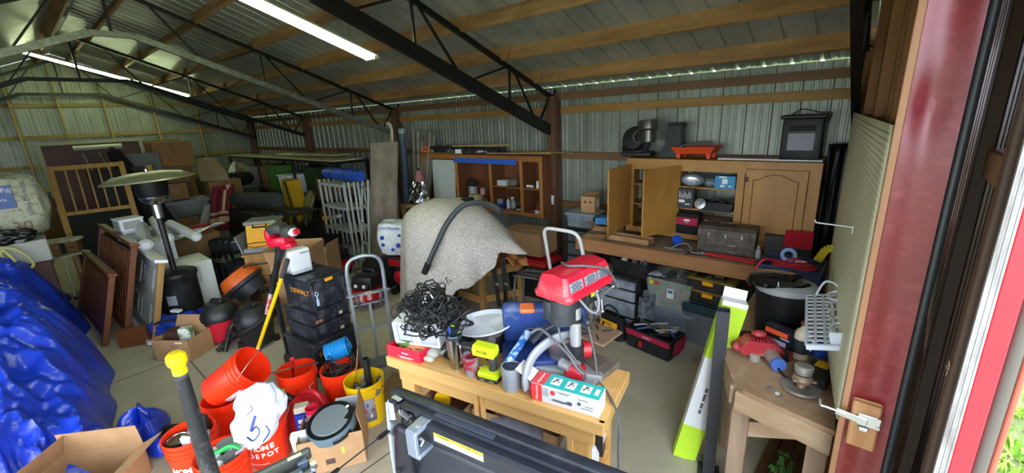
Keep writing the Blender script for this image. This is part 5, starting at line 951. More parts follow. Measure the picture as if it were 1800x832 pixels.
# headboards
hb = wood('dark_cherry', '#7a4524', '#582e16', 'z', rough=.4)
def headboard(lab, loc, rz, L, Hh, lean):
    T = thing('bed_headboard', lab, 'headboard', loc, rot=(math.radians(-lean), 0, math.radians(rz))); 
    for x in (-L/2, L/2): m = MB(); m.box((x, 0, Hh/2), (.06, .06, Hh), bev=.005); part('post', m, hb, T)
    m = MB(); m.box((0, 0, Hh*.54), (L, .02, Hh*.72))
    for k in range(15): m.box((-L/2 + L*(k+.5)/15, -.012, Hh*.54), (L/15*.8, .008, Hh*.70))
    part('panel', m, hb, T); m = MB(); m.box((0, 0, Hh - .01), (L + .1, .09, .04), bev=.008); part('cap_rail', m, hb, T); m = MB(); m.box((0, -.005, Hh*.16), (L, .035, .09), bev=.004); part('lower_rail', m, hb, T)
headboard('shorter dark cherry bed headboard leaning in front of the taller one', (-7.22, .16, 0), 2.5, 1.55, .84, 17)
headboard('taller dark cherry bed headboard leaning between the shorter one and the panelled door', (-7.25, .33, 0), 2, 1.85, 1.16, 16)
T = thing('wood_rails', 'short bundle of cherry bed rails on the floor at the foot of the headboards', 'rails', (-6.12, .42, 0), 60); 
for k in range(3): m = MB(); m.box((0, .035*k, .11), (.28, .025, .2), bev=.003); part('rail', m, hb, T)
# panelled door on edge
wd = mat('primed_door', '#a3a8a6', .5, dust='#7d817c'); T = thing('panel_door', 'white six-panel door standing on its long edge beside the headboards', 'door', (-7.02, .56, .03), rot=(math.radians(-16), 0, math.radians(1)))
m = MB(); m.box((0, 0, .46), (2.0, .035, .9), bev=.003); part('slab', m, wd, T)
for k in range(3):
    for z in (.26, .66):
        m = MB(); x = -.62 + .62*k; m.tube([(x-.24, -.02, z-.13), (x+.24, -.02, z-.13), (x+.24, -.02, z+.13), (x-.24, -.02, z+.13)], .012, 6, closed=True); m.box((x, -.02, z), (.38, .012, .18), bev=.005); part('raised_panel', m, wd, T)
m = MB(); m.box((1.015, .0, .46), (.035, .06, .93), bev=.002); part('pine_jamb', m, pine_z, T, label='bare pine jamb strip')
for z in (-.01, .93): m = MB(); m.box((0, -.01, z + .0), (2.12, .12, .035), bev=.002); part('edge_trim', m, wht, T)
# white rolls and boxes on the door heap
T = thing('white_cabinet', 'white low cabinet panels behind the heater tank', 'cabinet', (-7.0, 1.18, 0), 0); m = MB(); m.box((.1, -.0, .33), (.55, .5, .66), bev=.01); part('body', m, wht, T); m = MB(); m.box((.379, -.1, .5), (.01, .4, .22), bev=.003); part('drawer_front', m, mat('offwhite', '#c5c8ca', .4), T)
m = MB(); m.lathe([(0, .02), (.05, .02), (.09, .008), (.1, 0)], 24, TR(.38, -.08, .22) @ RY(90)); part('round_vent', m, blk, T)
for i, (x, y, z, L, r, a, lb) in enumerate([(-6.95, .86, 1.08, .62, .075, -8, 'nearest white vinyl roll lying over the panelled door'), (-7.05, 1.06, 1.10, .7, .07, -2, 'white vinyl roll behind the nearest one'), (-6.9, 1.26, 1.06, .6, .065, 14, 'white vinyl roll next to the heater pole')]):
    T = thing('vinyl_roll', lb, 'roll', (x, y, z), rot=(0, math.radians(12), math.radians(a))); m = MB(); m.cyl((-L/2, 0, 0), (L/2, 0, 0), r, n=24); part('sleeve', m, mat('glossy_white_film', '#c3c7c2', .2), T); m = MB(); m.cyl((L/2 - .01, 0, 0), (L/2 + .02, 0, 0), r*.6); part('end_cap', m, wht, T)
T = thing('white_cabinet', 'white supporting cupboard under the vinyl rolls', 'cabinet', (-7.35, 1.0, 0)); m = MB(); m.box((0, -.04, .47), (.5, .42, .94), bev=.008); part('body', m, wht, T)
m = MB(); m.grid(lambda u, v: (.5*u - .25, .34*v - .17, .10*u*u + .04*math.sin(3*v)), 8, 6); solo('white_sheet', m, wht, 'curling white sheet over the vinyl rolls right of the heater pole', 'sheet', (-6.75, 1.42, 1.0), 30, solid=.004)
T = thing('drawer_tower', 'white two-drawer plastic tower on the heap left of the heater pole', 'drawer tower', (-7.35, .80, .97), 8); m = MB(); m.box((0, .0, .005), (.26, .24, .01)).box((0, 0, .15), (.26, .24, .01)).box((0, 0, .3), (.28, .26, .015)).box((-.125, 0, .15), (.01, .24, .3)).box((.125, 0, .15), (.01, .24, .3)); part('frame', m, wht, T)
for z in (.075, .225): m = MB(); m.box((0, -.01, z), (.23, .24, .125), bev=.01).box((.131, 0, z), (.004, .18, .1)); part('drawer', m, mat('milky_clear', '#9aa39b', .2), T)
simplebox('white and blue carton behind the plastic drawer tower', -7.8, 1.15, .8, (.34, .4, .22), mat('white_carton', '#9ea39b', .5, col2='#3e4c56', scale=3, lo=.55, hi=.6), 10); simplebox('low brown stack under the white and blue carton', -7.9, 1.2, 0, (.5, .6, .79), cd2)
T = thing('red_sign', 'small red box with white lettering leaning right of the heater pole', 'box', (-7.9, 1.62, .8), 60); m = MB(); m.box((0, 0, .06), (.34, .06, .13), RY(-6), bev=.003); part('body', m, mat('sign_red', '#8c1b20', .5), T); prints(.26, .06, 2, mat('faded_print', '#b7a8a0', .5), T, FACE((0, -.034, .06), (0, -1, 0)) @ RZ(6)); simplebox('brown carton holding up the small red box', -7.95, 1.66, 0, (.4, .4, .79), card_d)
bin_('low black bin left of the folded black chairs', -7.2, 1.75, 0, (.55, .45, .5), blk, 20); bin_('grey crate behind the low black bin', -8.3, 2.0, 0, (.45, .4, .5), mat('caseg', '#4b5048', .5))
# patio heater
T = thing('patio_heater', 'black mushroom patio heater with a pale round reflector dish', 'patio heater', (-6.34, .97, 0), 0); dm = mat('dull_dish', '#a8a98c', .35, .5, col2='#8a8b72', scale=5)
m = MB(); m.lathe([(0, 0), (.225, 0), (.225, .03), (.205, .05), (.205, .60), (.215, .62), (.225, .64), (.22, .68), (.16, .71), (.05, .72), (0, .72)], 40); part('tank_housing', m, blk, T)
m = MB(); m.lathe([(.207, .34), (.207, .46)], 12); 
for f in list(m.b.faces): pass
m.b.free(); m = MB(); m.grid(lambda u, v: (.2065*math.cos(-.9 + .5*u), .2065*math.sin(-.9 + .5*u), .32 + .12*v), 6, 2); part('sticker', m, mat('grey_sticker', '#7e8890', .5), T)
m = MB(); m.cyl((0, 0, .7), (0, 0, 1.42), .032, n=20); part('pole', m, blk, T); m = MB(); m.cyl((0, 0, 1.36), (0, 0, 1.58), .05, n=24); part('neck', m, chrome, T)
m = MB(); m.lathe([(.05, 1.52), (.12, 1.57), (.14, 1.60), (.14, 1.63)], 32); part('burner_ring', m, chrome, T); m = MB(); m.lathe([(0, 1.60), (.135, 1.60), (.15, 1.65), (.16, 1.80), (0, 1.80)], 32); part('emitter_screen', m, mat('emitter_black', '#17181a', .5, .4), T)
m = MB(TR(0, 0, 1.80) @ RX(2) @ RY(-2)); m.lathe([(0, .10), (.16, .095), (.32, .07), (.43, .015), (.435, .0), (.42, .0), (.32, .05), (.16, .072), (0, .075)], 56); part('reflector_dish', m, dm, T); m = MB(); m.lathe([(0, 0), (.02, 0), (.02, .03), (.008, .04), (0, .05)], 12, TR(0, 0, 1.9)); part('top_nut', m, chrome, T)
# blue duffel, cartons, vacuums
T = softbag('duffel_bag', 'bright blue duffel bag lying at the foot of the patio heater', (-5.95, .82, 0), 42, (.62, .30, .26), mat('duffel_blue', '#173ba8', .6), 6, wr=.035); m = MB(); m.tube(curve_pts([(-.2, -.1, .2), (-.1, -.16, .26), (.05, -.14, .28), (.18, -.08, .24)]), .012, 6); part('handle', m, blk_m, T)
T = softbag('duffel_bag', 'second blue bag end standing against the heater tank', (-5.86, 1.12, 0), 60, (.24, .16, .30), mat('duffel_blue', '#173ba8', .6), 9, wr=.025)
m = MB(); m.box((0, 0, .02), (.12, .06, .03), bev=.006); solo('white_remote', m, wht, 'small white object lying on the blue duffel', 'handset', (-6.04, .84, .275), 30)
T = flapbox('storage_carton', 'open carton with faint stamped lettering in front of the blue duffel', 'box', (-5.42, .74, 0), 35, .42, .30, .24, ((2, 30),)); 
for i, s_ in enumerate(('SALE', 'VERSION', 'ANCODA')): text('lettering', s_, .045, mat('faint_stamp', '#8a6644', .8), T, FACE((.04, -.152, .17 - .05*i), (0, -1, 0)))
m = MB(); m.box((.1, -.152, .21), (.08, .003, .015)); part('white_sticker', m, paper, T)
bookbox('green_white_carton', 'green and white product box poking out of the stamped carton', 'box', (-5.40, .78, .06), 50, (.11, .08, .24), mat('greenwhite', '#dfe3dc', .5, col2='#5f8f4a', scale=12, lo=.5, hi=.58)); bookbox('brown_case', 'brown leather case inside the stamped carton', 'case', (-5.52, .71, .01), 40, (.16, .14, .26), mat('browncase', '#4b3526', .6))
def vac(label, loc, rz, bm, s=1, name='shop_vacuum'):
    T = thing(name, label, 'vacuum', loc, rz); m = MB(); m.lathe([(0, .04), (.16*s, .04), (.19*s, .30), (0, .30)], 36); part('drum', m, bm, T)
    m = MB(); m.lathe([(0, .28), (.20*s, .28), (.205*s, .32), (.17*s, .40), (.12*s, .46), (0, .48)], 36); m.box((0, 0, .48), (.16, .07, .05), bev=.02); part('motor_head', m, blk, T)
    m = MB(); m.box((0, -.19*s, .30), (.07, .03, .1), bev=.01); part('latch', m, blk, T)
    for a in (45, 135, 225, 315): m = MB(); m.cyl((.18*s*math.cos(math.radians(a)), .18*s*math.sin(math.radians(a)), 0), (.17*s*math.cos(math.radians(a)), .17*s*math.sin(math.radians(a)), .06), .035); part('caster', m, blk, T)
    return T
T = vac('red shop vacuum with a black head, left of the all-black one', (-5.42, 1.12, 0), 30, mat('vac_red', '#c0142c', .45), .95)
T = vac('all-black shop vacuum with a thick hose coiled over it', (-4.98, 1.32, 0), 20, blk, .98)
m = MB(); m.tube([(.21*math.cos(a) - .02, .20*math.sin(a), .30 + .10*math.sin(a + .6)) for a in [2*PI*k/30 for k in range(31)]], .026, 10); m.tube(curve_pts([(-.20, 0, .34), (-.25, -.1, .22), (-.22, -.2, .1), (-.2, -.26, .01)]), .026, 10); part('hose', m, blk, T)
m = MB(); m.cyl((-.26, -.30, .03), (-.22, -.12, .12), .024); part('wand', m, blk, T)
T = thing('shop_vacuum', 'orange and charcoal shop vacuum lying above the red one', 'vacuum', (-5.98, 1.58, .40), rot=tuple(Vector((-.42, -.40, .80)).to_track_quat('Z', 'Y').to_euler())); m = MB(); m.lathe([(0, .20), (.2, .18), (.245, .1), (.25, .02), (0, .02)], 36); part('orange_top', m, mat('ridgid_orange', '#d9601a', .45), T); m = MB(); m.lathe([(0, -.16), (.19, -.16), (.21, -.02), (.25, .0), (.255, .03), (.245, .05), (0, .05)], 36); m.box((.02, -.2, .0), (.26, .14, .1), bev=.03).box((-.26, 0, .1), (.1, .1, .1), bev=.02); part('charcoal_base', m, mat('charcoal_plastic', '#303338', .5), T)
m = MB(); m.box((0, .02, .205), (.08, .16, .03), bev=.01); part('handle', m, blk, T); text('lettering', 'RIDGID', .05, mat('faint_grey', '#5c6065', .5), T, TR(.02, -.272, .05) @ RX(90))
simplebox('low carton supporting the orange shop vacuum', -6.12, 1.58, 0, (.38, .38, .25), card_d, 40)

# ================================================================ FOREGROUND LEFT: BUCKETS AND CARTONS
T = flapbox('storage_carton', 'large open empty brown carton at the bottom left corner in front of the tarp', 'box', (-3.66, -.18, 0), 48, .50, .38, .23, ((2, -6), (1, 62), (0, 50), (3, -20)), fl=.42)
T = thing('marker_post', 'black post with a yellow ball tip standing in front of the red buckets', 'post', (-2.40, .285, 0)); m = MB(); m.lathe([(0, 0), (.045, 0), (.045, .3), (.034, .9), (.027, 1.20), (0, 1.20)], 24); part('shaft', m, mat('scuffed_black', '#1d2023', .55, dust='#8d8d8a', dscale=7, damt=.6), T)
m = MB(); m.lathe([(0, 0), (.030, 0), (.031, .025), (.027, .03), (.031, .04), (.040, .055), (.043, .075), (.040, .098), (.026, .113), (0, .117)], 32, TR(0, 0, 1.195)); part('ball_tip', m, mat('ball_yellow', '#f5d20a', .5), T)
SP = {}
T = bucket('red-orange bucket of cans and scraps, nearest the black post on its left', (-3.27, .34, 0), org, (0, 0, math.radians(20)), 80); SP['L'] = T
hw = mat('white_bucket_print', '#f2efe8', .5)
def bucket_print(T, a0, s1='THE', s2='HOME', s3='DEPOT', h0=.20, col=None):
    for s_, z, sz in ((s2, h0 + .03, .055), (s3, h0 - .03, .05)):
        for i, ch in enumerate(s_):
            a = math.radians(a0 + (i - (len(s_)-1)/2) * 17); r = .136 + (z - .05)*.03
            text('lettering', ch, sz, col or hw, T, FACE((r*math.cos(a), r*math.sin(a), z), (math.cos(a), math.sin(a), 0)), bold=.002)
def arcstrip(T, name, m_, a0, a1, z0, z1, r0, r1, n=10):
    m = MB(); m.grid(lambda u, v: ((r0 + (r1 - r0)*v)*math.cos(math.radians(a0 + (a1 - a0)*u)), (r0 + (r1 - r0)*v)*math.sin(math.radians(a0 + (a1 - a0)*u)), z0 + (z1 - z0)*v), n, 1); return part(name, m, m_, T, solid=.0006)
bucket_print(T, -58, h0=.14)
M_b = bucket('red-orange bucket with black stamp in front, half covered by the white shopping bag', (-2.88, .42, 0), org, (0, 0, math.radians(35)), 100)
a_ = math.radians(-62); prints(.06, .06, 3, ink, M_b, FACE((.1425*math.cos(a_), .1425*math.sin(a_), .19), (math.cos(a_), math.sin(a_), 0)))
Hd = bucket('red-orange bucket with big white lettering on its side, right of the shopping bag', (-3.06, .72, 0), org, (0, 0, math.radians(-20)), 80)
bucket_print(Hd, -12, h0=.16)
arcstrip(Hd, 'print_border', hw, -62, -2, .06, .064, .1385, .1385); arcstrip(Hd, 'print_border', hw, -62, -2, .255, .259, .1425, .1425)
bucket('empty-looking red-orange bucket standing under the tilted one', (-3.52, .62, 0), org, (0, 0, 0), 80)
ax = (Vector((-3.34, .86, .60)) - Vector((-3.60, .60, .36))).normalized(); R_ = ax.to_track_quat('Z', 'Y').to_euler()
T = bucket('tilted empty red-orange bucket resting on its side above the others', (-3.58, .60, .40), org, tuple(R_), 20); arcstrip(T, 'print_patch', hw, -150, -128, .10, .26, .1395, .143)
b3 = bucket('red-orange bucket with a long tool across its rim, left of the cord-filled one', (-3.46, 1.13, 0), org, (0, 0, math.radians(60)), 85); arcstrip(b3, 'print_patch', hw, -50, -47, .1, .24, .139, .143); arcstrip(b3, 'print_patch', hw, -50, -25, .24, .244, .143, .143)
b4 = bucket('red-orange bucket heaped with black cords and a blue hose', (-3.17, 1.36, 0), org, (0, 0, 0), 85)
yb = bucket('yellow bucket with a picture label, right of the red ones', (-2.86, 1.40, 0), mat('bucket_yellow', '#f4c80a', .4), (0, 0, math.radians(15)), 100)
lb_ = arcstrip(yb, 'picture_label', mat('picture_label', '#a9a6b4', .5, col2='#7c7790', scale=6), -62, -18, .06, .26, .1375, .1445)
random.seed(5)
for i, c in enumerate(('#d88a2a', '#c23a30', '#2a5cb0', '#e8dcc0', '#8d5a2a', '#e0b030')):
    a = math.radians(-56 + 7*(i % 6)); z = .11 + .05*(i % 3); m = MB(); m.ball((.1415*math.cos(a), .1415*math.sin(a), z), (.008, .011, .018), n=10); part('picture_spot', m, mat('spot%d' % i, c, .5), lb_)
# contents
def sc(name, mb, m_, lab, cat, loc, rz=0, rot=None): return solo(name, mb, m_, lab, cat, loc, rz, rot=rot)
can('silver-lidded paint can lying in the nearest left bucket', (-3.30, .28, .25), .07, .09, mat('can_dark', '#3a3340', .4), chrome, name='paint_can')
bookbox('dark_carton', 'black flat box with a white label in the left bucket', 'box', (-3.36, .42, .22), 25, (.16, .03, .20), mat('darkflat', '#26282c', .5)); m = MB(); m.box((0, 0, 0), (.09, .003, .06)); sc('paper_label', m, paper, 'white label on the flat black box in the left bucket', 'label', (-3.353, .402, .36), rot=(0, 0, math.radians(25)))
for i, (x, y, a, c, lb) in enumerate([(-3.22, .32, 40, '#c9c9c6', 'white'), (-3.24, .42, -30, '#8d8478', 'tan'), (-3.18, .38, 70, '#5a5d62', 'grey')]):
    m = MB(); m.box((0, 0, .09), (.06, .03, .18), RX(20) @ RY(15), bev=.005); sc('scrap_packet', m, mat('scrap%d' % i, c, .5), lb + ' packet sticking up in the left bucket', 'packet', (x, y, .25), a)
m = MB(); m.lathe([(0, 0), (.09, 0), (.1, .02), (.09, .05), (.03, .055), (.03, .0)], 28); sc('tape_reel', m, mat('reel_grey', '#8b8e90', .3, .5), 'grey tape reel among white paper in the stamped bucket', 'reel', (-2.92, .46, .30), rot=(.5, .2, 0))
gs = mat('green_handle', '#1fae4c', .4); m = MB(); m.tube(curve_pts([(-.08, 0, 0), (0, .01, .02), (.07, .03, .05), (.13, .04, .03)]), [.012]*25, 8); m.tube(curve_pts([(-.06, -.02, 0), (0, 0, .02), (.05, .06, .02), (.06, .12, .04)]), .012, 8); sc('garden_shears', m, gs, 'green-handled shears lying across the stamped bucket', 'shears', (-2.86, .40, .37), 30)
for i, (x, y) in enumerate(((-2.95, .37), (-2.82, .36), (-2.9, .5))): m = MB(); m.box((0, 0, .06), (.09, .07, .12), RX(15*i - 10), bev=.01); sc('white_packet', m, wht, ['left', 'right', 'rear'][i] + ' white packet inside the stamped bucket', 'packet', (x, y, .24), 50*i)
# white shopping bag
bagm = mat('thin_white_plastic', '#d5dae8', .35, bump=.5, bscale=14); random.seed(66)
def sbag(u, v):
    a = 2*PI*u; rr = [(.0, .02), (.12, .10), (.35, .15), (.6, .165), (.85, .12), (1.0, .05)]
    for (v0, r0), (v1, r1) in zip(rr, rr[1:]):
        if v0 <= v <= v1: r = r0 + (r1-r0)*(v-v0)/(v1-v0)
    n1 = noise.noise(Vector((math.cos(a)*1.7, math.sin(a)*1.7, v*3.2))) * .06 + abs(noise.noise(Vector((math.cos(a)*5, math.sin(a)*5, v*4)))) * .035
    return ((r + n1)*math.cos(a)*1.05, (r + n1)*math.sin(a)*.62, .46*v)
T = thing('shopping_bag', 'white plastic shopping bag with blue lettering slumped over the red buckets', 'bag', (-2.80, .57, .33), rot=(math.radians(-24), math.radians(14), math.radians(56))); T.scale = (.80, .80, .88); m = MB(); m.grid(sbag, 72, 30, wrap=True); part('body', m, bagm, T, smooth=70)
m = MB(); m.tube(curve_pts([(-.02, -.185, .12), (.03, -.20, .10), (.06, -.19, .15), (.03, -.19, .19), (.0, -.185, .16), (.01, -.18, .26)], 6), .011, 6, flat=.4).tube(curve_pts([(.09, -.16, .08), (.12, -.14, .14), (.09, -.155, .19)], 6), .009, 6, flat=.4).tube(curve_pts([(-.05, -.17, .26), (-.02, -.175, .3), (-.04, -.16, .33)], 5), .007, 6, flat=.4); part('blue_script', m, mat('script_blue', '#24459c', .5), T)
# black shapes around
m = MB(); m.grid(lambda u, v: ((.1 + .04*math.sin(6*u*PI))*math.cos(2*PI*u)*(1-v*.5), (.09 + .03*math.sin(10*u*PI))*math.sin(2*PI*u)*(1-v*.5), .16*v), 24, 6, wrap=True); sc('black_plastic_bag', m, mat('gloss_bag', '#0c0d10', .25), 'black plastic bag crumpled in the lettered red bucket behind the white one', 'bag', (-3.08, .74, .32))
m = MB(); m.ball((0, 0, .09), (.12, .1, .09)); sc('red_cloth', m, mat('deep_red', '#8c1020', .5), 'dark red cloth bundle on the floor left of the tilted bucket', 'cloth', (-3.86, .62, 0)); 
T = bottle('small black bottle with white neck lying left of the tilted bucket', (-3.86, .42, .05), .04, .24, blk, wht, rot=(math.radians(80), 0, math.radians(-30)))
T = thing('paint_pail', 'small white pail with a blue band between the red buckets', 'pail', (-3.36, .90, 0)); m = MB(); m.lathe([(0, 0), (.085, 0), (.095, .2), (.1, .2), (.1, .215), (0, .215)], 28); part('body', m, wht, T); m = MB(); m.lathe([(.091, .07), (.094, .13), (.0945, .13)], 28); part('blue_band', m, blu, T)
# gas can
gc = mat('fuel_red', '#c01826', .4, dust='#d76a6a', damt=.2); T = thing('fuel_can', 'big red fuel can with a black spout lying before the cord-filled bucket', 'fuel can', (-3.12, 1.05, .0), 30); random.seed(3)
m = MB(); m.grid(lambda u, v: ((.19*(abs(math.cos(2*PI*u))**.7)*math.copysign(1, math.cos(2*PI*u))) * (1 - .45*v**2.5), (.13*(abs(math.sin(2*PI*u))**.7)*math.copysign(1, math.sin(2*PI*u))) * (1 - .35*v**2.5), .28*v), 36, 10, wrap=True)
m.box((0, 0, .27), (.20, .16, .03), bev=.014, seg=2); part('body', m, gc, T, subd=1); m = MB(); m.tube(curve_pts([(-.05, 0, .27), (-.02, 0, .33), (.08, 0, .335), (.14, 0, .24)]), .02, 10); part('handle', m, gc, T)
m = MB(); m.tube([(-.12, .0, .24), (-.17, -.02, .30)], .03, 14); part('spout_collar', m, blk, T); m = MB(); m.tube([(-.17, -.02, .30), (-.24, -.05, .32), (-.34, -.09, .28)], [.024, .02, .012], 12); sp = part('spout', m, blk, T); m = MB(); m.box((-.19, -.03, .335), (.05, .05, .04), bev=.01); part('green_trigger', m, mat('neon_green', '#5fd83a', .4), sp)
T = thing('fuel_can', 'small dark-red can low between the blue box and the buckets', 'fuel can', (-3.30, .99, 0), 0); m = MB(); m.box((0, 0, .08), (.12, .16, .16), bev=.04, seg=3); part('body', m, mat('dark_fuel_red', '#98121f', .4), T)
# blue box
T = thing('snack_box', 'small upright blue box with white print, left of the robot vacuum carton', 'box', (-2.98, .955, 0), 60); m = MB(); m.box((0, 0, .14), (.10, .09, .28), bev=.003); part('body', m, mat('box_blue', '#1c36b0', .5), T); m = MB(); m.box((0, -.0455, .10), (.075, .002, .09)); part('brown_picture', m, mat('browny', '#a9794e', .5), T); m = MB(); m.box((0, -.0455, .23), (.06, .002, .03)).box((-.01, -.0455, .19), (.05, .002, .01)); part('white_print', m, paper, T)
m = MB(); m.box((0, 0, .03), (.10, .08, .05), bev=.008); sc('plastic_tub', m, mat('cream_tub', '#c9c2ae', .5), 'cream tub sitting on the small upright blue box', 'tub', (-2.98, .955, .282), 60)
# robot vacuum carton
RC = (-2.70, 1.04, 0); T = flapbox('storage_carton', 'brown carton holding the round robot vacuum, with a yellow sticker', 'box', RC, 57, .42, .32, .27, ((1, -8),)); m = MB(); m.box((.07, -.1615, .15), (.02, .003, .05), bev=.001); part('yellow_sticker', m, mat('sticker_yel', '#d6c84a', .5), T); m = MB(); m.box((-.02, -.1615, .08), (.06, .003, .04)); part('dark_patch', m, mat('dk_patch', '#4a3a34', .6), T)
T = thing('robot_vacuum', 'round slate-grey robot vacuum lying on top of the open carton', 'robot vacuum', (-2.67, 1.035, .245), rot=(math.radians(12), math.radians(-8), math.radians(57))); m = MB(); m.lathe([(0, 0), (.155, 0), (.165, .01), (.168, .07), (.162, .08), (0, .08)], 56); part('body', m, mat('slate', '#5c6f7c', .35), T); m = MB(); m.lathe([(0, .086), (.125, .086), (.13, .08), (0, .08)], 48); part('top_disc', m, mat('grey_disc', '#707a80', .4), T)
m = MB(); m.lathe([(.155, .0795), (.158, .0835), (.131, .0835), (.129, .0795)], 56); part('rim_ring', m, mat('black_gloss2', '#101418', .2), T); m = MB(); m.box((.11, .08, .086), (.035, .10, .004), RZ(-36) @ TR(.0, .0, 0), bev=.002); bp = part('button_panel', m, mat('black_gloss2', '#101418', .2), T); m = MB(); m.box((.13, -.01, .0895), (.012, .02, .002)); m.b.free(); m = MB(); m.cyl((.118, .066, .087), (.118, .066, .09), .012); part('button', m, wht, bp)
m = MB(); m.grid(lambda u, v: (.1695*math.cos(-1.5 + .8*u), .1695*math.sin(-1.5 + .8*u), .02 + .035*v), 10, 1); part('bumper_window', m, mat('black_gloss2', '#101418', .2), T, solid=.001)
T = thing('paper_cups', 'stack of pink and red cups beside the robot vacuum', 'cups', (-2.86, .98, .1), 0); 
for k in range(5): m = MB(); z = .035*k; m.lathe([(0, z), (.032, z), (.042, z + .11), (.044, z + .115), (.04, z + .115), (.03, z + .01), (0, z + .01)], 24); part('cup', m, mat('hotred_cup', '#d0183c', .4) if k == 4 else mat('pink_cup', '#c97a86', .5), T)
m = MB(); m.box((0, 0, .1), (.14, .06, .18), RX(12), bev=.01); sc('white_packet', m, paper, 'white printed packet at the front left of the robot vacuum carton', 'packet', (-2.80, .87, .09), 57); m = MB(); m.box((0, 0, .1), (.16, .02, .2), RX(-14), bev=.004); sc('white_blue_packet', m, mat('whiteblue', '#cdd6e0', .4, col2='#5f86c0', scale=10, lo=.52, hi=.6), 'white and blue packet standing behind the robot vacuum', 'packet', (-2.76, 1.19, .14), 57)
# things in buckets 3,4, yellow
m = MB(); m.tube([(0, 0, 0), (.16, .02, .10), (.34, .05, .24)], .010, 10); T = thing('screwdriver', 'long chrome and red screwdriver leaning out of the red bucket', 'screwdriver', (-3.50, 1.10, .10)); part('shaft', m, chrome, T) ; T.rotation_euler = (0, math.radians(-75), math.radians(190)); m = MB(); m.cyl((.30, .04, .2), (.38, .06, .28), .016); part('handle', m, redp, T)
m = MB(); m.bar((-.24, 0, 0), (.2, 0, .01), .016, .008).box((-.26, 0, .0), (.07, .03, .02), bev=.006); solo('squeegee', m, chrome, 'steel bar tool lying across the rim of the red bucket left of the cords', 'bar tool', (-3.44, 1.10, .385), 60)
tangle('black_cord_heap', 'black cords heaped over the red bucket behind the fuel can', 'cords', (-3.22, 1.40, .27), blk, 95, .17, .16, .34, .006, 44)
m = MB(); m.tube([(.075*math.cos(a) , .010*k*.12 - .09, .075*math.sin(a)*1.0) for k, a in enumerate([i*.45 for i in range(150)])], .0085, 6); solo('air_hose', m, mat('bright_blue_hose', '#1c8cd8', .35), 'bright blue coiled air hose on top of the black cords', 'hose', (-3.27, 1.42, .47), rot=(math.radians(15), math.radians(10), math.radians(-30)))
m = MB(); m.box((0, 0, .15), (.005, .12, .34)); solo('cardboard_piece', m, card, 'upright strip of cardboard stuck into the cord-filled bucket', 'cardboard', (-3.03, 1.42, .30), rot=(math.radians(6), math.radians(12), math.radians(55)))
random.seed(8)
for i in range(6): a = i*1.05; m = MB(); m.box((0, 0, .07), (.05, .035, .14), RX(random.uniform(-30, 30)) @ RY(random.uniform(-30, 30)), bev=.006); solo('tool_scrap', m, mat('greyscrap%d' % (i % 3), ['#8f9196', '#5b5e63', '#c2c4c6'][i % 3], .35, .6), ['pale', 'dark', 'bright', 'dull', 'blackish', 'silver'][i] + ' metal fitting among the scraps in the yellow bucket', 'fitting', (-2.86 + .08*math.cos(a), 1.40 + .08*math.sin(a), .20), 40*i)
m = MB(); m.lathe([(0, 0), (.026, 0), (.026, .3), (.02, .3), (.02, .02), (0, .02)], 20); solo('black_tube', m, blk, 'short black tube standing up in the yellow bucket', 'tube', (-2.82, 1.42, .25))
m = MB(); m.cyl((0, 0, 0), (0, .03, .14), .016); m.box((0, .03, .16), (.05, .03, .03), bev=.008); solo('chrome_fitting', m, chrome, 'chrome faucet fitting left of the black tube in the yellow bucket', 'fitting', (-2.89, 1.42, .30))
m = MB(); m.box((0, 0, .003), (.62, .5, .006)); solo('flattened_cardboard', m, mat('floor_cardboard', '#8a7048', .8), 'flattened sheet of cardboard on the floor right of the yellow bucket', 'cardboard', (-2.86, 1.83, 0), 30)
tangle('loose_black_cord', 'thin black cord looping on the floor below the grey hand truck', 'cord', (-3.45, 1.62, 0), blk, 14, .12, .14, .03, .004, 5)

# ================================================================ FRONT WORKBENCH
BX = (-2.21, 1.265, 0); BA = 11.0
T = thing('workbench', 'light pine workbench in the foreground with the drill press on it', 'workbench', BX, BA); pv = wood('varnished_pine_x', '#e2b673', '#cf9c56', 'x', rough=.35); pvz = wood('varnished_pine_z', '#dfb16c', '#c9964f', 'z', rough=.35)
def WB(name, c, d, m=pv, par=None, **k): b = MB(); b.box(c, d, bev=.003); return part(name, b, m, par or T, **k)
WB('tabletop', (.695, .235, .87), (1.39, .45, .02)); WB('front_edge_board', (.71, -.005, .845), (1.42, .03, .07)); WB('end_edge_board', (1.405, .225, .845), (.03, .47, .07))
WB('apron', (.71, .03, .76), (1.30, .025, .11)); WB('apron', (.71, .42, .76), (1.30, .025, .11))
for x in (.10, 1.29):
    for y in (.05, .40): WB('leg', (x, y, .42), (.085, .04, .83), pvz); WB('leg_brace', (x + (.06 if x < 1 else -.06), y, .42), (.035, .06, .83), pvz)
WB('side_rail', (.10, .26, .72), (.03, .44, .1), pine_y); WB('side_rail', (1.29, .26, .3), (.03, .44, .1), pine_y)
WB('shelf', (.7, .22, .36), (1.24, .42, .02)); WB('drawer_runner', (.66, .02, .70), (.03, .03, .22), pvz); WB('drawer_runner', (.70, .02, .70), (.02, .03, .22), pvz)
def bw(x, y, z): a = math.radians(BA); return (BX[0] + x*math.cos(a) - y*math.sin(a), BX[1] + x*math.sin(a) + y*math.cos(a), z)
flapbox('storage_carton', 'open carton of hand tools on the lower shelf, leftmost under the front workbench', 'box', bw(.36, .22, .371), BA, .32, .34, .22, ()); flapbox('storage_carton', 'second carton under the front workbench, behind the drawer runners', 'box', bw(.62, .28, .371), BA + 4, .2, .3, .20, ())
m = MB(); m.cyl((0, -.02, .06), (0, .02, .06), .055, n=24); m.box((0, 0, .01), (.06, .04, .02)); solo('tape_measure', m, mat('tape_yellow', '#f2c30c', .4), 'yellow tape measure in the leftmost carton under the front workbench', 'tape measure', bw(.30, .14, .50), BA + 20)
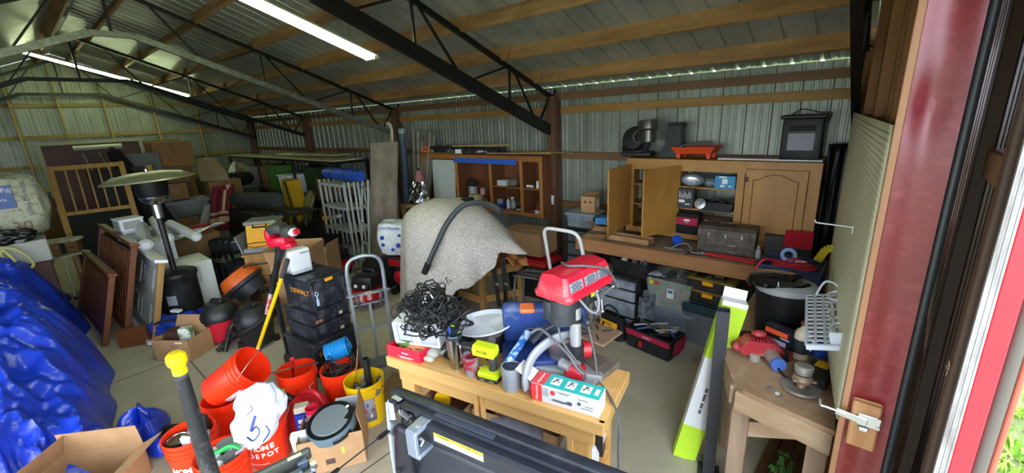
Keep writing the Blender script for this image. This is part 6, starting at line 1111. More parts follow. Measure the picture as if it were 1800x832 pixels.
tangle('dark_fittings', 'black and white cord clump in the carton under the front workbench', 'cords', bw(.46, .2, .45), mat('bw_cord', '#34363a', .4), 24, .07, .07, .08, .01, 9)
T = thing('plastic_tote', 'frosted lidded bin under the front workbench, middle of the lower shelf', 'storage bin', bw(.86, .22, .371), BA + 3); m = MB(); m.taper((0, 0, 0), (.30, .34), (.34, .38), .17); part('tub', m, mat('frost_blue', '#a9b2c4', .25, col2='#8d96aa', scale=6), T); m = MB(); m.box((0, 0, .175), (.37, .40, .02), bev=.008); part('lid', m, mat('frost_blue', '#a9b2c4', .25), T)
flapbox('storage_carton', 'narrow carton right of the frosted bin on the lower shelf', 'box', bw(1.10, .24, .371), BA - 4, .1, .3, .24, ()); T = softbag('white_foam_pack', 'white wrapped parcel with a black strap at the right end of the lower shelf', bw(1.22, .14, .371), BA + 8, (.22, .26, .20), wht, 41, wr=.015); m = MB(); m.box((0, -.125, .1), (.025, .01, .19), RZ(0)); part('strap', m, blk, T)
T = thing('tool_carton', 'black, red and white printed carton under the right end of the front workbench', 'box', bw(1.24, .36, .371), BA + 6); m = MB(); m.box((0, 0, .15), (.14, .12, .3), bev=.003); part('body', m, mat('carton_dark', '#2a2a2c', .4), T); m = MB(); m.box((.0712, 0, .15), (.002, .1, .12)); part('white_panel', m, paper, T); m = MB(); m.cyl((.0715, 0, .23), (.0735, 0, .23), .03); part('red_spot', m, redp, T)
# --- on the bench
ZB = .881
T = thing('storage_bin', 'white open-fronted plastic bin under the black bungee cords', 'bin', bw(.17, .19, .965), BA + 12); 
m = MB(RX(6)); 
for x in (-.15, .0, .15): m.box((x, 0, .075), (.02 if x else .05, .24, .15), bev=.004)
m.box((0, 0, .005), (.31, .24, .01)); m.box((0, 0, .148), (.31, .24, .01)); m.box((0, .118, .075), (.31, .006, .15)); part('body', m, wht, T)
for x in (-.08, .085): m = MB(RX(6)); m.box((x, -.06, .07), (.115, .1, .115), bev=.01); part('frosted_drawer', m, mat('frost2', '#b7bdc6', .2), T)
bookbox('dark_case', 'flat dark grey case under the white bin at the left end of the workbench', 'case', bw(.20, .26, ZB), BA + 8, (.44, .28, .075), mat('charcoal_plastic', '#303338', .5), bev=.01)
flapbox('storage_carton', 'brown carton behind the bungee cords at the left end of the workbench', 'box', (-2.42, 1.82, 0), 20, .34, .3, .90, ())
random.seed(70); m = MB()
for i in range(105):
    a = random.uniform(0, 2*PI); q = math.sqrt(random.random()); cx_, cy_ = .25*q*math.cos(a), .17*q*math.sin(a); cz_ = .01 + random.random()*.22*(1.05 - q*q); R0 = random.uniform(.04, .10)
    n_ = Vector((random.gauss(0, 1), random.gauss(0, 1), random.gauss(0, 1))).normalized(); u_ = n_.orthogonal().normalized(); v_ = n_.cross(u_); e = random.uniform(.55, 1); k0 = random.uniform(0, 6); sp = random.uniform(4.2, 7.5)
    pts = []
    for k in range(15):
        t_ = k0 + sp*k/14; w = 1 + .25*math.sin(2.3*t_ + a); p_ = Vector((cx_, cy_, cz_)) + (u_*math.cos(t_) + v_*math.sin(t_)*e)*R0*w; p_.z = max(p_.z, .006); pts.append(p_)
    m.tube(pts, random.choice((.0042, .005, .0055)), 6)
solo('bungee_cord_heap', m, mat('cord_black', '#121316', .5), 'big heap of tangled black bungee cords on the white bin', 'cords', bw(.215, .215, 1.06))
random.seed(13)
for k in range(5): m = MB(); a = random.uniform(0, 6); x, y, z = bw(.25 + .12*math.cos(a), .24 + .1*math.sin(a), 1.14 + .04*k); m.tube(curve_pts([(0, 0, 0), (.02, .01, .03), (.04, 0, .02), (.03, -.01, -.02)], 5), .004, 6); solo('steel_hook', m, chrome, ['leftmost', 'topmost', 'middle', 'lowest', 'rearmost'][k] + ' bright steel hook poking out of the bungee cords', 'hook', (x, y, z), 50*k)
T = thing('red_carton', 'open bright red carton with orange cord at the left front corner of the workbench', 'box', bw(.135, .06, ZB), BA + 3); m = MB(); m.box((0, 0, .003), (.26, .12, .006)).box((0, -.059, .035), (.26, .003, .07), RX(-4)).box((0, .059, .035), (.26, .003, .07)).box((-.129, 0, .035), (.003, .12, .07)).box((.129, 0, .035), (.003, .12, .07)); part('body', m, mat('hot_red2', '#e01838', .45), T); prints(.06, .014, 1, paper, T, FACE((.02, -.0622, .045), (0, -1, .07))); m = MB(); m.box((.02, -.063, .02), (.12, .002, .003)).box((.02, -.0625, .012), (.09, .002, .003)); part('print', m, paper, T)
m = MB(); random.seed(2); m.tube(curve_pts([(random.uniform(-.09, .1), random.uniform(-.035, .035), random.uniform(.02, .075)) for i in range(16)]), .011, 8); solo('orange_cord', m, mat('salmon_cord', '#d88a5c', .6), 'salmon-orange cord spilling from the red carton', 'cord', bw(.145, .06, ZB), BA)
m = MB(); m.box((0, 0, 0), (.1, .06, .02), RX(20), bev=.006); solo('green_packet', m, mat('olive_green', '#5d7a3a', .6), 'olive green packet on the left of the red carton', 'packet', bw(.09, .07, ZB + .075), BA)
def G(lab, x, y, rz, m_, tilt=0):
    m = MB(); m.ball((0, 0, .035), (.045, .06, .03)); 
    for k in range(4): m.tube([(-.03 + .02*k, .04, .035), (-.034 + .023*k, .08, .055), (-.036 + .024*k, .115, .05)], [.013, .012, .01], 8)
    m.tube([(.04, 0, .03), (.065, .03, .04), (.07, .05, .04)], [.014, .012, .01], 8); m.tube([(0, -.04, .03), (0, -.08, .025)], [.04, .045], 12, flat=.55); return solo('work_glove', m, m_, lab, 'glove', bw(x, y, ZB), rz, subd=1)
G('pale grey and cream work glove at the bench edge right of the red carton', .30, .10, 20, mat('cream_grey_glove', '#b6b3aa', .9)); G('darker grey work glove behind the cream one on the front workbench', .31, .19, -15, mat('midgrey_glove', '#7d7f82', .9))
T = thing('flashlight', 'black and lime multi-tool light leaning left of the steel tumbler', 'tool', bw(.40, .16, ZB), BA, rot=(math.radians(-14), 0, math.radians(BA))); m = MB(); m.tube([(0, 0, 0), (0, 0, .06), (-.01, 0, .14), (0, 0, .22), (.02, 0, .25)], [.022, .028, .026, .034, .03], 14); part('body', m, blk, T); m = MB(); m.box((0, -.03, .05), (.035, .02, .03), bev=.006).box((0, -.03, .2), (.03, .015, .012), bev=.004); part('lime_accents', m, mat('lime', '#c9e01e', .4), T)
m = MB(); m.tube(curve_pts([(-.02, -.04, .04), (-.03, -.05, .012), (.01, -.06, .008), (.06, -.03, .008)]), .009, 8); part('wrist_strap', m, blk_m, T)
T = thing('steel_tumbler', 'dented stainless tumbler with dark lid near the front edge of the workbench', 'tumbler', bw(.49, .075, ZB)); st = mat('tumbler_steel', '#a9a8a6', .25, 1, dust='#6b655e', damt=.4); m = MB(); m.lathe([(0, 0), (.033, 0), (.036, .06), (.046, .085), (.048, .20), (0, .20)], 36); part('body', m, st, T); m = MB(); m.lathe([(0, .20), (.05, .198), (.052, .21), (.047, .222), (.03, .216), (0, .214)], 36); part('lid', m, mat('smoky_lid', '#23343a', .15), T)
m = MB(); m.tube(curve_pts([(.045, -.01, .19), (.075, -.02, .17), (.078, -.02, .08), (.045, -.01, .05)]), .009, 8); part('handle', m, st, T); m = MB(); m.cyl((-.03, 0, .2), (-.035, 0, .255), .006); part('straw', m, blu, T)
m = MB(); m.tube([(0, 0, .012), (.05, .03, .014), (.08, .06, .02)], [.012, .008, .014], 8); solo('metal_clip', m, chrome, 'small metal clip in front of the tumbler', 'clip', bw(.56, .055, ZB), BA)
T = thing('plastic_cup', 'grimy red and grey cup right of the tumbler', 'cup', bw(.615, .055, ZB)); m = MB(); m.lathe([(0, 0), (.038, 0), (.05, .12), (.052, .125), (.046, .125), (.036, .01), (0, .01)], 32); part('body', m, mat('red_grey_cup', '#a31c38', .5, col2='#8d8a8a', scale=14, lo=.45, hi=.55), T)
# bowl/lamp: white oval
T = thing('oval_reflector_pan', 'large white oval pan tilted on a grey stand in the middle of the workbench', 'pan', bw(.56, .30, ZB), BA); M_ = TR(0, 0, .19) @ RZ(22) @ RX(8) @ RY(-8)
m = MB(M_); m.lathe([(0, .0), (.155, .0), (.18, .014), (.19, .018), (.19, .006), (.17, -.006), (0, -.01)], 64, sy=.72); part('pan', m, mat('enamel_white', '#c9ced6', .25), T)
m = MB(M_); m.lathe([(0, -.012), (.12, -.012), (.105, -.07), (0, -.07)], 40, TR(0, 0, 0), sy=.66); part('base_cup', m, mat('pewter', '#8d8a86', .4, .5), T); m = MB(); m.cyl((-.05, -.05, 0), (-.02, -.02, .14), .03).cyl((.08, .05, 0), (.05, .02, .15), .03); part('support', m, blk, T)
m = MB(M_ @ TR(.05, -.115, -.04)); m.cyl((0, 0, 0), (0, -.03, 0), .03, n=24); part('knob', m, mat('pewter', '#8d8a86', .4, .5), T)
bookbox('flat_case', 'flat black laptop-like case sticking out behind the white oval pan', 'case', bw(.66, .46, ZB + .0), BA + 6, (.36, .12, .17), blk, bev=.01)
# drill
T = thing('cordless_drill', 'lime and black cordless drill on the workbench in front of the white pan', 'drill', bw(.70, .065, ZB), BA + 4); lime = mat('ryobi_lime', '#cfe21c', .38)
m = MB(); m.prism([(-.055, -.032), (.075, -.032), (.085, .0), (.08, .032), (-.05, .036), (-.06, .0)], -.028, .028, TR(0, 0, .175) @ RX(90)); m.box((.03, 0, .15), (.05, .05, .03), bev=.012); part('motor_body', m, lime, T); text('lettering', 'RYOBI', .024, blk, T, FACE((.005, -.0295, .172), (0, -1, 0)))
m = MB(); m.tube([(-.055, 0, .175), (-.1, 0, .175), (-.13, 0, .175), (-.145, 0, .175)], [.026, .026, .024, .016], 18); part('chuck', m, blk, T); m = MB(); m.cyl((-.145, 0, .175), (-.20, 0, .175), .005); part('bit', m, chrome, T)
m = MB(); m.tube([(.045, 0, .15), (.06, 0, .1), (.055, 0, .05)], [.024, .021, .026], 14); part('handle', m, mat('dkgrey_grip', '#3d3f40', .6), T); m = MB(); m.box((.02, 0, .13), (.02, .012, .04), bev=.004); part('trigger', m, blk, T)
m = MB(); m.box((.04, -.01, .042), (.13, .085, .04), bev=.014, seg=2); part('battery_top', m, lime, T); m = MB(); m.box((.04, -.01, .016), (.132, .087, .03), bev=.01); b_ = part('battery_base', m, blk, T); m = MB(); m.box((.01, -.055, .016), (.03, .004, .012)).box((.07, -.055, .016), (.03, .004, .012)); part('silver_clip', m, alu, b_)
T = thing('blue_wrapped_tube', 'blue and white patterned tube leaning over the blue case', 'tube'); a = Vector(bw(.84, .04, ZB + .10)); b = Vector(bw(.86, .30, ZB + .20)); m = MB(); m.tube([a, b], .022, 20); part('body', m, mat('blue_floral', '#b9d4ee', .4, col2='#2c6cc0', scale=26, lo=.48, hi=.54), T); m = MB(); m.cyl(a - (b-a).normalized()*.002, a, .016); part('open_end', m, mat('hollow', '#b08a80', .6), T)
T = can('unlabelled grey tin can at the front edge of the workbench, right of the lime battery', bw(.885, .045, ZB), .052, .135, mat('tin_grey', '#b4bbc4', .4, .2, col2='#9aa3ae', scale=18, stretch=(1, 1, .2)), mat('tin_top', '#6f757c', .3, .9), name='tin_can')
# blue case open
T = thing('circular_saw_case', 'dusty blue hard case standing open behind the tin can', 'tool case', bw(.87, .33, ZB), BA + 30); bc = mat('dusty_blue_case', '#28427e', .5, dust='#7e8797', dscale=6, damt=.75); m = MB(); m.box((-.02, -.04, .05), (.32, .26, .10), bev=.02, seg=2); part('base_tray', m, mat('case_blue', '#1c3470', .45), T); m = MB(TR(.05, .12, .07) @ RX(18) @ RZ(-4)); m.box((.03, 0, .15), (.50, .09, .30), bev=.035, seg=3); lid = part('lid', m, bc, T); m = MB(TR(.05, .12, .07) @ RX(18) @ RZ(-4)); m.box((.02, -.045, .1), (.2, .01, .1), bev=.004); part('recess', m, mat('darker_blue', '#3a4863', .5), lid)
m = MB(TR(-.02, .1, .07) @ RX(18)); m.box((0, -.0, .285), (.09, .075, .03), bev=.01); part('orange_latch', m, mat('latch_orange', '#e8743a', .45), lid)
# mitre saw
T = thing('mitre_saw', 'grey and red mitre saw between the blue case and the drill press', 'mitre saw', bw(1.08, .20, ZB), BA + 10); gs_ = mat('saw_grey', '#a3a6a9', .4, .4, dust='#8a8178')
m = MB(); m.lathe([(0, .02), (.15, .02), (.16, .035), (.155, .05), (0, .05)], 40, TR(.06, .0, 0)); m.box((.05, .03, .045), (.40, .06, .05), bev=.01); part('turntable', m, gs_, T); m = MB(); m.box((-.06, -.11, .03), (.12, .1, .05), bev=.02); part('front_knob_base', m, blk, T)
m = MB(); P_ = curve_pts([(-.12, -.15, .03), (-.125, -.14, .11), (-.10, -.08, .19), (-.03, .02, .235), (.07, .12, .235)], 7); m.tube(P_, [.03] + [.042]*(len(P_)-2) + [.03], 12, flat=.5); part('blade_guard', m, mat('guard_grey', '#9da1a6', .45), T); m = MB(); m.lathe([(0, -.002), (.085, -.002), (.085, .002), (0, .002)], 48, TR(.03, .06, .15) @ RX(90)); part('blade', m, chrome, T)
m = MB(); m.cyl((.05, .05, .17), (.17, .10, .17), .045, n=24).box((.07, .0, .12), (.1, .1, .07), RY(20), bev=.015); part('motor_red', m, mat('saw_red', '#b01a28', .4), T); m = MB(); m.cyl((.03, .0, .12), (.09, -.03, .12), .028, n=20); part('arbor', m, gs_, T)
m = MB(); m.tube(curve_pts([(-.13, -.02, .29), (-.08, .0, .31), (.0, -.03, .27), (.08, -.06, .22), (.13, -.08, .16), (.17, -.09, .13)]), .008, 8); part('cord', m, mat('grey_cord', '#5d5e60', .5), T)
m = MB(); m.tube(curve_pts([(-.13, 0, .22), (-.06, .08, .28), (.06, .14, .3), (.17, .12, .28)]), .014, 8); part('carry_handle', m, mat('charcoal_plastic', '#303338', .5), T)
# drill press
PX, PY_ = -1.10, 1.73; T = thing('drill_press', 'red-headed benchtop drill press at the right end of the front workbench', 'drill press', (PX, PY_, ZB), 86); cast = mat('cast_dusty', '#6d6257', .6, .3, dust='#9a8b7b', damt=.6); dr = mat('press_red', '#d01c34', .35, dust='#c99a94', dscale=2.5, damt=.55)
# local x runs towards the spindle (away from the camera)
m = MB(); m.box((.10, 0, .018), (.36, .23, .036), bev=.01); m.box((.15, -.05, .037), (.14, .014, .006)).box((.15, .05, .037), (.14, .014, .006)); part('base', m, cast, T)
for y in (-.05, .05): m = MB(); m.box((.16, y, .0375), (.14, .012, .003)); part('base_slot', m, mat('slot_dark', '#3a2418', .8), T)
m = MB(); m.cyl((0, 0, .03), (0, 0, .60), .030, n=32); part('column', m, mat('column_steel', '#dcdcde', .38, .75, dust='#a8927a', damt=.3), T); m = MB(); m.lathe([(0, .03), (.05, .03), (.05, .06), (.038, .08), (.031, .08)], 28); part('column_foot', m, blk, T)
m = MB(); m.lathe([(.031, .17), (.045, .175), (.045, .25), (.031, .255)], 28); m.box((.06, 0, .21), (.08, .05, .05), bev=.008); m.cyl((0, .04, .21), (0, .10, .21), .018).cyl((-.02, -.03, .20), (-.03, -.08, .18), .013); part('table_bracket', m, mat('black_iron', '#2c2c2e', .5, .3), T); m = MB(); m.lathe([(.031, .41), (.040, .41), (.040, .43), (.031, .43)], 28); part('collar', m, blk, T)
m = MB(); m.box((.20, -.01, .235), (.20, .20, .016), bev=.004); tb_ = part('table', m, mat('table_rusty', '#8a6f5c', .5, .3, dust='#b59a86'), T)
for p, q in (((.13, -.06, .2445), (.17, -.02, .2445)), ((.27, -.06, .2445), (.23, -.02, .2445)), ((.13, .05, .2445), (.17, .01, .2445)), ((.27, .05, .2445), (.23, .01, .2445))): m = MB(); m.bar(p, q, .008, .004); part('table_slot', m, ink, tb_)
m = MB(); m.box((-.0, 0, .56), (.12, .085, .12), bev=.015).box((.10, 0, .56), (.12, .09, .14), bev=.015); part('head_casting', m, mat('head_black', '#2b2d31', .45), T)
m = MB(); m.cyl((-.11, 0, .46), (-.11, 0, .60), .068, n=36).lathe([(0, .44), (.05, .445), (.066, .46)], 32, TR(-.11, 0, 0)); part('motor', m, mat('motor_black', '#303338', .5, dust='#6e7075'), T); m = MB(); m.box((-.155, .045, .53), (.05, .06, .12), bev=.018, seg=2); part('capacitor_box', m, mat('motor_black', '#303338', .5), T)
# belt cover
def sect(w, h, z0): return [(-w, z0), (w, z0), (w, z0 + h)]
m = MB(); L0, L1 = -.20, .20
def cover(u, v):
    prof = [(-.098, 0), (-.106, .012), (-.100, .026), (-.088, .034), (-.078, .085), (-.066, .105), (0, .112), (.066, .105), (.078, .085), (.088, .034), (.100, .026), (.106, .012), (.098, 0)]
    k = v * (len(prof) - 1); i = min(int(k), len(prof) - 2); t = k - i; y = prof[i][0]*(1-t) + prof[i+1][0]*t; z = prof[i][1]*(1-t) + prof[i+1][1]*t
    ends = min(1, (1 - abs(2*u - 1)) * 9 + .0); sh = .80 + .20 * math.sqrt(max(0, 1 - (1 - min(1, ends))**2)); inset = (1 if z < .034 else 1 - .16*((z-.034)/.078))
    x = (L0 + (L1 - L0)*u); x = x*(1 if z < .034 else (1 - .10*(z-.034)/.078)) ; return (x, y*sh*1.1, .620 + z*1.25)
m.grid(cover, 30, 24); 
loopA = [cover(0, j/24) for j in range(25)]; loopB = [cover(1, j/24) for j in range(25)]
m.face(loopA); m.face(loopB[::-1]); m.face([cover(i/30, 0) for i in range(31)] + [cover(1 - i/30, 1) for i in range(31)])
cv = part('belt_cover', m, dr, T, smooth=50)
for i, x in enumerate((-.12, 0.0, .11)):
    m = MB(TR(x, -.0965, .700) @ RX(78)); m.box((0, 0, 0), (.10, .05, .003)); pl_ = part('label_plate', m, mat('plate_grey', '#8d929e', .4), cv)
    m = MB(TR(x, -.0985, .700) @ RX(78))
    for k in range(4): m.box((0.0, -.017 + .011*k, 0), (.085 - .02*(k % 2), .004, .002))
    part('print', m, ink, cv)
m = MB(); m.tube(curve_pts([(-.03, .06, .768), (-.06, .0, .772), (-.0, -.06, .766), (.10, -.112, .73), (.17, -.115, .66), (.19, -.12, .62)]), .007, 8); part('draped_cord', m, mat('grey_cord', '#5d5e60', .5), T); m = MB(); m.bar((.19, -.12, .62), (.205, -.125, .585), .022, .012).cyl((.20, -.12, .585), (.203, -.121, .57), .002).cyl((.21, -.13, .585), (.213, -.131, .57), .002); part('plug', m, mat('grey_cord', '#5d5e60', .5), T)
m = MB(); m.tube(curve_pts([(-.06, -.06, .60), (-.02, -.10, .52), (.02, -.12, .50), (.05, -.11, .56), (.04, -.08, .64)]), .007, 8); part('motor_cable', m, mat('grey_cord2', '#7d7f82', .4), T)
m = MB(); m.cyl((.14, 0, .40), (.14, 0, .5), .016, n=20).lathe([(.0, .355), (.012, .355), (.024, .375), (.024, .41), (.016, .42)], 24, TR(.14, 0, 0)); part('chuck', m, mat('worn_chuck', '#7a7470', .35, .8), T); m = MB(); m.cyl((.14, 0, .30), (.14, 0, .36), .003); m.cyl((.11, -.02, .365), (.17, -.02, .362), .003); part('bit_and_key', m, chrome, T)
m = MB(); m.cyl((.12, -.045, .55), (.12, -.09, .55), .022, n=20); hub = part('feed_hub', m, alu, T)
for a in (20, 140, 260): m = MB(); p = Vector((.12, -.08, .55)); q = p + Vector((math.cos(math.radians(a)), -.2, math.sin(math.radians(a)))) * .09; m.cyl(p, q, .005).ball(q, .012, n=12); part('feed_arm', m, alu, hub)
m = MB(); m.box((.10, -.0485, .57), (.05, .003, .05)); part('yellow_label', m, mat('label_yel', '#e8d820', .5), T)
T.scale = (1, 1, .90)
T = thing('power_cord', 'long grey power cord hanging from the drill press down to a plug below the bench', 'cord'); m = MB(); P_ = curve_pts([(-1.08, 1.83, 1.18), (-1.02, 1.80, 1.02), (-.98, 1.76, .93), (-.90, 1.72, .90), (-.79, 1.62, .87), (-.775, 1.60, .70), (-.78, 1.62, .50), (-.80, 1.64, .38)]); m.tube(P_, .0055, 8); part('cable', m, mat('grey_cord', '#5d5e60', .5), T); m = MB(); m.bar((-.80, 1.64, .39), (-.81, 1.645, .33), .03, .02, bev=.004); pg = part('plug', m, blk, T); m = MB(); m.cyl((-.806, 1.64, .33), (-.81, 1.64, .315), .002).cyl((-.815, 1.65, .33), (-.82, 1.65, .315), .002); part('prong', m, chrome, pg)
m = MB(); m.tube(curve_pts([(-1.18, 1.66, 1.4), (-1.12, 1.62, 1.2), (-1.04, 1.66, 1.05), (-1.02, 1.7, .95), (-1.06, 1.64, .9)]), .0055, 8); solo('power_cord', m, mat('grey_cord', '#5d5e60', .5), 'grey loop of cord hanging right of the drill press column', 'cord')
# teal product box
T = thing('product_box', 'white, teal and red product carton lying open at the front right of the workbench', 'box', bw(1.205, .065, ZB), BA + 1); wh2 = mat('box_white', '#e3e4e6', .45); teal = mat('box_teal', '#2fb3ae', .45); rd2 = mat('box_red', '#e04a4a', .45)
m = MB(); m.box((.0, 0, .05), (.36, .11, .10), bev=.001); part('body', m, wh2, T); m = MB(); m.box((.035, 0, .1008), (.288, .108, .0015)); tp_ = part('teal_top', m, teal, T); m = MB(); m.box((-.145, 0, .1008), (.07, .108, .0016)).box((-.150, -.0557, .05), (.06, .0016, .098)); part('red_panel', m, rd2, T)
for x in (-.06, .02, .10): m = MB(); m.box((x, .0, .1022), (.05, .06, .001)); wp = part('white_picture', m, paper, tp_); m = MB(); m.tube([(x - .015, -.015, .103), (x, .01, .103), (x + .015, -.005, .103)], .003, 5).box((x, .018, .103), (.02, .006, .001)); part('pictogram', m, ink, wp) if False else part('pictogram', m, ink, tp_)
m = MB(); m.box((.155, 0, .1022), (.02, .05, .001)); part('white_code_patch', m, paper, tp_); text('lettering', 'Milwaukee', .020, paper, T, FACE((-.148, -.0568, .05), (0, -1, 0)) @ RZ(90)); text('lettering', 'Milwaukee', .020, paper, T, FACE((-.145, 0, .1018), (0, 0, 1), (0, 1, 0)) @ RZ(90))
m = MB(); m.cyl((-.06, -.0555, .07), (-.06, -.0565, .07), .014, n=24); part('red_disc_print', m, rd2, T); m = MB(); m.tube([(-.06, -.056, .032), (.0, -.056, .03), (.02, -.056, .035)], .005, 6).box((.03, -.056, .035), (.025, .001, .02)).ball((.08, -.056, .05), (.01, .001, .01)).box((.1, -.056, .075), (.05, .001, .003)).box((.12, -.056, .03), (.06, .001, .002)).box((.0, -.056, .085), (.07, .001, .002)).box((.0, -.056, .078), (.05, .001, .002)).box((.13, -.056, .045), (.04, .001, .002))
for k in range(6): m.box((-.10, -.056, .085 - .008*k), (.035, .001, .002))
part('print', m, mat('print_grey', '#5a5d62', .5), T)
m = MB(); m.box((0, 0, .05), (.002, .10, .10), TR(-.185, 0, .10) @ RY(-62)); part('open_flap', m, wh2, T); m = MB(); m.box((0, 0, .04), (.002, .09, .06), TR(-.19, -.05, .0) @ RZ(40)); part('red_flap', m, rd2, T)

# ================================================================ TRUCK TAILGATE
TGX, TGA = (-1.59, .90, 0), 10.0
gp2 = mat('truck_black_plastic', '#1b1e26', .42, col2='#222630', scale=4, dust='#4c4f57', damt=.35); gpg = mat('truck_gloss_paint', '#23262b', .2, coat=.5); chh = mat('zinc', '#b2b5ba', .35, .8); cst = mat('cast_aluminium', '#9aa6b8', .4, .6)
T = thing('truck_tailgate', 'black pickup tailgate with latch hardware and a warning label in front of the workbench', 'tailgate', TGX, TGA)
def TGp(name, mbx, m_, **k): return part(name, mbx, m_, T, **k)
m = MB(); m.box((.80, .04, .68), (1.6, .05, .74), bev=.02); TGp('outer_skin', m, gpg)
m = MB(); m.prism([(0, 0), (1.6, 0), (1.6, .055), (.06, .055), (.0, .03)], 1.00, 1.04, TR(0, -.02, 0)); m.b.free(); m = MB()
m.box((.8, .015, 1.085), (1.6, .05, .03), bev=.012, seg=2); TGp('top_rail', m, gp2)
m = MB(); m.box((.8, -.02, 1.070), (1.56, .05, .02), bev=.006); TGp('ledge', m, gp2)
m = MB(); m.box((.88, -.055, 1.020), (1.36, .055, .085), bev=.012); bar_ = TGp('lock_bar', m, gp2, label='black bar carrying the warning label')
m = MB(); m.box((.45, -.0832, 1.040), (.25, .0015, .016)); y1 = part('warning_label', m, mat('label_warn_yellow', '#e8cf3a', .5), bar_); m = MB(); m.box((.45, -.0831, 1.021), (.25, .0012, .026)); part('warning_label_white', m, paper, bar_)
for s_, x in (('WARNING', .38), ('ATTENTION', .51)): text('lettering', s_, .013, ink, y1, FACE((x, -.0842, 1.040), (0, -1, 0)))
for k in range(3): m = MB(); m.box((.38, -.0839, 1.030 - .007*k), (.09, .0006, .0018)).box((.51, -.0839, 1.030 - .007*k), (.10, .0006, .0018)); part('fine_print', m, mat('print_grey', '#5a5d62', .5), y1)
m = MB(); m.box((.44, -.022, 1.082), (.30, .022, .008)); TGp('blue_grey_strip', m, mat('bluegrey_strip', '#3c4150', .4))
m = MB(); m.grid(lambda u, v: (.02 + 1.56*u, -.02 - .045*math.sin(PI*min(1, v*1.0))*(1 if u > .12 else .4 + 5*u) - .03*v, .94 - .62*v), 40, 14); TGp('inner_panel', m, gp2, solid=.012)
m = MB(); m.box((.175, -.078, .70), (.012, .02, .44)); TGp('panel_seam', m, mat('seam_black', '#0c0e12', .6))
for x, z in ((.155, .86), (.06, .72)): m = MB(); m.lathe([(0, .004), (.018, .004), (.018, 0), (0, 0)], 20, TR(x, -.072, z) @ RX(90) , sy=.8); TGp('drain_hole', m, ink)
# clamp bracket
T2_ = thing('clamp_bracket', 'aluminium C-shaped clamp bracket gripping the tailgate bar', 'clamp', tuple((Matrix.Translation(TGX) @ RZ(TGA)) @ Vector((.25, -.085, 1.01))), TGA); m = MB(); m.box((0, 0, .045), (.06, .11, .022), bev=.004).box((-.0, -.05, -.01), (.055, .02, .12), bev=.004).box((.01, -.01, -.07), (.05, .09, .02), bev=.004); part('body', m, cst, T2_); m = MB(); m.cyl((0, -.01, .05), (0, -.01, .064), .012, n=6).cyl((0, -.01, .055), (0, -.01, .06), .018, n=20); part('bolt', m, chh, T2_); m = MB(); m.tube([(.03, -.035, .02), (.035, -.02, .0), (.03, -.035, -.02)], .006, 6); part('hook', m, chh, T2_)
# latch
m = MB(); m.bar((.02, -.03, 1.07), (.06, -.06, .99), .02, .006).bar((.035, -.02, 1.085), (.09, -.03, 1.09), .022, .006).bar((.05, -.06, .995), (.085, -.065, .985), .03, .006); TGp('latch_plate', m, chh)
m = MB(); m.box((.085, -.03, 1.055), (.03, .05, .05), bev=.006).box((.135, -.035, 1.03), (.06, .03, .03), bev=.01).box((.165, -.045, 1.01), (.035, .05, .05), bev=.015); TGp('latch_housing', m, blk)
m = MB(); m.tube([(.095 + .06*k/60, -.045 + .012*math.cos(k*.9), 1.045 - .02*k/60 + .012*math.sin(k*.9)) for k in range(60)], .0022, 5); TGp('spring', m, chh)
m = MB(); m.bar((.19, -.055, 1.03), (.235, -.06, 1.0), .028, .004).bar((.19, -.06, 1.0), (.235, -.065, .975), .02, .004); TGp('clear_bracket', m, chh); m = MB(); m.cyl((.14, -.04, 1.03), (.24, -.07, .975), .009); TGp('latch_rod', m, blk)
m = MB(); m.grid(lambda u, v: (-.012 - .02*math.sin(PI*v), -.03 + .05*u, 1.04 - .72*v), 3, 16); TGp('side_strip', m, mat('pale_side_strip', '#b7c2cc', .4), solid=.006)
m = MB(); m.cyl((-.035, -.02, .86), (-.0, -.02, .87), .014, n=16); TGp('side_pin', m, chh)
# bed side corner
cc = tuple(Vector((-1.515, .455, 0)))
T = thing('truck_bed_corner', 'olive-black corner of the truck bed side at the bottom edge of the picture', 'truck bed', (-1.555, .40, 0), 80)
m = MB(); m.box((-.06, .045, 1.035), (.32, .03, .05), bev=.008); part('rail_cap', m, mat('olive_cap', '#3c4038', .5), T); m = MB(); m.box((-.06, -.01, .72), (.30, .09, .60), bev=.01); part('bed_wall', m, gpg, T)
m = MB(); m.box((.06, .01, 1.03), (.04, .03, .03), bev=.004).box((-.0, -.03, 1.03), (.1, .03, .02), bev=.004).box((-.1, -.02, 1.03), (.06, .04, .02), bev=.004); part('latch_parts', m, mat('bluish_metal', '#4a5668', .35, .5), T); m = MB(); m.box((.04, .032, 1.06), (.05, .012, .006)).box((.09, -.02, 1.035), (.02, .012, .01)); part('cream_sticker', m, mat('cream_sticker', '#c9c9a0', .5), T)
m = MB(); m.cyl((.08, -.03, 1.0), (.09, -.035, 1.03), .014); part('striker_bolt', m, chh, T)
T = thing('tailgate_cable', 'thin steel support cable from the truck bed corner to the tailgate side', 'cable'); a, b = Vector((-1.44, .50, 1.0)), Vector(TGX) + Vector((-.03, -.02, .87)); m = MB(); m.tube([a + (b-a)*.12, a + (b-a)*.78], .0035, 8); part('wire', m, mat('cable_grey', '#4c4e50', .4, .5), T); m = MB(); m.tube([a, a + (b-a)*.14], .009, 8).tube([a + (b-a)*.76, a + (b-a)*.82, b], [.006, .012, .01], 8); part('end_fitting', m, blk, T)

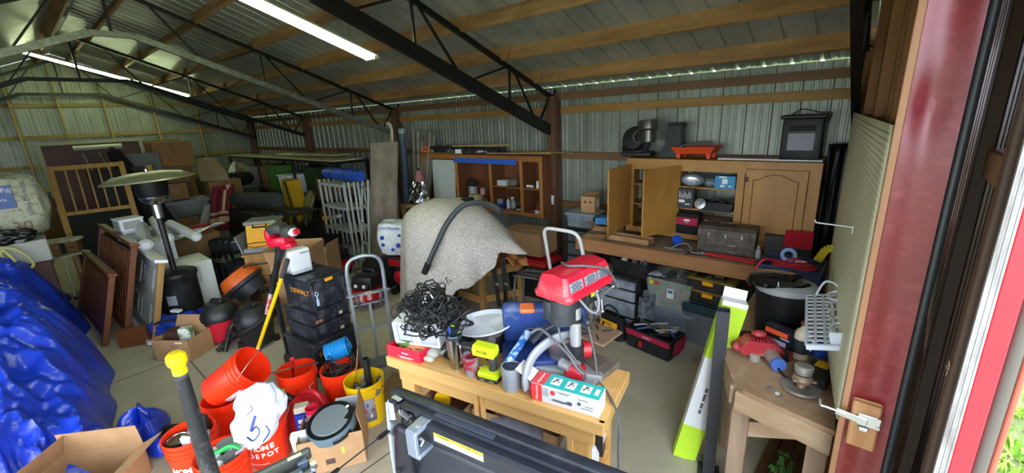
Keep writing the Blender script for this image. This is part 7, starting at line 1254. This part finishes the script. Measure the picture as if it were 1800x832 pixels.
# ================================================================ RIGHT SIDE: GABLE WALL, JAMB, SLIDING DOOR
A0, A1 = Vector((.035, 2.0, 0)), Vector((-.24, 4.88, 0)); wd_ = (A1 - A0).normalized(); wn_ = Vector((wd_.y, -wd_.x, 0))   # wn_ points outside (+x)
WM = Matrix(((wd_.x, wn_.x, 0, A0.x), (wd_.y, wn_.y, 0, A0.y), (0, 0, 1, 0), (0, 0, 0, 1)))                                 # local x along the wall, y outward
m = MB(WM); m.prism([(0, 0), (2.9, 0), (2.9, 2.6), (0, 3.62)], -.12, -.10, Matrix(((1, 0, 0, 0), (0, 0, -1, 0), (0, 1, 0, 0), (0, 0, 0, 1)))); wr = struct('wall_right', m, mat('red_siding_outside', '#8c1c26', .4), smooth=0)
plank = wood('sheathing_plank', '#9a6a3a', '#6f4824', 'z', scale=7)
for k in range(10): m = MB(WM); m.box((.16 + .29*k, .06, 1.30 + .5 - .05*k), (.22, .02, 2.6 - .11*k + .9), bev=.003); part('plank', m, plank, wr)
for k in range(4): m = MB(WM); m.box((.30 + .72*k, .03, 1.75 - .13*k), (.04, .05, 3.4 - .26*k)); part('stud', m, plank, wr)
m = MB(); m.prism([(-2.65, 3.05), (4.6, 3.05), (1.1, 4.0)], .04, .06, Matrix(((0, 0, 1, 0), (1, 0, 0, 0), (0, 1, 0, 0), (0, 0, 0, 1)))); struct('gable_top', m, mat('red_siding_outside', '#8c1c26', .4), wr)
# jamb
jr = mat('red_painted_metal', '#74151e', .32, .1, col2='#69121a', scale=5, spec=.6, dust='#b05a60', dscale=22, damt=.25)
def jface(u, v):
    x = .046 + .132*u; z = -.05 + 3.8*v; d = .012*math.exp(-(((x - .10)/.05)**2 + ((z - 2.27)/.10)**2)) + .006*math.exp(-(((x - .07)/.04)**2 + ((z - 2.55)/.15)**2))
    return (x, 1.95 + d + .004*math.cos(PI*(u*2 - 1)), z)
m = MB(); m.grid(jface, 14, 150); m.box((.112, 2.02, 1.85), (.13, .11, 3.8)); jb = struct('trim_1', m, jr, smooth=60)
m = MB(); m.box((.034, 1.965, 1.85), (.022, .036, 3.8), bev=.002); struct('jamb_board', m, wood('red_edge_board', '#a07452', '#7e5236', 'z'), jb)
m = MB(); m.cyl((.192, 1.96, -.05), (.192, 1.96, 3.75), .014, n=16); struct('round_channel', m, mat('dark_channel', '#2b2d31', .4), jb)
# latch block
T = thing('latch_block', 'wood block with a galvanised hook latch screwed to the red door jamb', 'latch', (.10, 1.93, 1.07)); m = MB(); m.box((0, 0, 0), (.088, .042, .20), bev=.006); m.box((0, -.018, .075), (.09, .03, .05), RX(-20), bev=.006); part('block', m, wood('block_pine', '#b58a5c', '#8b5c34', 'z', scale=14), T)
zn = mat('zinc_latch', '#b9bcc0', .3, .9); m = MB(); m.box((.012, -.026, .035), (.07, .006, .05), bev=.002); m.box((-.045, -.03, .03), (.10, .006, .028), RY(6), bev=.002).box((-.0, -.032, .0), (.03, .02, .015), bev=.003); part('plate', m, zn, T); m = MB(); m.tube(curve_pts([(-.06, -.03, .04), (-.12, -.032, .045), (-.14, -.034, .048), (-.145, -.034, .075)], 4), .005, 8); part('hook', m, zn, T)
for p in ((.04, .055), (.04, .02), (-.02, .03), (-.005, .02)): m = MB(); m.cyl((p[0], -.028, p[1]), (p[0], -.034, p[1]), .007, n=6); part('screw', m, zn, T)
# sliding door leaf outside
T = struct('door_1', ribbed(2.4, 3.9), mat('door_skin_inside', '#63665d', .45, .3), solid=.0015, smooth=0); T.location = (.315, 1.62, -.1); T.rotation_euler = (0, 0, PI/2)
bpy.context.view_layer.update(); DI = T.matrix_basis.inverted()
def DP(name, mbx, m_): o = part(name, mbx, m_, T); o.matrix_parent_inverse = DI; return o
bs_ = wood('brown_stud', '#4a3626', '#302216', 'z')
m = MB(); m.box((.275, 1.66, 1.8), (.06, .05, 3.8), bev=.003); DP('stud', m, bs_)
m = MB(); m.box((.262, 2.12, 1.8), (.04, .07, 3.8), bev=.003); DP('stud', m, bs_)
m = MB(); m.box((.29, 1.9, 2.08), (.05, .42, .09), bev=.003); DP('cross_rail', m, wood('knotty_rail', '#8a6038', '#5c3b1e', 'y', scale=16))
m = MB(); m.bar((.275, 1.70, .10), (.275, 3.3, 1.6), .05, .08); DP('brace', m, wood('tan_brace', '#8d7145', '#6a522e', 'y'))  # brace wood is a paler tan than the studs
m = MB(); m.box((.29, 1.9, .75), (.05, .42, .09), bev=.003); DP('cross_rail', m, bs_)
py_ = mat('ply_edge', '#a9a8a8', .6, col2='#7b7672', scale=22, stretch=(1, 1, .25)); m = MB()
for k in range(5): m.box((.262 + .0055*k, 1.600 + .0015*(k % 2), 1.8), (.005, .02, 3.8))
DP('plywood_edge', m, py_)
rl = mat('bright_red_trim', '#d8323e', .35, spec=.5); m = MB(); m.box((.308, 1.60, 1.8), (.045, .022, 3.8), bev=.004); DP('red_trim', m, rl)
m = MB(); m.cyl((.347, 1.61, -.1), (.347, 1.61, 3.7), .016, n=18); DP('rubber_seal', m, mat('seal_grey', '#5c5550', .45))
m = MB(); m.box((.372, 1.62, 1.8), (.012, .03, 3.8), bev=.003); DP('outer_trim', m, mat('salmon_trim', '#e0604e', .4))
text('pencil_mark', '29', .05, mat('pale_pencil', '#a89880', .8), T, DI @ FACE((.2425, 1.66, 1.52), (-1, 0, 0)) @ RZ(60))
# pegboard
pegm = mat('pegboard_cream', '#d9d4b8', .55, col2='#cdc8ab', scale=1.5); T = thing('pegboard', 'large cream pegboard hung on the right wall above the small bench', 'pegboard', (0, 0, 0))
def peg(s, z): bow = -.035*math.sin(PI*min(1, s/2.3)) * (1 - (z - 1.0)/1.25)**2; p = WM @ Vector((.03 + s, -.012 + bow, z)); return p
m = MB(); m.grid(lambda u, v: peg(2.36*u, .99 + 1.22*v), 24, 12); part('sheet', m, pegm, T, solid=.006)
m = MB()
for i in range(91):
    for j in range(47):
        s, z = .03 + .0254*i, 1.01 + .0254*j; c = peg(s, z) - wn_*.0036; m.face([c + (wd_*math.cos(a) + Vector((0, 0, 1))*math.sin(a))*.0042 for a in [PI*k/3 for k in range(6)]])
o = part('holes', m, mat('hole_dark', '#2f2d20', .9), T, smooth=0); o['kind'] = 'stuff'
T = thing('peg_hook', 'long white hook sticking out of the pegboard', 'hook', tuple(peg(.66, 1.68))); m = MB(); m.tube([(0, 0, 0), (-.13, .01, .003), (-.16, .012, .004), (-.168, .012, .018)], .0035, 8); part('rod', m, wht, T); m = MB(); m.box((-.004, 0, -.012), (.006, .014, .04)); part('base_clip', m, alu, T)
# white perforated shelf
T = thing('perforated_shelf', 'white perforated plastic holder hung on the lower pegboard over the small bench', 'shelf', (-.085, 2.56, 1.22), rot=(math.radians(4), math.radians(-14), math.radians(6))); m = MB(); ws = mat('powder_white', '#c3cad6', .4)
W2, L2_ = .19, .56
for k in range(6): x = -W2/2 + W2*k/5; m.box((x, 0, 0), (.012, L2_, .004))
for k in range(14): y = -L2_/2 + L2_*k/13; m.box((-.045, y, 0), (.10, .017, .004))
for k in range(7): y = -L2_/2 + L2_*k/6; m.box((.05, y, 0), (.10, .022, .004))
m.box((-W2/2, 0, -.012), (.004, L2_, .03)).box((0, -L2_/2, -.012), (W2, .004, .03)); part('grid_plate', m, ws, T)
m = MB(); m.box((.085, 0, .035), (.012, L2_, .07), bev=.003).box((.05, -L2_/2 + .01, .03), (.1, .006, .06), bev=.002); part('back_lip', m, ws, T)
for y in (-.17, .2): m = MB(); m.tube([(.045 + .04*math.cos(a), y + .055*math.sin(a), .03) for a in [2*PI*k/24 for k in range(24)]], .006, 6, closed=True); part('ring_holder', m, ws, T)
m = MB(); m.tube(curve_pts([(-.05, .26, .01), (.0, .30, .07), (.05, .28, .06), (.07, .26, .0)]), .006, 8); part('wire_loop', m, ws, T)

# ================================================================ SMALL BENCH
T = thing('workbench', 'small rough wooden bench with a rounded corner below the pegboard', 'workbench', (0, 0, 0)); bt = mat('scuffed_ply_top', '#a98a6c', .7, col2='#8f7155', scale=3.5, dust='#c5b19a', dscale=9, damt=.5); rp_ = wood('raw_pine_x', '#b8a184', '#97795a', 'x', scale=14); rpz = wood('raw_pine_z', '#a8917a', '#7f6650', 'z', scale=14)
m = MB(); m.prism([(-.37, 2.18), (.022, 2.10), (-.005, 2.4), (-.06, 2.9), (-.16, 4.02), (-.60, 4.02), (-.60, 2.66), (-.56, 2.52), (-.43, 2.23)], .855, .88); part('top', m, bt, T, smooth=0)
m = MB(); m.bar((-.40, 2.13, .80), (.022, 2.055, .80), .11, .035, roll=90) if False else m.bar((-.40, 2.20, .80), (.02, 2.115, .80), .035, .11); part('front_apron', m, rp_, T); m = MB(); m.bar((-.585, 2.62, .80), (-.585, 4.0, .80), .035, .11); part('side_apron', m, rp_, T); m = MB(); m.bar((-.42, 2.23, .80), (-.58, 2.64, .80), .035, .11); part('corner_apron', m, rp_, T)
for x, y in ((-.375, 2.23), (-.03, 2.19), (-.53, 2.78), (-.53, 3.8), (-.22, 3.8)): m = MB(); m.box((x, y, .39), (.085, .05, .80), bev=.003); part('leg', m, rpz, T)
m = MB(); m.bar((-.36, 2.26, .60), (-.01, 2.24, .77), .035, .085); part('brace', m, rp_, T)
def s2(name, mbx, m_, lab, cat, x, y, z=.881, rz=0, rot=None): return solo(name, mbx, m_, lab, cat, (x, y, z), rz, rot=rot)
# bin
T = thing('trash_can', 'black step trash can with a silver-rimmed oval lid on the small bench', 'trash can', (-.335, 2.92, .881), 12); m = MB(); m.lathe([(0, 0), (.125, 0), (.13, .02), (.145, .31), (0, .31)], 48, sx=1.05, sy=.85); part('body', m, mat('satin_black', '#0f1013', .3), T)
m = MB(); m.lathe([(.140, .30), (.156, .31), (.158, .345), (.140, .36), (.12, .365), (.118, .355)], 56, TR(.008, 0, 0), sx=1.06, sy=.88); part('lid_ring', m, mat('silver_paint', '#a8acb0', .28, .5), T); m = MB(); m.lathe([(.150, .325), (.150, .352), (.13, .374), (.06, .388), (0, .390)], 48, TR(-.045, .012, .018), sx=1.04, sy=.86); lid = part('lid', m, mat('gloss_lid', '#0a0b10', .08, coat=1), T)
m = MB(); m.ball((-.09, -.04, .37), (.05, .03, .012), n=16); part('sensor_oval', m, mat('sensor_clear', '#7f8b96', .1), lid); m = MB(); m.box((-.175, .0, .34), (.07, .10, .018), bev=.008); part('lid_tab', m, mat('gloss_lid', '#0a0b10', .08, coat=1), T)
m = MB(); m.lathe([(0, 0), (.06, 0), (.065, .012), (.05, .018), (0, .018)], 28); s2('black_disc', m, blk, 'flat black rubber disc left of the trash can foot', 'disc', -.47, 2.78)
# blue milk crate
T = thing('milk_crate', 'blue milk crate of cords and yellow straps at the small bench far end', 'crate', (-.385, 3.66, .881), -2); cb_ = mat('navy_crate', '#1d3160', .45); m = MB()
for s in (-1, 1):
    for z in (.01, .16, .19, .22, .25): m.box((0, s*.16, z), (.38, .012, .018)); m.box((s*.19, 0, z), (.012, .32, .018))
    for k in range(13):
        x = -.18 + .03*k; m.bar((x, s*.16, .02), (min(.19, x + .05), s*.16, .155), .006); m.bar((x, s*.16, .02), (max(-.19, x - .05), s*.16, .155), .006)
    m.box((s*.185, -.155, .13), (.02, .02, .26)).box((s*.185, .155, .13), (.02, .02, .26))
m.box((0, 0, .005), (.38, .32, .01)); part('body', m, cb_, T)
tangle('red_cord_heap', 'red and dark red cords heaped on top of the blue crate', 'cords', (-.385, 3.64, 1.10), mat('cord_red', '#b81c30', .45), 60, .15, .11, .08, .009, 18)
m = MB(); m.tube(curve_pts([(-.49, 3.55, 1.17), (-.55, 3.50, 1.18), (-.59, 3.48, 1.12), (-.61, 3.46, 1.02), (-.62, 3.46, .96)]), .009, 8); solo('jumper_cable', m, mat('cord_red', '#b81c30', .45), 'red cord end hanging over the left side of the blue crate', 'cord')
T = thing('tape_roll', 'clear blue-white tape roll standing in the blue crate', 'tape', (-.43, 3.72, 1.17), rot=(math.radians(60), 0, .2)); m = MB(); m.lathe([(.03, -.02), (.055, -.02), (.055, .02), (.03, .02), (.03, -.02)], 32); part('roll', m, mat('tape_clearblue', '#7f9cc8', .2), T)
ys = mat('yellow_webbing', '#c9b31a', .7); m = MB()
P_ = curve_pts([(-.25, 3.78, 1.14), (-.20, 3.80, 1.24), (-.13, 3.82, 1.22), (-.10, 3.82, 1.10), (-.12, 3.80, .98), (-.14, 3.78, .90)], 6)
for a, b in zip(P_, P_[1:]): m.bar(a, b, .012, .055)
solo('yellow_strap', m, ys, 'yellow webbing strap draped over the right side of the blue crate', 'strap')
for k, (x, y) in enumerate(((-.50, 3.58), (-.40, 3.57), (-.30, 3.58))): m = MB(); m.ball((0, 0, .06), (.045, .03, .05), n=12); s2('yellow_item', m, ys, ['leftmost', 'middle', 'rightmost'][k] + ' yellow rolled strap seen through the front slats of the blue crate', 'strap', x, y, .895)
m = MB(); m.box((0, 0, 0), (.07, .003, .03)); s2('white_tag', m, paper, 'white tag among the red cords in the crate', 'tag', -.33, 3.54, 1.19, rot=(math.radians(50), 0, .4))
# bench clutter
T = thing('alternator_part', 'red finned machine part with a grey stub on the small bench', 'machine part', (-.385, 2.56, .881), 25); rdm = mat('dusty_red_metal', '#a82a34', .5, .2, dust='#c7a49a', damt=.6, dscale=12); m = MB(); m.prism([(-.09, 0), (.09, 0), (.11, .05), (.07, .085), (-.06, .09), (-.11, .04)], -.045, .045, TR(0, 0, .03) @ RX(90))
for k in range(6): m.box((-.05 + .018*k, 0, .10), (.007, .08, .06), bev=.002)
m.ball((0, 0, .15), (.04, .03, .02)).ball((-.11, 0, .06), (.03, .04, .03)); part('body', m, rdm, T); m = MB(); m.cyl((-.02, -.04, 0), (-.02, -.04, .045), .028, n=20); part('grey_stub', m, mat('stub_grey', '#9a9186', .5), T)
T = thing('socket_set_box', 'orange, black and white printed box standing behind the red machine part', 'box', (-.30, 2.72, .881), -22); m = MB(); m.box((0, 0, .075), (.16, .05, .15), bev=.002); part('body', m, mat('box_black', '#1c1d26', .4), T); m = MB(); m.box((-.01, -.0258, .115), (.13, .0015, .03)); part('orange_band', m, mat('band_orange', '#e4582c', .4), T); m = MB(); m.box((.0, -.0258, .055), (.1, .0015, .03)).box((.04, -.0262, .09), (.05, .0015, .01)); part('print', m, mat('pale_print', '#b5b0c8', .4), T)
bookbox('red_black_box', 'low red and black box in front of the orange-banded one', 'box', (-.275, 2.63, .881), -20, (.11, .05, .05), mat('redblack', '#a8302a', .4, col2='#1e1e22', scale=10, lo=.48, hi=.52))
T = thing('solenoid', 'grey cylindrical electric part with a blue label and wire', 'motor part', (-.285, 2.50, .885), -60); m = MB(); m.cyl((-.06, 0, .04), (.05, 0, .04), .038, n=28); part('body', m, mat('putty_grey', '#8d8478', .5), T); m = MB(); m.cyl((.035, 0, .04), (.053, 0, .04), .0385, n=28); part('blue_label', m, mat('sol_blue', '#4a6fb8', .4), T); m = MB(); m.tube(curve_pts([(.05, 0, .02), (.10, .01, .01), (.13, .03, .008)]), .006, 8); part('wire', m, blk, T)
T = bottle('cream bottle with a brown collar and black label on the small bench', (-.19, 2.70, .881), .042, .24, mat('cream_bottle', '#c9bfa6', .35), mat('brown_cap', '#7a4228', .5), liquid=mat('blk_label', '#2a2d34', .5)); m = MB(); m.tube(curve_pts([(.04, 0, .05), (.055, 0, .10), (.045, 0, .13)]), .007, 8); part('side_tube', m, wht, T)
T = thing('tape_roll', 'roll of blue painter tape lying on the small bench by the pegboard', 'tape', (-.105, 2.80, .881)); m = MB(); m.lathe([(.038, 0), (.058, 0), (.058, .05), (.038, .05), (.038, 0)], 36); part('tape', m, mat('painter_blue', '#1f4fa8', .5), T); m = MB(); m.lathe([(.034, .002), (.038, .002), (.038, .048), (.034, .048), (.034, .002)], 36); part('core', m, card, T)
T = thing('fan_clutch_rotor', 'grey finned metal rotor with a stacked hub at the front of the small bench', 'rotor', (-.14, 2.345, .884), rot=(math.radians(-6), 0, 0)); ro = mat('dusty_cast_alu', '#97928a', .5, .5, dust='#6f675c'); m = MB(); m.lathe([(0, .012), (.075, .012), (.078, .006), (.075, 0), (0, 0)], 48)
for k in range(44): a = 2*PI*k/44; m.bar((.03*math.cos(a), .03*math.sin(a), .014), (.077*math.cos(a), .077*math.sin(a), .012), .0035, .010)
part('finned_disc', m, ro, T); m = MB(); m.lathe([(0, .012), (.02, .015), (.018, .03), (.036, .04), (.042, .055), (.036, .07), (.03, .075), (0, .075)], 36)
for a in (0, 2.1, 4.2): m.box((.045*math.cos(a), .045*math.sin(a), .055), (.022, .018, .012), bev=.004)
part('hub', m, mat('dusty_brass', '#94806a', .5, .4), T); m = MB(); m.lathe([(0, .075), (.026, .078), (.034, .084), (.034, .088), (.028, .092), (.036, .096), (.038, .118), (.034, .122), (0, .124)], 40); part('pulley', m, mat('pulley_alu', '#b5b3ae', .35, .6), T); T.scale = (1.12,) * 3
m = MB(); m.box((0, 0, .006), (.028, .010, .010)); s2('metal_bar', m, alu, 'tiny metal bar on the small bench left of the white disc', 'bar', -.262, 2.27, .881, 60); m = MB(); m.box((0, 0, .004), (.026, .010, .007)); s2('metal_bar', m, alu, 'tiny metal bar right of the white disc on the small bench', 'bar', -.212, 2.225, .881, 50); m = MB(); m.cyl((0, 0, 0), (0, 0, .005), .011, n=20); s2('plastic_disc', m, wht, 'small white disc lying near the front edge of the small bench', 'cap', -.226, 2.245)
bookbox('black_case', 'black flat case with a yellow label under the pegboard on the small bench', 'case', (-.085, 2.52, .881), 80, (.22, .13, .05), blk, bev=.01); m = MB(); m.box((0, 0, .002), (.07, .06, .003)); s2('yellow_label', m, mat('label_amber', '#d8a818', .5), 'yellow label card on the flat black case', 'label', -.075, 2.58, .932, 80); m = MB(); m.tube([(-.06, 0, .01), (.06, 0, .012)], .008, 8); s2('chrome_tool', m, chrome, 'chrome tool lying in front of the flat black case', 'tool', -.09, 2.40, .881, 35)
# leaning post and green carton
T = thing('square_tube', 'tall charcoal square tube standing on a foot plate before the green carton', 'post', (-.565, 2.48, 0), 15); cg = mat('charcoal_paint', '#2f3238', .45); m = MB()
for s in (-1, 1): m.box((s*.032, 0, .585), (.005, .068, 1.16)); m.box((0, s*.032, .585), (.068, .005, 1.16))
part('tube', m, cg, T); m = MB(); m.box((0, 0, .006), (.13, .13, .012)); part('foot_plate', m, cg, T)
T = thing('long_carton', 'tall lime green and white carton leaning against the small bench', 'carton', (-.74, 2.53, 0), rot=(0, math.radians(10.5), math.radians(22))); lg = mat('lime_carton', '#b4dc2c', .5); m = MB(); m.box((0, 0, .60), (.14, .07, 1.20), bev=.002); part('body', m, wht, T)
for z0, z1 in ((.0, .27), (.80, 1.17)): m = MB(); m.box((0, 0, (z0+z1)/2), (.1415, .0715, z1 - z0)); part('green_panel', m, lg, T)
m = MB(TR(0, .035, 1.20) @ RX(-20)); m.box((0, 0, .03), (.13, .003, .06)); part('top_flap', m, wht, T); prints(.24, .03, 1, mat('print_grey', '#5a5d62', .5), T, FACE((.0, -.0352, .50), (0, -1, 0)) @ RZ(90))
# under bench
for k, (x, lb) in enumerate(((-.30, 'left'), (-.22, 'middle'), (-.12, 'right'))): m = MB(); m.bar((x, 2.5, .02), (x + .04, 3.3, .05), .06, .035); solo('scrap_plank', m, oldwood, lb + ' dark plank lying on the floor below the small bench', 'plank')
T = thing('red_jack', 'small red trolley jack on the floor under the small bench', 'jack', (-.33, 2.36, 0), 20); m = MB(); m.box((0, 0, .05), (.16, .09, .05), bev=.015).cyl((-.06, 0, .07), (-.06, 0, .16), .03).cyl((.03, 0, .08), (-.06, 0, .13), .018); part('body', m, mat('jack_red', '#a81a24', .4), T); m = MB(); m.cyl((.06, -.05, .025), (.06, .05, .025), .025); part('wheel', m, blk, T)
m = MB(); random.seed(44)
for i in range(60): x, y, z = random.uniform(-.2, -.02), random.uniform(2.2, 2.5), random.uniform(.02, .45); a = random.uniform(0, 6); r = .03; m.face([(x, y, z), (x + r*math.cos(a), y + r*math.sin(a), z + .01), (x + r*1.8*math.cos(a+.5), y + r*1.8*math.sin(a+.5), z - .005), (x + r*math.cos(a+1), y + r*math.sin(a+1), z + .005)]).tube([(x, y, z), (x + .01, y + .02, 0)], .0015, 4)
o = solo('weeds', m, mat('weed_green', '#3f6a2a', .6), 'green weeds growing under the small bench by the jamb', 'weeds'); o['kind'] = 'stuff'
